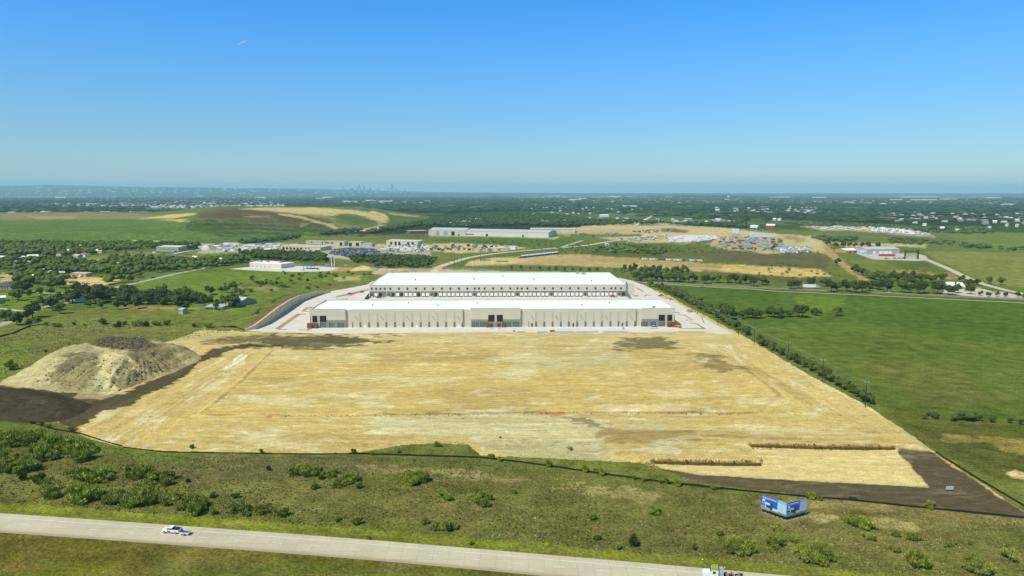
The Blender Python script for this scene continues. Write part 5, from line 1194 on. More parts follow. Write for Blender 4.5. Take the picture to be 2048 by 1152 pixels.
# ================================================================== BUILDINGS, VEHICLES, STREET FURNITURE
def bld(name,label,cat,L,Rr,depth,h,wall,roof,kind='flat',rise=1.5,doors=(),wins=(),over=.4,group=None,doorc=None,open_front=False):
    A=P(*L);B=P(*Rr); d=B-A; w=d.length; t=thing(name,label,cat,A,math.atan2(d.y,d.x),group)
    g=MB()
    if open_front:
        g.box(0,.3,0,depth,0,h); g.box(w-.3,w,0,depth,0,h); g.box(.3,w-.3,depth-.3,depth,0,h); n=max(2,int(w/8))
        for k in range(1,n): g.box(w*k/n-.2,w*k/n+.2,0,.4,0,h)
        g.box(.3,w-.3,0,.3,h-1.2,h)
    else: g.box(0,w,0,depth,0,h)
    if kind=='gable': g.prismx([(0,h),(depth,h),(depth/2,h+rise)],0.02,w-.02)
    g.build('wall',wall,t); g=MB(); o=over; e=.18
    if kind=='gable':
        s=rise/(depth/2)
        g.prismx([(-o,h-o*s+.03),(depth/2,h+rise+.03),(depth/2,h+rise+e),(-o,h-o*s+e)],-o,w+o); g.prismx([(depth/2,h+rise+.03),(depth+o,h-o*s+.03),(depth+o,h-o*s+e),(depth/2,h+rise+e)],-o,w+o)
    elif kind=='shed': g.prismx([(-o,h+.02),(depth+o,h+rise+.02),(depth+o,h+rise+e),(-o,h+e)],-o,w+o); 
    elif kind=='hip':
        i=depth/2; vs=[(-o,-o,h+.02),(w+o,-o,h+.02),(w+o,depth+o,h+.02),(-o,depth+o,h+.02),(i,depth/2,h+rise),(w-i,depth/2,h+rise)]
        g.add(vs,[(0,1,5,4),(1,2,5),(2,3,4,5),(3,0,4),(3,2,1,0)])
    else: g.box(-o,w+o,-o,depth+o,h+.01,h+.5)
    g.build('roof',roof,t)
    for (a,b,z,m_) in doors: g=MB(); g.box(a*w,b*w,-.06,-.0,.02,z*h); g.build('door',m_,t)
    for (a,b,z0,z1) in wins: g=MB(); g.box(a*w,b*w,-.05,0,z0*h,z1*h); g.build('window',BLACKG,t)
    return t
CR=M('cream_metal_wall',(.52,.49,.36),.7,.08,.1); TANR=M('tan_roof',(.50,.45,.31),.7,.08,.1); GRN=M('pale_green_wall',(.30,.38,.31),.7,.08,.1); WHT=M('white_metal',(.78,.78,.75),.5,.05,.1)
GRR=M('grey_metal_roof',(.47,.47,.42),.5,.08,.1); GRW=M('grey_metal_wall',(.36,.39,.38),.6,.08,.1); BLD=M('blue_door',(.20,.32,.40),.5,.05,.3); DKR=M('dark_shingles',(.09,.08,.08),.9,.2,.5); BRK=M('tan_brick',(.42,.34,.24),.9,.1,.5)
BLUEP=M('blue_paint',(.03,.08,.36),.5,.1,.3); REDP=M('red_paint',(.42,.04,.03),.5,.1,.3); ORP=M('orange_paint',(.75,.22,.03),.5,.1,.3); YEP=M('yellow_paint',(.52,.36,.07),.5,.1,.3); GRP=M('green_paint',(.02,.16,.08),.5,.1,.3); RUST=M('rusty_brown',(.20,.09,.05),.9,.2,.5); TEAL=M('teal_paint',(.05,.38,.40),.5,.1,.3)
x=BLACKG
# --- store with fuel canopy, pylon sign
st=bld('store','cream flat-roofed roadside store with red trim, left of the pylon sign','store',(499.6,533.6),(562.5,537.4),26,6.0,M('store_wall',(.60,.56,.44),.8,.06,.2),ROOFW,over=.0)
for f in (.12,.3,.47,.62,.8): g=MB(); g.box(f*44,f*44+1.2,-.08,-.0,0,2.4); g.build('rear_door',BROWN,st)
for a,b in ((5,12),(20,25)): g=MB(); g.box(a,b,10,13,6.5,8.2); g.build('roof_unit',STEELM,st)
g=MB(); g.box(10,22,25.6,26.4,6.5,7.6); g.box(34,44,25.6,26.4,6.5,7.6); g.box(43.6,44.4,12,26.4,6.2,7.6); g.build('red_fascia',REDP,st)
g=MB(); g.box(44,44.6,1,12,0,5.6); g.build('brick_side',BROWN,st)
def canopy(name,label,L,Rr,dep,h,m_,posts=3):
    A=P(*L);B=P(*Rr); d=B-A; w=d.length; t=thing(name,label,'canopy',A,math.atan2(d.y,d.x)); g=MB(); g.box(0,w,0,dep,h,h+.8); g.build('roof',m_,t)
    for k in range(posts):
        for y in (dep*.2,dep*.8): g=MB(); xx=w*(k+.5)/posts; g.box(xx-.25,xx+.25,y-.25,y+.25,0,h); g.build('post',STEELM,t)
    return t
canopy('fuel_canopy','dark fuel canopy on posts right of the cream store',(601,538),(623,539),14,5,GRP)
canopy('shop_canopy','small flat canopy in front of the white-roofed roadside store',(1919,581),(1929,582),9,3.4,WHT,2)
A=P(662.5,532); t=thing('pylon_sign','tall white twin-post pylon sign with dark panels beside the store road','sign',A,.1)
g=MB(); g.box(0,1.0,0,1,0,15.5); g.box(3.6,4.6,0,1,0,15.5); g.box(1.0,3.6,.1,.9,15.0,15.5); g.build('post',WHT,t)
for z in (5,7.6,10.2,12.6): g=MB(); g.box(1.05,3.55,-.05,.85,z,z+2.1); g.build('panel',BLACKG if z!=12.6 else STEELM,t)
# --- auction and lorry yard buildings
bld('auction_hall','low tan-roofed hall with shaded open bays, left of the crowded car lot','hall',(562,499),(641,502),34,6.2,CR,TANR,'shed',-.0+1.2,wins=[(.04+.09*k,.10+.09*k,.05,.75) for k in range(6)]+[(.62,.66,.4,.7),(.7,.74,.4,.7)])
bld('garage','cream garage behind the low auction hall','garage',(612,488),(644,488.5),14,6,CR,TANR,wins=[(.3,.4,.3,.7)])
bld('workshop','cream workshop with one dark bay, middle of the yard buildings','workshop',(646,491),(689,491.5),18,8,CR,TANR,doors=[(.78,.9,.8,x)],wins=[(.08,.3,.5,.8),(.35,.5,.5,.8)])
bld('workshop','tan-roofed workshop with two dark bays beside the car lot','workshop',(696,492),(722,492.5),16,8,CR,TANR,doors=[(.05,.3,.8,x),(.6,.85,.8,x)])
bld('office_block','grey yard office with shaded porch, above the dark cars','office',(723,493),(744,493.5),12,6,GRW,TANR)
bld('truck_garage','cream truck garage with row of dark open bays, right of the car lot','garage',(773,490.5),(836,492.5),22,9.5,CR,M('pale_tan_roof',(.58,.55,.42),.7,.08,.1),'shed',1.,doors=[(.12,.19,.75,x),(.26,.33,.8,x),(.38,.45,.8,x),(.66,.73,.8,x),(.8,.87,.8,x)])
# long factory
bld('factory','tan left half of the long factory, with blue roller doors','factory',(857,470.5),(931,471.5),75,12.5,M('factory_cream',(.50,.49,.40),.7,.06,.05),GRR,'gable',4.5,doors=[(.2,.3,.8,BLD),(.42,.52,.8,BLD),(.62,.71,.8,x)],wins=[(.8,.84,.0,.3)])
bld('factory','white right half of the long factory, under a grey roof','factory',(931.6,471.6),(1097,475.2),70,11.5,M('factory_white',(.58,.58,.50),.7,.05,.05),GRR,'gable',4.,doors=[(.25,.275,.5,x),(.69,.71,.45,x)],wins=[(0,.1,.25,.45)])
bld('warehouse_shed','flat tan-roofed shed row behind the long factory, right side','shed',(1060,465),(1150,465.5),60,9,CR,TANR,'gable',2.)
bld('pump_house','small cream hut right of the truck garage, by the hill road','hut',(980,500.5),(1000,501),8,4,CR,WHT); bld('pump_house','white box-like hut at the end of the lorry yard','hut',(1020,499),(1031,499.3),8,5,WHT,WHT); bld('trailer_office','long grey site cabin beside the lorry yard','cabin',(1001,500),(1018,500.2),6,4,GRW,WHT)
# village
bld('house','long low building with cream roof and pale green walls above the village road','building',(313,502.5),(357,503.5),22,8,GRN,M('cream_roof',(.62,.58,.44),.6,.05,.1),'shed',1,wins=[(.15+.1*k,.2+.1*k,.4,.6) for k in range(7)])
bld('house','white-walled house with brown hipped roof standing on a bright lawn','house',(159,513.5),(170,514),10,4.5,WHT,M('brown_shingles',(.24,.17,.12),.9,.15,.5),'hip',2.4,wins=[(.2,.3,.4,.7),(.7,.8,.4,.7)])
bld('house','small grey house left of the brown-roofed white house','house',(146,516),(156,516.4),9,4,GRW,TANR,'gable',1.8)
bld('blue_barn','white-roofed shed with blue side in the village trees','shed',(55,521),(77,520),24,6,BLUEP,WHT,'gable',2.)
bld('white_barn','cream gabled shed joined left of the blue-sided shed','shed',(40,523),(54,522),20,5.5,CR,WHT,'gable',2.); bld('blue_shed','small blue-walled shed at the left picture edge','shed',(-8,519),(4,519.5),12,4,BLUEP,WHT,'gable',1.5)
bld('house','tan brick house with dark hipped roof among the left trees','house',(-10,580),(24,579),14,4,BRK,DKR,'hip',4.,wins=[(.25+.16*k,.3+.16*k,.2,.8) for k in range(4)])
bld('white_shed','white-roofed low building with teal front at the left edge lawn','building',(-12,604),(12,602),10,3.5,GRW,WHT,'gable',1.5)
bld('barn','light grey metal barn with hipped roof above the near meadow','barn',(438,609),(476,613),22,3.2,BRK,M('pale_blue_roof',(.50,.54,.54),.45,.06,.2),'gable',3.6,doors=[(.7,.85,.8,x)])
bld('lean_to','low pale lean-to in front of the grey metal barn','shed',(410,619),(444,620),9,2.6,GRW,GRR,'shed',.6,open_front=True)
bld('tool_shed','small grey tool shed with green fence at the meadow edge','shed',(358,628),(366,628.5),6,4,GRW,GRR,'gable',1.)
bld('workshop','long low tan workshop behind the yellow excavator','workshop',(141,553),(172,554),10,4,BRK,TANR,'shed',.6,doors=[(.55,.72,.7,WHT)],wins=[(.75,.82,.2,.7)])
bld('small_white_shed','small white-roofed shed in the middle of the village wood','shed',(271,531),(290,530),9,3.5,GRW,WHT,'gable',1.2)
bld('cottage','little white gabled cottage at the end of the village lane','cottage',(150,604),(158,605),7,3,WHT,WHT,'gable',2.)
for i,(a,b) in enumerate(((150,496),(208,498),(226,496),(265,487),(58,541),(78,538),(118,545),(96,551),(32,560),(48,531),(305,488),(382,520))):
    bld('village_house',f'{ordw(i)} small pale-roofed house from the left deep in the village wood' if i<20 else '','house',(a,b),(a+rt.uniform(9,13),b+.3),9,4.2,rt.choice((WHT,CR,BRK)),rt.choice((WHT,CR,GRR)),'gable',1.8,group='small houses in the village wood')
for i,(a,b) in enumerate(((445,462),(1090,447),(1195,440),(1430,421),(1465,419),(1500,424),(1540,426),(1590,425),(1610,423),(1785,434),(1795,437),(1818,440),(1900,430),(1925,431),(1845,452),(1975,459),(2010,453),(2030,454),(1985,446),(1910,464),(1880,460),(1545,441),(1555,441))):
    bld('farmhouse',f'{ordw(i)} farmhouse by height in the picture on the hazy plain','house',(a,b),(a+rt.uniform(5,9),b+.2),14,6,rt.choice((WHT,CR)),rt.choice((WHT,GRR)),'gable',3,group='farmhouses far out on the plain')['label']=f'{ordw(i)} small pale farmhouse in the far right woods, roughly from the left'
bld('red_barn','red-walled barn with white roof, far field beyond the cement silos','barn',(1532,455.6),(1549,456),26,7,REDP,WHT,'gable',4)
bld('farm_shed','white farm sheds left of the red barn in the far field','shed',(1500,455.5),(1515,456),16,6,WHT,WHT,'gable',2)
for i,(a,b) in enumerate(((12,505),(28,512),(90,509),(112,512),(132,506),(190,506),(196,526),(222,534),(246,540),(318,527),(340,532),(360,524),(408,531),(428,526),(60,560),(84,566),(18,551),(330,496),(372,497),(405,497),(428,493))):
    bld('village_house',f'{ordw(i)} pale roof from the left half hidden between village trees and road','house',(a,b),(a+rt.uniform(8,14),b+.2),9,rt.uniform(3.6,5.2),rt.choice((WHT,CR,BRK,GRN)),rt.choice((WHT,CR,GRR,DKR,WHT)),'gable',2.2,group='pale roofs between village trees and road')
# right-hand yards
bld('barn','white-roofed barn with orange and blue front at the equipment yard','barn',(1692,506.5),(1724,505.5),26,4.6,M('orange_front',(.55,.28,.06),.7,.1,.2),WHT,'gable',2.6,doors=[(.5,.98,.9,BLUEP),(.22,.3,.7,x)])
bld('factory_shed','long grey metal shed with white doors behind the yellow equipment','shed',(1734,508.6),(1799,507.5),34,8,GRW,GRR,'gable',3.2,doors=[(.18,.26,.62,WHT),(.36,.48,.62,WHT),(.5,.64,.62,WHT),(.66,.76,.62,WHT)])
bld('annex','small pale blue-grey annex at the left end of the grey shed','shed',(1724,509),(1734.5,508.8),12,4.5,M('pale_blue_wall',(.45,.52,.55),.7,.05,.3),WHT,'shed',.6)
A=P(1811,518.5); t=thing('stacked_kiosk','green, yellow and pale stacked display kiosk at the yard entrance','kiosk',A,0)
for z,m_ in ((0,M('pale_green_panel',(.35,.5,.42),.7,.05,.3)),(5.0,YEP),(10,GRP)): g=MB(); g.box(0,18,0,3,z+.02,z+4.2); g.build('panel',m_,t)
g=MB(); [g.box(a,a+.5,-.2,3.2,0,15) for a in (-.6,18.1,20)]; g.build('frame',DARKM,t)
sto=bld('store','white gable-roofed roadside store with green fascia and yellow sign','store',(1896,581.5),(1929,583),30,5.2,CR,WHT,'gable',2.6)
g=MB(); g.box(0,34,-.6,-.42,3.6,5.4); g.build('fascia',GRP,sto); g=MB(); g.box(10,30,-.75,-.61,3.8,5.1); g.build('sign_board',YEP,sto)
g=MB(); g.box(7,8.4,6,7.4,6,10); g.build('chimney',GRP,sto)
for i,(a,b) in enumerate(((1466,471),(1469.5,471.2),(1473,471.3),(1476.5,471.4))):
    p=P(a,b); t=thing('cement_silo',f'{ordw(i)} of four tall pale cement silos from the left','silo',p,0,'cement silos'); g=MB(); g.tube((0,0,5),(0,0,17),2.,n=12); g.tube((0,0,2),(0,0,5),.5,2.,n=12); g.build('tank',M('silo_white',(.62,.66,.66),.6,.1,.2),t); g=MB(); [g.box(u_-.2,u_+.2,v_-.2,v_+.2,0,5.2) for u_ in (-1.6,1.6) for v_ in (-1.6,1.6)]; g.build('leg',STEELM,t)
p=P(757,463.5); t=thing('water_tank','tall white cylindrical standpipe tank at the foot of the landfill','tank',p,0); g=MB(); g.tube((0,0,0),(0,0,13),2.6,n=14); g.build('tank',WHT,t); g=MB(); g.tube((0,0,13),(0,0,14.3),2.7,.4,n=14); g.build('cap',STEELM,t)
bld('timber_racks','dark brown stacked timber rack with tan top left of the factory','rack',(820,468),(856,467),30,7,RUST,TANR)
# --- vehicles
TYRE=M('tyre',(.02,.02,.02),.9,.1,2); CGL=M('car_glass',(.02,.03,.04),.1,.1,1,spec=.8)
def car_bodies(mb,L,W,H,kind,m=0,g=1,tm=2):
    h1=H*.52; x0,x1=-L/2,L/2; w=W/2
    if kind=='van': pr=[(x0,.35),(x1,.35),(x1,h1*.95),(x1-.25,h1*1.05),(x1-.9,H),(x0+.15,H),(x0,H*.9)]; cab=None
    else: pr=[(x0,.35),(x1,.35),(x1,h1*.78),(x1-.12,h1*.92),(x1-L*.24,h1),(x0+.1,h1),(x0,h1*.9)]
    mb.prism(pr,-w,w,m)
    if kind=='car': cab=(x0+L*.10,x1-L*.27,x0+L*.24,x1-L*.40)
    elif kind=='suv': cab=(x0+L*.02,x1-L*.26,x0+L*.08,x1-L*.38)
    elif kind=='pickup': cab=(x0+L*.36,x1-L*.24,x0+L*.39,x1-L*.35)
    if kind!='van':
        a,b,c,d=cab; hh=H
        mb.prism([(a,h1+.01),(b,h1+.01),(d,hh-.1),(c,hh-.1)],-w+.12,w-.12,g); mb.prism([(c-.03,hh-.1),(d+.05,hh-.1),(d,hh),(c,hh)],-w+.16,w-.16,m)
    if kind=='pickup': mb.box(x0+.12,x0+L*.35,-w+.14,w-.14,h1-.0,h1+.03,g)
    if kind=='van': mb.prism([(x1-.86,H*.97),(x1-.24,h1*1.08),(x1-.18,h1*1.08),(x1-.80,H*.97)],-w+.1,w-.1,g); mb.box(x1-2.0,x1-1.0,-w-.01,w+.01,h1*1.1,H*.9,g)
    for xx in (x0+L*.19,x1-L*.17):
        for s in (-1,1): mb.tube((xx,s*(w-.22),.34),(xx,s*(w+.02),.34),.34,n=10,m=tm)
CC={'white':(.75,.75,.72),'black':(.015,.016,.02),'silver':(.38,.40,.41),'dark_blue':(.02,.035,.09),'grey':(.12,.13,.14),'red':(.34,.03,.03),'beige':(.45,.40,.30)}
CPNT={k:M('paint_'+k,v,.3,.04,1,spec=.6) for k,v in CC.items()}
CARM={}
def carmesh(colr,kind):
    k=(colr,kind)
    if k not in CARM:
        mb=MB(); L,W,H=dict(car=(4.6,1.85,1.45),suv=(4.8,1.95,1.8),pickup=(5.7,2.0,1.9),van=(5.9,2.1,2.6))[kind]; car_bodies(mb,L,W,H,kind); CARM[k]=mb.mesh(kind,[CPNT[colr],CGL,TYRE])
    return CARM[k]
def car(px_,py_,rz,colr,kind,label,group=None,name='parked_car',z=.15):
    p=P(px_,py_); o=obj(name,carmesh(colr,kind)); o.location=(p.x,p.y,z); o.rotation_euler=(0,0,rz); return tag(o,label,{'car':'car','suv':'car','pickup':'pickup','van':'van'}[kind],group)
lot=[(142,566.5,'dark_blue'),(151,566.6,'grey'),(156,567,'red'),(167,567.5,'silver'),(175,568,'dark_blue'),(192,570,'silver')]
for i,(a,b,c) in enumerate(lot): car(a,b,.15,c,'car',f'{ordw(i)} {c.replace("_"," ")} car from the left along the front of the gravel lot','cars on the village gravel lot')
for a,b,r,c,k,l,nm in ((278,562.5,.5,'silver','car','silver car driving on the village lane below the trees','car'),(307,556.5,.5,'black','suv','black car on the village lane by the side track','car'),
 (283,505.5,-.1,'black','car','dark car at left on the road above the village','car'),(309,506.5,-.1,'white','van','white van on the road above the village','van'),(329,507,-.1,'black','car','dark car right of the white van on the upper road','car'),
 (1405,574,-.05,'silver','pickup','pale vehicle on the drive beside the big green field','pickup'),(1778,586.5,3.1,'white','pickup','white pickup on the drive below the back road trees','pickup'),
 (1308,656.5,3.14,'white','pickup','white crew pickup parked before the right corner of the front warehouse','pickup'),(836,548.3,0,'white','pickup','white pickup behind the left end of the rear warehouse','pickup'),(800,546.5,0,'grey','car','grey car on the dirt behind the rear warehouse','car'),(786,547,0,'black','suv','dark car at far left behind the rear warehouse','car'),
 (695,592,.1,'white','pickup','white pickup beside the red lift left of the rear warehouse','pickup'),(724,585,0,'black','car','small black car left of the rear warehouse dock court','car'),(1341,600,.6,'white','suv','white car on the apron near the right-hand power poles','car'),(1322,592.5,.2,'red','pickup','red pickup by the stone heap at the right edge of the apron','pickup'),
 (655,531.2,.1,'silver','van','pale van parked under the pylon sign','van'),(693,533,.1,'beige','van','beige van right of the pylon sign','van'),(636,539.3,.1,'black','car','black car at the end of the store forecourt','car'),(604,542,.1,'white','van','white van in front of the fuel canopy','van'),
 (655,527.5,.1,'dark_blue','car','dark car on the road left of the pylon sign','car'),(760,522,.1,'silver','car','silver car parked behind the roadside tree row','car')):
    car(a,b,r,c,k,l,None,nm)
for i,(a,b) in enumerate(((2,548),(9,548.4),(16,547.8),(24,548.5),(31,549),(5,556),(40,552),(76,562),(82,563),(88,562.5),(20,521),(28,523),(207,561),(214,560),(222,559.5),(128,556),(236,503.6),(252,504.2),(345,508.5),(352,503.5),(366,501.6))):
    car(a,b,rt.choice((.1,1.4,.3)),rt.choice(('white','silver','dark_blue','black','grey','red')),rt.choice(('car','suv','pickup')),f'{ordw(i)} vehicle from the front among those parked around the village yards','vehicles in the village yards')
# crowded car lot
rc=np.random.default_rng(12); spots=[]
LOT=[(657,508),(668,499),(700,496),(748,498),(765,507),(800,505),(858,511),(852,515),(790,519),(700,518),(690,513)]
W=[P(*q) for q in LOT]
y=min(w.y for w in W)
while y<max(w.y for w in W):
    xx=min(w.x for w in W)
    while xx<max(w.x for w in W):
        q=proj(xx,y,0)
        if inpoly(np.array([q[0]]),np.array([q[1]]),LOT)[0] and rc.random()<.93*float(vn(xx/45.,y/38.,3)>.22): spots.append((xx+rc.uniform(-.3,.3),y+rc.uniform(-.5,.5),float(q[0])))
        xx+=3.0
    y+=6.6 if int(y)%2 else 7.6
spots.sort(key=lambda q:q[1]); mbs=MB(); nn=0
cl=['black','dark_blue','grey','silver','black','white','dark_blue','grey','grey']
for i,(xx,y,q0) in enumerate(spots):
    c=cl[int(rc.integers(len(cl)))]; k=('car','suv','car','pickup')[int(rc.integers(4))]
    o=obj('parked_car',carmesh(c,k)); o.location=(xx,y,.1); o.rotation_euler=(0,0,1.57+rc.uniform(-.05,.05))
    if i<285: tag(o,f'{c.replace("_"," ")} {"pickup" if k=="pickup" else "car"} parked in the crowded lot {"left" if q0<745 else "right"} of the middle','car',f'{c} cars in the crowded lot')
    else: nn+=1; bpy.data.objects.remove(o)
if nn:
    V=[];F=[];MI=[]; cm={}
    mats=[CPNT[c] for c in ('black','dark_blue','grey','silver','white')]+[CGL,TYRE]
    for i,(xx,y,q0) in enumerate(spots[285:]):
        c=int(rc.integers(5)); me=carmesh(('black','dark_blue','grey','silver','white')[c],('car','suv')[i%2]); b0=len(V)
        V+=[(xx-v.co.y,y+v.co.x,.1+v.co.z) for v in me.vertices]
        for pl in me.polygons: F.append(tuple(b0+t_ for t_ in pl.vertices)); MI.append(c if pl.material_index==0 else 4+pl.material_index)
    tag(mesh_np('parked_cars',V,F,None,mats=mats,midx=MI),'far rows of parked cars filling the back of the crowded lot','cars',kind='stuff')
# lorries, trailers and containers of the yards
def boxmesh(name,L,W,H,m1,m2,wheels=True,z0=1.0):
    mb=MB(); mb.box(-L/2,L/2,-W/2,W/2,z0,H,0); mb.box(-L/2+.1,L/2-.1,-W/2+.1,W/2-.1,H,H+.06,1)
    if wheels:
        for xx in (-L*.34,-L*.24,L*.33):
            for s in (-1,1): mb.tube((xx,s*(W/2-.3),.5),(xx,s*W/2,.5),.5,n=8,m=2)
        mb.box(-L*.42,L*.42,-.5,.5,.5,z0,2)
    return mb.mesh(name,[m1,m2,TYRE])
TRL={'white trailer':boxmesh('trailer',13,2.6,4.,WHT,WHT),'grey trailer':boxmesh('trailer',13,2.6,4.,GRW,GRR),'tan container':boxmesh('container',12,2.5,2.7,BRK,CR,False,.05),'white camper':boxmesh('camper',8,2.5,3.1,WHT,M('pale_top',(.6,.62,.62),.5,.05,1)),'green container':boxmesh('container',6,2.5,2.6,GRP,GRP,False,.05),'brown container':boxmesh('container',9,2.5,2.7,RUST,RUST,False,.05)}
def truckmesh(cabm,boxm,L=9):
    mb=MB(); mb.box(-L/2,L/2-2.6,-1.25,1.25,1.1,3.7,1); mb.prism([(L/2-2.4,.6),(L/2,.6),(L/2,1.7),(L/2-.5,2.9),(L/2-2.4,2.9)],-1.15,1.15,0); mb.prism([(L/2-.42,1.8),(L/2-.05,1.8),(L/2-.5,2.75),(L/2-.8,2.75)],-1.17,1.17,2)
    for xx in (-L*.32,-L*.2,L*.36):
        for s in (-1,1): mb.tube((xx,s*.9,.5),(xx,s*1.2,.5),.5,n=8,m=3)
    return mb.mesh('lorry',[cabm,boxm,CGL,TYRE])
TRK={'white lorry':truckmesh(WHT,WHT),'green-boxed lorry':truckmesh(WHT,M('olive_box',(.16,.2,.14),.7,.1,.5)),'dark flat lorry':truckmesh(WHT,DARKM),'grey lorry':truckmesh(GRW,GRW)}
def yard(poly,n,meshes,rot,place,cat,seed,names,zone=''):
    r=np.random.default_rng(seed); xs=[p[0] for p in poly]; ys=[p[1] for p in poly]; done=[];k=0;tries=0
    while k<n and tries<n*60:
        tries+=1; a,b=r.uniform(min(xs),max(xs)),r.uniform(min(ys),max(ys))
        if not inpoly(np.array([a]),np.array([b]),poly)[0]: continue
        p=P(a,b)
        if any((p.x-q[0])**2/150+(p.y-q[1])**2/60<1 for q in done): continue
        done.append((p.x,p.y)); kn=list(meshes)[int(r.integers(len(meshes)))]; o=obj(names,meshes[kn]); o.location=(p.x,p.y,.12); o.rotation_euler=(0,0,rot+r.choice((0,0,1.57,.3))+r.uniform(-.06,.06))
        tag(o,f'{kn} {place}',cat,f'{kn}s {zone or place}'); k+=1
yard([(395,503),(400,494),(450,489),(560,490),(560,504),(470,505)],85,{k:TRK[k] for k in ('white lorry','grey lorry')}|{'white trailer':TRL['white trailer']},0,'parked in the lorry yard left of the auction hall','lorry',21,'lorry')
yard([(765,500),(775,493),(850,492),(862,500),(850,505),(790,505)],60,{k:TRK[k] for k in ('white lorry','green-boxed lorry')}|{'white camper':TRL['white camper']},0,'parked round the cream truck garage','lorry',22,'lorry')
yard([(858,500),(880,490),(1000,494),(1020,498),(1000,502),(900,505)],46,{k:TRK[k] for k in ('green-boxed lorry','dark flat lorry')},0,'standing about the sandy yard right of the garage','lorry',23,'lorry')
yard([(1336,477),(1370,472),(1438,474),(1428,480),(1390,485),(1345,487)],90,{'white trailer':TRL['white trailer'],'white camper':TRL['white camper']},0,'in the packed white rows before the silos','trailer',24,'trailer')
yard([(1240,478),(1300,472),(1345,470),(1335,480),(1290,484),(1250,484)],40,{k:TRL[k] for k in ('grey trailer','tan container','green container','white camper')},0,'in the mixed storage yard by the hill road','container',25,'container')
yard([(1440,475),(1480,472),(1560,478),(1570,497),(1500,500),(1435,497)],120,{k:TRL[k] for k in ('grey trailer','tan container','green container','brown container')},0,'in the dark storage yard right of the silos','container',26,'container')
yard([(1548,500),(1566,494),(1620,496),(1618,506),(1570,509)],48,{k:TRL[k] for k in ('grey trailer','white camper')},1.2,'in the small yard beside the dirt strip','trailer',27,'trailer')
yard([(1602,454),(1680,453),(1735,456),(1735,462),(1640,460)],48,{k:TRL[k] for k in ('white camper','tan container','white trailer')},0,'in the left half of the far sales yard','camper',28,'camper')
yard([(1738,454),(1800,456),(1866,471),(1800,469),(1745,463)],130,{k:TRL[k] for k in ('white camper','white trailer')},.5,'in the slanting rows of the far sales yard','camper',29,'camper')
yard([(1260,464),(1330,458),(1345,463),(1300,467)],26,{k:TRL[k] for k in ('brown container','green container','tan container')},.3,'on the far tan ground by the brown heap','container',30,'container')
yard([(1120,470),(1190,466),(1280,468),(1200,474)],14,{k:TRL[k] for k in ('brown container','grey trailer')},.2,'right of the long factory','container',31,'container')
# long storage sheds right of the silos
for i in range(4): bld('storage_shed',f'{ordw(i)} long pale storage shed from the front, right of the silos','shed',(1500-i*1,477-i*2.2),(1545-i*1,477.6-i*2.2),8,4,GRW,M('pale_shed_roof',(.6,.62,.6),.6,.08,.1),'shed',.6,group='pale storage sheds right of the silos')
# blue bus row on the sand pad
for i in range(13):
    p=P(1046+i*5.6,515.5-i*.62); t=thing('tank_trailer',f'{ordw(i)} blue and white trailer from the left in the slanting row','trailer',p,1.25,'blue and white trailers on the sand pad')
    g=MB(); g.box(-6,6,-1.5,1.5,.8,3.0); g.build('body',BLUEP,t); g=MB(); g.prismx([(-1.7,3.02),(1.7,3.02),(.8,4.2),(-.8,4.2)],-6.2,6.2); g.build('roof',WHT,t)
    for xx in (-3.5,3.5): g=MB(); g.tube((xx,-1.5,.5),(xx,-1.2,.5),.5,n=8); g.tube((xx,1.2,.5),(xx,1.5,.5),.5,n=8); g.build('wheel',TYRE,t)
for i,(a,b) in enumerate(((960,521),(993,523.5))):
    p=P(a,b); t=thing('pallet_stack',('left','right')[i]+' dark green rack lying on the sand pad','rack',p,-.02); g=MB(); g.box(0,17,0,2.5,0,1.2); g.build('stack',GRP,t); g=MB(); [g.box(k*3,k*3+.3,-.2,2.7,1.2,1.5) for k in range(6)]; g.build('batten',DARKM,t)
# parked row on the tan strip (caravans and boats)
for i in range(15):
    a=1288+i*8.0; b=519.6+i*.26; p=P(a,b); m_=(WHT,GRW,WHT,CR,GRP,RUST,WHT,CR,WHT,WHT,RUST,TEAL,WHT,GRW,WHT)[i]; nm=('white','grey','white','cream','green','dark red','white','cream','white','white','brown','turquoise','white','grey','white')[i]
    t=thing('caravan',f'{nm} caravan, {ordw(i)} from the left in the line on the tan strip','caravan',p,.05,'line of caravans on the tan strip')
    g=MB(); g.prism([(-3.2,.6),(3.2,.6),(3.4,1.6),(2.9,2.9),(-3.1,2.9),(-3.4,1.6)],-1.2,1.2); g.build('body',m_,t); g=MB(); g.box(-1.6,1.4,-1.22,1.22,1.7,2.3); g.build('window',CGL,t); g=MB(); g.tube((0,-1.2,.4),(0,1.2,.4),.4,n=8); g.build('wheel',TYRE,t)
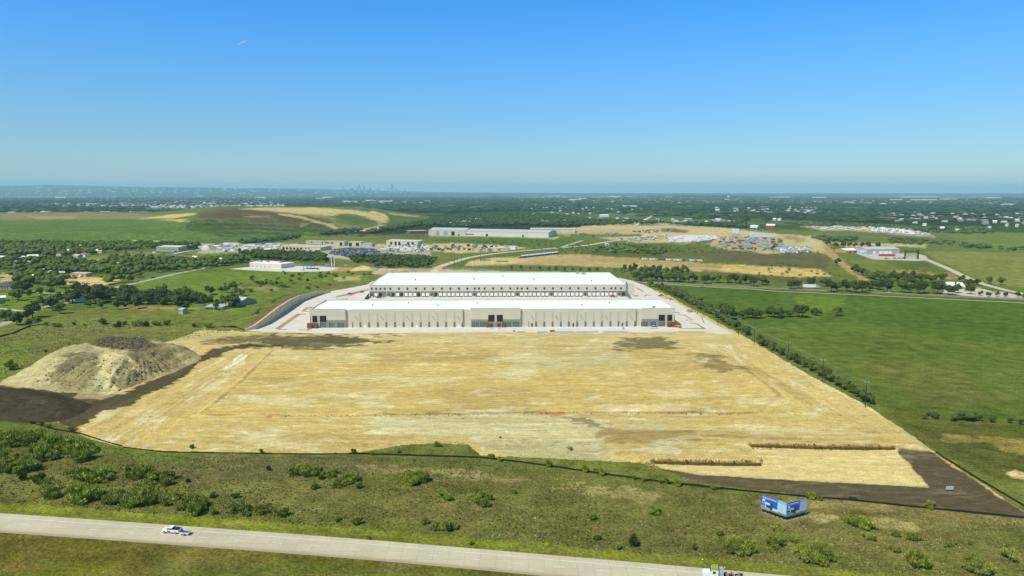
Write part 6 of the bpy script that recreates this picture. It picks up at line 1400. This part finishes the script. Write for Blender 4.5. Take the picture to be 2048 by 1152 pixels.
# lorry on the back road, machines
p=P(1606,576.5); t=thing('semi_trailer','long white box trailer truck driving on the back road','lorry',(p.x,p.y,.06),-.06)
g=MB(); g.box(0,13.5,-1.3,1.3,1.1,4.1); g.build('trailer_box',WHT,t); g=MB(); g.prism([(13.9,.5),(18.,.5),(18.,1.9),(16.6,2.1),(16.2,3.3),(13.9,3.6)],-1.2,1.2); g.build('cab',GRW,t)
for xx in (1.5,2.9,12.5,14.8,17.2): g=MB(); g.tube((xx,-1.25,.5),(xx,1.25,.5),.5,n=10); g.build('wheel',TYRE,t)
def digger(px_,py_,rz,m_,label,name='excavator',s=1.):
    p=P(px_,py_); t=thing(name,label,'digger',(p.x,p.y,.1),rz); t.scale=(s,s,s)
    g=MB(); [g.prism([(-2,.1),(2,.1),(2.3,.5),(2,.9),(-2,.9),(-2.3,.5)],a,b) for a,b in ((-1.5,-.9),(.9,1.5))]; g.build('track',DARKM,t)
    g=MB(); g.box(-1.9,1.2,-1.3,1.3,1.0,1.9); g.box(-1.9,-.6,-1.3,1.3,1.9,2.4); g.build('body',m_,t); g=MB(); g.prism([(-.5,1.9),(1.2,1.9),(1.0,3.),(-.4,3.)],-1.2,-.1); g.build('cab',CGL,t)
    g=MB(); g.tube((1.,.4,1.7),(3.6,.4,4.3),.28,.24,6); g.tube((3.6,.4,4.3),(5.6,.4,2.0),.22,.18,6); g.build('boom',m_,t); g=MB(); g.prism([(5.1,1.0),(6.1,.8),(6.2,1.8),(5.6,2.1)],0,.9); g.build('bucket',DARKM,t); return t
def forklift(px_,py_,rz,m_,label,name='telehandler',z=.12):
    p=P(px_,py_); t=thing(name,label,'lift',(p.x,p.y,z),rz)
    g=MB(); g.box(-2.2,2.2,-1.0,1.0,.7,1.6); g.build('body',m_,t); g=MB(); g.prism([(-.8,1.6),(.8,1.6),(.6,2.6),(-.6,2.6)],-1.0,-.1); g.build('cab',CGL,t); g=MB(); g.tube((-2.,.4,1.9),(3.8,.4,1.3),.25,.2,6); g.box(3.8,4.0,-.7,.9,.2,1.4); g.box(4.,5.1,-.5,-.3,.2,.3); g.box(4.,5.1,.5,.7,.2,.3); g.build('boom',m_,t)
    for xx in (-1.4,1.4):
        for s in (-1,1): g=MB(); g.tube((xx,s*.8,.55),(xx,s*1.15,.55),.55,n=10); g.build('wheel',TYRE,t)
    return t
digger(148,557,0,YEP,'yellow excavator standing before the long tan workshop',s=1.5)
digger(876,541.5,.5,YEP,'yellow digger on the brown heap behind the rear warehouse'); digger(889,537.5,2.,YEP,'small yellow digger near the road junction','mini_excavator',.8)
digger(1040,516.5,1.,ORP,'orange digger at the left end of the blue trailers',s=1.3)
forklift(699,590,.3,REDP,'red telehandler next to the white pickup on the court'); forklift(758,596.5,0,BROWN,'brown telehandler at the left end of the dock'); forklift(1249,592,2.2,ORP,'orange telehandler at the right end of the dock doors'); forklift(1225,594.5,0,REDP,'small red lift beside the right dock doors','scissor_lift'); forklift(1357,655,2.5,ORP,'orange and brown lift beside the right timber porch')
for a,b,c,l,w_ in ((1783,514,REDP,'long dark red implement row in the equipment yard',0),(1772,518,ORP,'bright orange machine in the equipment yard',1),(1789,517.5,YEP,'yellow loader left of the kiosk',2),(1798,517.5,YEP,'yellow loader at centre left of the kiosk',2),(1806,517.5,YEP,'yellow loader nearest the kiosk',2)):
    if w_==0:
        p=P(1759,512.5); t=thing('implement_row',l,'implements',p,0); g=MB(); g.box(0,26,0,2.6,.5,3.4); g.build('frame',c,t); g=MB(); [g.box(k*3,k*3+.4,-.2,2.8,0,.5) for k in range(9)]; g.build('foot',DARKM,t)
    else: forklift(a,b,0,c,l,'loader')
# stone and material heaps, site clutter
p=P(1330,597.5)
for i,(a,b,s,m_,l) in enumerate(((1330,595.5,2.4,TANR,'pale block heap at the right edge of the apron'),(1336,598.,1.8,BRK,'brown soil pile beside the pale blocks'),(1382,624,2.6,BRK,'brown dirt pile below the power line'),(750,541,2.,GRW,'grey pipe stack behind the rear warehouse'),(1290,592.5,1.,BRK,'small brown bundle right of the rear warehouse'))):
    q=P(a,b); t=thing('material_heap',l,'heap',q,.3*i); g=MB()
    for k in range(9): u_,v_=rt.uniform(-s*1.6,s*1.6),rt.uniform(-s,s); g.box(u_-s*.5,u_+s*.5,v_-s*.35,v_+s*.35,0,s*rt.uniform(.25,.8))
    g.build('blocks',m_,t)
for i,(a0,a1) in enumerate(((1035,1051),(1074,1096),(1104,1150),(1150,1200),(1205,1256))):
    p=P(a0,664.3); q=P(a1,664.3); L=q.x-p.x; t=thing('pipe_stack',f'{ordw(i)} bundle of blue pipes from the left along the front edge of the apron','pipes',(p.x,p.y,.12),0,'blue pipes along the apron edge')
    for k in range(5): g=MB(); g.tube((rt.uniform(0,.1)*L,k*.45-1,.22),(L*rt.uniform(.8,1),k*.45-1,.22),.2,n=7); g.build('pipe',M('blue_plastic_pipe',(.12,.35,.62),.4,.1,.3),t)
for a,b,l in ((1100,664,'brown pallet stack among the blue pipes'),(1026,663.8,'small yellow-brown pallet left of the blue pipes')):
    p=P(a,b); t=thing('pallet_stack',l,'pallets',(p.x,p.y,.1),0); w_=3.6 if a>1050 else 1.6; g=MB(); [g.box(0,w_,-.6,.6,.05+k*.18,.16+k*.18) for k in range(7)]; g.build('pallet',RUST if a>1050 else YEP,t)
p=P(1246.5,658.5); t=thing('portable_toilet','grey-green portable toilet before the front warehouse wall','toilet',(p.x,p.y,.1),0); g=MB(); g.box(-.6,.6,-.6,.6,0,2.1); g.build('cabin',M('grey_green_plastic',(.22,.3,.28),.5,.05,1),t); g=MB(); g.prism([(-.62,2.12),(.62,2.12),(0,2.4)],-.62,.62); g.build('roof',WHT,t)
g=MB(); g.box(-.4,.4,-.64,-.6,.1,1.9); g.build('door',GRW,t)
# --- silt fences: black fabric on stakes
FAB=M('black_silt_fabric',(.012,.013,.012),.8,.2,.5)
def siltfence(pts,label,h=.95,z=.02):
    W=[P(*q) for q in pts]; t=thing('silt_fence',label,'fence',W[0],0); O=W[0]; g=MB(); s=MB(); prev=None
    for a,b in zip(W[:-1],W[1:]):
        n=max(1,int((b-a).length/3)); d=(b-a).normalized(); nn=Vector((-d.y,d.x,0))*.03
        for k in range(n):
            p0=a.lerp(b,k/n)-O; p1=a.lerp(b,(k+1)/n)-O; h0=h*(1+.25*(float(vn(p0.x*.3,p0.y*.3,2))-.5)) if prev is None else prev; h1=h*(1+.35*(float(vn(p1.x*.3,p1.y*.3,2))-.5)); prev=h1
            wob=Vector((0,float(vn(p1.x*.2,3,4))-.5,0))*.0
            g.add([p0-nn,p1-nn,p1-nn+Vector((0,0,h1)),p0-nn+Vector((0,0,h0)),p0+nn,p1+nn,p1+nn+Vector((0,0,h1)),p0+nn+Vector((0,0,h0))],[(0,1,2,3),(5,4,7,6),(3,2,6,7),(4,0,3,7),(1,5,6,2)])
            s.box(p0.x-.04,p0.x+.04,p0.y+.05,p0.y+.13,0,h0+.2)
    g.build('fabric',FAB,t); o=s.build('stake',BROWN,t); o['kind']='stuff'
    return t
siltfence([(-60,815),(0,833),(60,846),(110,860),(160,868),(190,878),(245,894)],'black silt fence curving below the dark topsoil heap at far left',.7)
siltfence([(245,895),(330,905),(480,907),(640,909.5),(700,908)],'low half-buried silt fence along the lower left edge of the bare site',.45)
siltfence([(700,908),(800,911),(960,916),(1040,925),(1100,933),(1200,948),(1340,967),(1500,984),(1620,995),(1700,1001),(1860,1018),(2060,1038)],'long black silt fence running to the lower right below the bare site',.68)
siltfence([(1872,905),(1900,924),(1960,961),(2060,1020)],'black silt fence running down the right edge of the dark topsoil',.7)
siltfence([(-40,688),(0,674),(25,668),(45,659),(62,653)],'short black silt fence beside the village lane at the left',1.1)
# thin pale site-boundary mesh along the hedge
# --- power poles and wires
WOODP=M('weathered_pole',(.045,.036,.028),.9,.15,1.)
def pole(px_,py_,h,label,arm=2.6,group=None,r=.24,guy=False,name='power_pole'):
    p=P(px_,py_); t=thing(name,label,'power pole',p,0,group); g=MB(); g.tube((0,0,0),(0,0,h),r,r*.65,7); g.build('pole',WOODP,t)
    if arm:
        g=MB(); g.box(-arm/2,arm/2,-.08,.08,h-.55,h-.36); g.build('crossarm',M('grey_crossarm',(.42,.42,.40),.8,.1,1),t)
        for xx in (-arm/2+.1,0,arm/2-.1): g=MB(); g.tube((xx,0,h-.36),(xx,0,h-.08),.07,.04,6); g.build('insulator',STEELM,t)
    if guy:
        for e in ((5.4,-3.4),(3.2,-2.)): g=MB(); g.tube((0,0,h-1),(e[0],e[1],0),.03,n=4); g.build('guy_wire',STEELM,t)
    return Vector((p.x,p.y,h))
PP=[(1730,815,13.4),(1644,764,13.),(1575,723,12.6),(1508,690,12.4),(1477,670,13.),(1436,650,12.),(1395,629,12.5),(1367,611,12.),(1342,594,12.),(1317,582,12.)]
tops=[]
for i,(a,b,h) in enumerate(PP): tops.append(pole(a,b,h,f'{ordw(i)} wooden power pole from the near end of the line beside the hedge',group='power poles beside the hedge',guy=(i==0)))
for dx in (-1.2,0,1.2):
    for k,(a,b) in enumerate(zip(tops[:-1],tops[1:])):
        g=MB(); last=None
        for s in range(9):
            u_=s/8; q=a.lerp(b,u_)+Vector((dx,0,-.15-1.4*4*u_*(1-u_)))
            if last is not None: g.tube(last,q,.028,n=4,cap=False)
            last=q
        o=g.build('power_line',M('wire',(.25,.25,.24),.5,.05,1)); tag(o,f'{("left","middle","right")[int(dx/1.2)+1]} wire of the {ordw(k)} span of the hedge power line from the near end','wire','wires beside the hedge')
for i,(a,b,tp_) in enumerate(((1507,668,0),(1420,640,0),(1985,588,560),(1895,580,0),(1880,504,472),(1830,512,490),(1340,562,0),(1253,555,0))):
    if tp_: pole(a,b,hgt(a,b,tp_) if hgt(a,b,tp_)<22 else 16,f'{ordw(i)} slim roadside utility pole on the right side, listed outward',1.8,'lone poles on the right',.15)
for i,(a,b,c) in enumerate(((62,498,482),(134,600,582),(105,498,483),(172,500,487),(318,620,606),(445,494,486),(495,532,510),(526,600,580),(384,515,503),(366,508,492),(472,498,488),(458,497,486))):
    h=min(14,hgt(a,b,c)); pole(a,b,h,f'{ordw(i)} thin dark utility pole on the village side, by listing order from near the lane',1.6,'village utility poles',.16)
zx=lambda v:740+v/4.452
for i,(a,b,c) in enumerate(sorted(((zx(705),533,521),(zx(750),541,516),(zx(752),526,506),(zx(780),530,507),(zx(815),524,507),(zx(898),521,503),(zx(932),539,514),(zx(985),524,503),(zx(1125),518,500),(zx(1160),544,526),(zx(1235),492,480),(zx(1335),510,498),(zx(1465),500,486),(zx(1492),500,486),(zx(1620),500,485),(zx(1765),497,487),(zx(1945),492,481),(1024,543,527),(1091,545,533),(740+235/4.452,530,519),(1256,560,545),(990,541,527)))):
    h=min(26,hgt(a,b,c)); pole(a,b,h,f'{ordw(i)} tall thin pole from the left between the yards and the rear warehouse',1.8 if i%2 else 2.4,'poles behind the rear warehouse',.2)
# --- billboard: two printed boards meeting in a V
def board(name_pts,first):
    pass
BB0=P(1521.5,1023.5); BB1=P(1571.5,1041.5); BB2=P(1611.5,1031.5)
bt=thing('billboard','V-shaped blue and white billboard on dark posts beside the silt fence','billboard',BB1,0)
BLU=M('billboard_blue',(.012,.115,.50),.5,.05,.6); SKYP=M('printed_sky',(.22,.50,.66),.5,.08,.5); PALEP=M('printed_pale',(.45,.58,.66),.5,.06,.5); INKW=M('white_lettering',(.85,.86,.88),.5,.02,1); DKP=M('printed_dark',(.03,.07,.08),.5,.1,.6); GPR=M('printed_meadow',(.10,.20,.10),.6,.25,.7); ROADP=M('printed_forecourt',(.22,.30,.32),.6,.15,.6); CREP=M('printed_cream',(.62,.64,.56),.5,.05,.6)
def panel(a,b,z0,z1,tag_):
    d=(b-a); L=d.length; d.normalize(); n=Vector((d.y,-d.x,0)); O=a-BB1
    def F(name,u0,u1,v0,v1,mat,off,par,skew=0):
        g=MB(); 
        def q(u,v,o): return O+d*(u*L)+Vector((0,0,z0+v*(z1-z0)))+n*o
        vs=[q(u0,v0,off),q(u1,v0,off),q(u1,v1+skew,off),q(u0,v1,off),q(u0,v0,off-.012),q(u1,v0,off-.012),q(u1,v1+skew,off-.012),q(u0,v1,off-.012)]
        g.add(vs,[(0,1,2,3),(5,4,7,6),(4,0,3,7),(1,5,6,2),(3,2,6,7),(4,5,1,0)]); return g.build(name,mat,par)
    g=MB(); q=[O,O+d*L,O+d*L-n*.12,O-n*.12]; g.slab([v for v in q][::-1],z0,z1); bd=g.build('board',SKYP,bt)
    F('blue_panel',0,.645,.30,1,BLU,.02,bd); F('pale_panel',.665,1,.14,.80,PALEP,.02,bd)
    F('printed_ground',0,1,0,.17,ROADP,.02,bd); F('printed_lawn',.35,1,0,.09,GPR,.035,bd)
    F('printed_building',.17,.42,.16,.56,CREP,.035,bd); F('printed_building_side',.36,.46,.13,.60,DKP,.05,bd); F('printed_windows',.20,.37,.20,.42,DKP,.05,bd); F('printed_low_wing',.46,.66,.13,.27,CREP,.035,bd)
    F('printed_horizon',0,.17,.16,.30,ROADP,.03,bd)
    # headline and small lines: rows of separate strokes, too blurred in the photo to read
    r=random.Random(3 if tag_=='l' else 4)
    def words(v,hh,u0,u1,wmin,wmax,nm):
        u=u0
        while u<u1:
            w=r.uniform(wmin,wmax); e=min(u+w,u1); k=u
            while k<e-.004:
                F(nm,k,k+.009,v+(hh*.0),v+hh*r.choice((.75,1,1,.8)),INKW,.03,bd); k+=.0125
            u=e+.022
    words(.86,.060,.04,.60,.05,.14,'headline'); words(.795,.028,.04,.60,.04,.10,'subline'); words(.56,.035,.04,.24,.03,.06,'contact_line'); words(.49,.03,.04,.30,.04,.08,'contact_line'); words(.43,.03,.04,.17,.04,.08,'contact_line')
    F('logo_patch',.05,.15,.64,.74,INKW,.03,bd)
    for k in range(4): F('pale_line',.72+.0*k,.72+r.uniform(.1,.2),.66-.09*k,.68-.09*k,SKYP,.03,bd)
    F('trim',0,1,-.012,.0,STEELM,.0,bd); F('trim',0,1,1.0,1.012,STEELM,.0,bd)
    n_=6
    for k in range(n_):
        u=(k+.35)/n_; p=O+d*(u*L)-n*.28
        g=MB(); g.box(p.x-.13,p.x+.13,p.y-.13,p.y+.13,0,z1-.5); g.build('post',DARKM,bt)
        g=MB(); g.tube(p+Vector((0,0,z1*.6)),p-n*2.4,.07,n=5); g.build('brace',DARKM,bt)
panel(BB0,BB1,1.25,6.0,'l'); panel(BB1+Vector((.12,.02,0)),BB2,1.25,6.0,'r')
tag(sheet('bare_strip',[(1517,1024),(1570,1044),(1573,1044.5),(1614,1034),(1611,1030),(1574,1039),(1570,1039),(1523,1020)],.035,M('bare_soil_strip',S(150,136,96),.95,.3,.6)),kind='structure')
# small sign in the dark soil, black box by the fence
p=P(1899,984); t=thing('site_sign','small pale sign board on two posts standing in the dark topsoil','sign',(p.x,p.y,.25),0); g=MB(); g.box(-1.3,1.3,-.03,.03,.7,1.9); g.build('board',M('pale_sign',(.55,.62,.70),.5,.05,1),t)
g=MB(); [g.box(-1.1,1.1,-.05,-.031,z,z+.08) for z in (1.65,1.3,1.05)]; g.build('lettering',M('blue_lettering',(.15,.25,.5),.5,.05,1),t)
g=MB(); [g.box(a-.06,a+.06,.03,.12,0,1.95) for a in (-1.1,1.1)]; g.build('post',DARKM,t); g=MB(); [g.box(a-.15,a+.15,-.6,.6,0,.12) for a in (-1.1,1.1)]; g.build('foot',RUST,t)
p=P(1706,1000); t=thing('inlet_box','black filter box beside the silt fence right of the billboard','box',p,-.1); g=MB(); g.box(-1.2,1.2,-.7,.7,0,.7); g.build('box',FAB,t); g=MB(); [g.tube((a,-.8,0),(a,-.8,1.2),.04,n=5) for a in (-1.2,0,1.2)]; g.build('stake',DARKM,t)
for a,b,l in ((190,873,'white rag lying by the silt fence at left'),(1070,1036,'scrap of white plastic in the grass of the slope'),(1405,1119,'pale loop of litter on the verge near the truck')):
    p=P(a,b); g=MB(); g.add([(-.5,-.2,.05),(.1,-.35,.1),(.5,.1,.25),(.1,.35,.3),(-.4,.2,.1),(0,0,.45)],[(0,1,5),(1,2,5),(2,3,5),(3,4,5),(4,0,5),(4,3,2,1,0)]); o=g.build('litter',WHITEM); o.location=p; o.scale=(.55,.55,.4); tag(o,l,'litter')
# --- pickup with trailer on the highway
def hw(px_,f):
    A=[P(*e) for e in HW_T];B=[P(*e) for e in HW_B]
    for k in range(len(A)-1):
        if HW_T[k][0]<=px_<=HW_T[k+1][0]:
            u_=(px_-HW_T[k][0])/(HW_T[k+1][0]-HW_T[k][0]); a=A[k].lerp(A[k+1],u_); b=B[k].lerp(B[k+1],u_); d=(A[k+1]-A[k]); return a.lerp(b,f),math.atan2(d.y,d.x)
def wheel(par,x,y,r,w=.26,rim=CPNT['silver']):
    g=MB(); g.tube((x,y-w/2,r),(x,y+w/2,r),r,n=18); o=g.build('wheel',TYRE,par); g=MB(); s=1 if y>0 else -1; g.tube((x,y+s*w/2,r),(x,y+s*(w/2+.015),r),r*.6,n=12); g.build('rim',rim,o); return o
pos,ang=hw(344,.40); pk=thing('pickup_truck','white crew-cab pickup towing a small trailer on the highway','pickup',(pos.x,pos.y,.08),ang+math.pi)
g=MB(); W2=1.0
g.prism([(-2.9,.55),(2.85,.55),(2.9,1.0),(2.75,1.12),(1.5,1.22),(-.75,1.25),(-.75,.98),(-2.9,.98)],-W2,W2)
g.build('body',CPNT['white'],pk)
g=MB(); g.prism([(-.75,1.25),(1.5,1.22),(.85,1.86),(-.62,1.88)],-.9,.9); g.build('cab',CPNT['white'],pk)
g=MB(); g.prism([(-.83,1.89),(-.62,1.885),(.85,1.865),(.7,1.93),(-.55,1.95)],-.84,.84); g.build('roof',CPNT['white'],pk)
for a,b,nm in ((-.62,.14,'rear_side_window'),(.24,1.05,'front_side_window')):
    g=MB(); 
    for s in (-1,1): y0,y1=(.905,.93) if s>0 else (-.93,-.905); g.prism([(a,1.3),(b,1.3),(b-(.3 if a>0 else .02),1.78),(a+.05,1.78)],y0,y1)
    g.build(nm,CGL,pk)
g=MB(); g.prism([(1.44,1.27),(1.5,1.27),(.93,1.83),(.87,1.83)],-.8,.8); g.build('windscreen',CGL,pk)
g=MB(); g.box(-.79,-.76,-.7,.7,1.35,1.8); g.build('rear_window',CGL,pk)
g=MB(); g.box(-2.88,-.8,-W2,-W2+.1,.98,1.32); g.box(-2.88,-.8,W2-.1,W2,.98,1.32); g.box(-2.9,-2.8,-W2+.1,W2-.1,.98,1.32); g.build('bed_side',CPNT['white'],pk)
g=MB(); g.box(-2.75,-.85,-.85,.85,1.0,1.42); g.box(-2.2,-1.2,-.6,.6,1.42,1.7); g.build('bed_load',M('dark_load',(.02,.03,.06),.7,.2,2),pk)
g=MB(); g.tube((-.85,-.8,1.3),(-.85,-.8,2.0),.05,n=6); g.tube((-.85,.8,1.3),(-.85,.8,2.0),.05,n=6); g.tube((-.85,-.8,2.0),(-.85,.8,2.0),.05,n=6); g.tube((-2.7,-.85,1.3),(-2.7,-.85,1.75),.05,n=6); g.build('rack',DARKM,pk)
g=MB(); g.box(-.1,.85,.995,1.01,.66,1.02); g.box(-.1,.85,-1.01,-.995,.66,1.02); g.build('door_emblem',M('purple_emblem',(.10,.03,.32),.5,.1,1),pk)
for y in (-.75,.75): g=MB(); g.box(2.86,2.91,y-.2,y+.2,.8,.97); g.build('headlight',INKW,pk); g=MB(); g.box(-2.93,-2.9,y-.1,y+.1,.85,1.25); g.build('tail_light',REDP,pk)
for xx in (-1.85,1.9):
    for y in (-.9,.9): wheel(pk,xx,y,.40)
pos2,_=hw(371.5,.455); tr=thing('utility_trailer','small white open trailer with blue load hitched behind the pickup','trailer',(pos2.x,pos2.y,.08),ang+math.pi+.02)
g=MB(); g.box(-1.5,1.5,-.85,.85,.5,.6); g.box(-1.5,1.5,-.87,-.8,.6,.95); g.box(-1.5,1.5,.8,.87,.6,.95); g.box(-1.56,-1.5,-.8,.8,.6,1.2); g.build('bed',CPNT['white'],tr)
g=MB(); g.box(-1.35,1.3,-.65,.65,.62,.92); g.prism([(.8,.92),(1.3,.92),(1.3,1.55),(1.05,1.6)],-.4,.4); g.build('load',M('dull_blue_tarp',(.06,.11,.24),.7,.25,2.),tr); g=MB(); g.tube((1.5,0,.5),(2.5,0,.5),.06,n=6); g.build('drawbar',DARKM,tr)
for y in (-.95,.95): wheel(tr,-.1,y,.36)
# --- truck at the lower edge of the picture
pos,ang=hw(1446,.42); tk=thing('flatbed_truck','white lorry with lime cab hood and dark machinery load, cut by the bottom edge','lorry',(pos.x,pos.y,.08),ang+math.pi)
g=MB(); g.prism([(3.2,.7),(5.3,.7),(5.35,1.6),(5.1,1.95),(3.2,2.15)],-1.1,1.1); g.build('bonnet',CPNT['white'],tk)
g=MB(); g.prism([(1.2,.7),(3.2,.7),(3.2,2.15),(2.95,2.95),(1.2,3.0)],-1.2,1.2); g.build('cab',CPNT['white'],tk)
g=MB(); g.prism([(3.16,2.2),(3.24,2.2),(3.02,2.86),(2.94,2.86)],-1.05,1.05); g.box(1.9,2.7,-1.22,1.22,2.0,2.7); g.build('cab_window',CGL,tk)
g=MB(); g.prism([(1.2,3.02),(2.95,3.02),(2.6,3.55),(1.2,3.65)],-1.1,1.1); g.build('air_deflector',M('lime_panel',(.27,.32,.04),.5,.1,1),tk)
g=MB(); g.box(-.2,.9,-1.0,1.0,1.3,2.6); g.box(-.1,.8,-.7,.3,2.6,3.3); g.build('crane_base',GRW,tk); g=MB(); g.tube((.3,.2,2.6),(-.6,.2,3.7),.16,n=6); g.tube((-.6,.2,3.7),(-.4,-.7,3.4),.12,n=6); g.build('folded_crane',STEELM,tk)
g=MB(); g.box(-5.4,1.1,-1.2,1.2,1.0,1.2); g.build('bed',DARKM,tk)
rr=random.Random(9)
for k in range(16): 
    g=MB(); a,b=rr.uniform(-5.1,-.9),rr.uniform(-.9,.9); w_,d_,h_=rr.uniform(.3,.8),rr.uniform(.2,.5),rr.uniform(.3,1.1); g.box(a-w_/2,a+w_/2,b-d_/2,b+d_/2,1.21,1.21+h_); g.build('load_crate',(DARKM,STEELM,DKP,M('pink_drum',(.4,.22,.26),.6,.1,1))[k%4],tk)
for xx in (-4.2,-3.1,4.2):
    for y in (-1.05,1.05): wheel(tk,xx,y,.5,.32)
# --- city skyline
TOW=M('tower_glass',(.20,.26,.32),.4,.15,.01); TOWL=M('tower_pale',(.34,.36,.38),.6,.1,.01)
D=23000.
sk=[(687,371,3),(689,377.5,9),(700,378,12),(708,377,8),(714,373,4),(716,372.5,4),(722,369,3.6),(725,370.5,3.4),(729,373,4),(736,379,8),(740,374.5,5),(743,376,4),(752,380,7),(758,378,3),(760,377,2),(768,381,6),(777,375.8,4),(782,366.2,3.6),(786,380,5),(789.5,375,3.6),(792,377,4),(797,379,4.5),(804,380.5,4),(812,380.5,5),(683,378.5,4),(671,380,4),(660,380,3),(825,381.5,6),(845,382,5)]
for i,(a,tp_,w_) in enumerate(sorted(sk)):
    t_=(tp_-576)/FPX; h=CAM_H-D*(SP+t_*CP)/(CP-t_*SP); x_=(a-1024)/FPX*(D*CP+CAM_H*SP); wm=w_/FPX*D*.95
    t=thing('skyscraper',f'{ordw(i)} tower from the left on the hazy city skyline','tower',(x_,D+rt.uniform(-300,300),0),rt.uniform(-.3,.3),'skyline towers')
    g=MB(); g.box(-wm/2,wm/2,-wm/2,wm/2,0,h*.82); g.box(-wm*.38,wm*.38,-wm*.38,wm*.38,h*.82,h*.95); g.build('shaft',(TOW,TOWL)[i%2],t); g=MB(); g.box(-wm*.2,wm*.2,-wm*.2,wm*.2,h*.95,h); g.build('top',TOWL,t)
# long pale roofs far out on the plain
for i,(a,b,w_) in enumerate(((20,391,45),(105,390,30),(360,391.5,22),(300,389,14),(120,396,20),(400,393,14),(700,388.6,90),(780,388.9,60),(850,390,25),(640,398,18),(700,405,26),(740,403,20),(770,404.5,26),(1060,391.5,34),(1110,392.5,22),(1150,401,24),(1165,399,14),(1230,394,20),(1340,395,18),(1455,400.5,8),(1560,395.5,40),(1640,396,26),(1700,406.5,12),(1770,410,9),(1795,401,22),(1840,394,70),(1850,401.5,50),(1900,400,30),(1990,397,25),(1260,415,28),(1210,434,16),(520,396,22),(655,396,20),(950,389.5,26),(1380,394,22),(2020,411,16))):
    p=P(a,b); s=p.y/FPX; t=thing('far_shed',f'{ordw(i)} long pale roof on the hazy plain','shed',(p.x,p.y,0),0,'far pale roofs'); h=min(14,5+s*1.0)
    g=MB(); g.box(-w_*s/2,w_*s/2,0,60,0,h); g.build('wall',M('far_wall',(.62,.62,.58),.8,.05,.01),t); g=MB(); g.prismx([(-1,h),(61,h),(30,h+4)],-w_*s/2,w_*s/2); g.build('roof',WHT,t)
p=P(1457,402); t=thing('water_tower','pale water tower on the low ridge, far right of the skyline','water tower',(p.x,p.y,0),0); g=MB(); g.tube((0,0,0),(0,0,42),6,n=10); g.build('stem',TOWL,t); g=MB(); g.tube((0,0,42),(0,0,50),6,16,n=12); g.tube((0,0,50),(0,0,60),16,14,n=12); g.build('bowl',WHT,t)
# thin vapour trail high in the sky
g=MB(); a=Vector((-16800,42000,9000)); 
a=Vector(((486-1024)/FPX*26000,26000*(CP-((85-576)/FPX)*SP),CAM_H-26000*(SP+((85-576)/FPX)*CP))); dv=Vector((180,0,70))
g.tube(a-dv,a,9,16,n=8); g.tube(a,a+dv,16,6,n=8); tag(g.build('vapour_trail',M('cloud_white',(.85,.85,.86),.9,.05,.01)),'short thin white vapour trail in the blue sky, upper left','vapour trail')
# ------------------------------------------------------------------ haze
hz=MB(); hz.box(-60000,60000,-3000,46000,-1.0,520.0)
hm=bpy.data.materials.new('thin_haze'); hm.use_nodes=True; hn=hm.node_tree; hn.nodes.clear()
ho=hn.nodes.new('ShaderNodeOutputMaterial'); hv=hn.nodes.new('ShaderNodeVolumePrincipled')
hv.inputs['Color'].default_value=(.47,.83,.97,1); hv.inputs['Density'].default_value=HAZE_DENSITY; hv.inputs['Anisotropy'].default_value=.0
hn.links.new(hv.outputs[0],ho.inputs['Volume'])
tag(hz.build('haze',hm),kind='stuff')
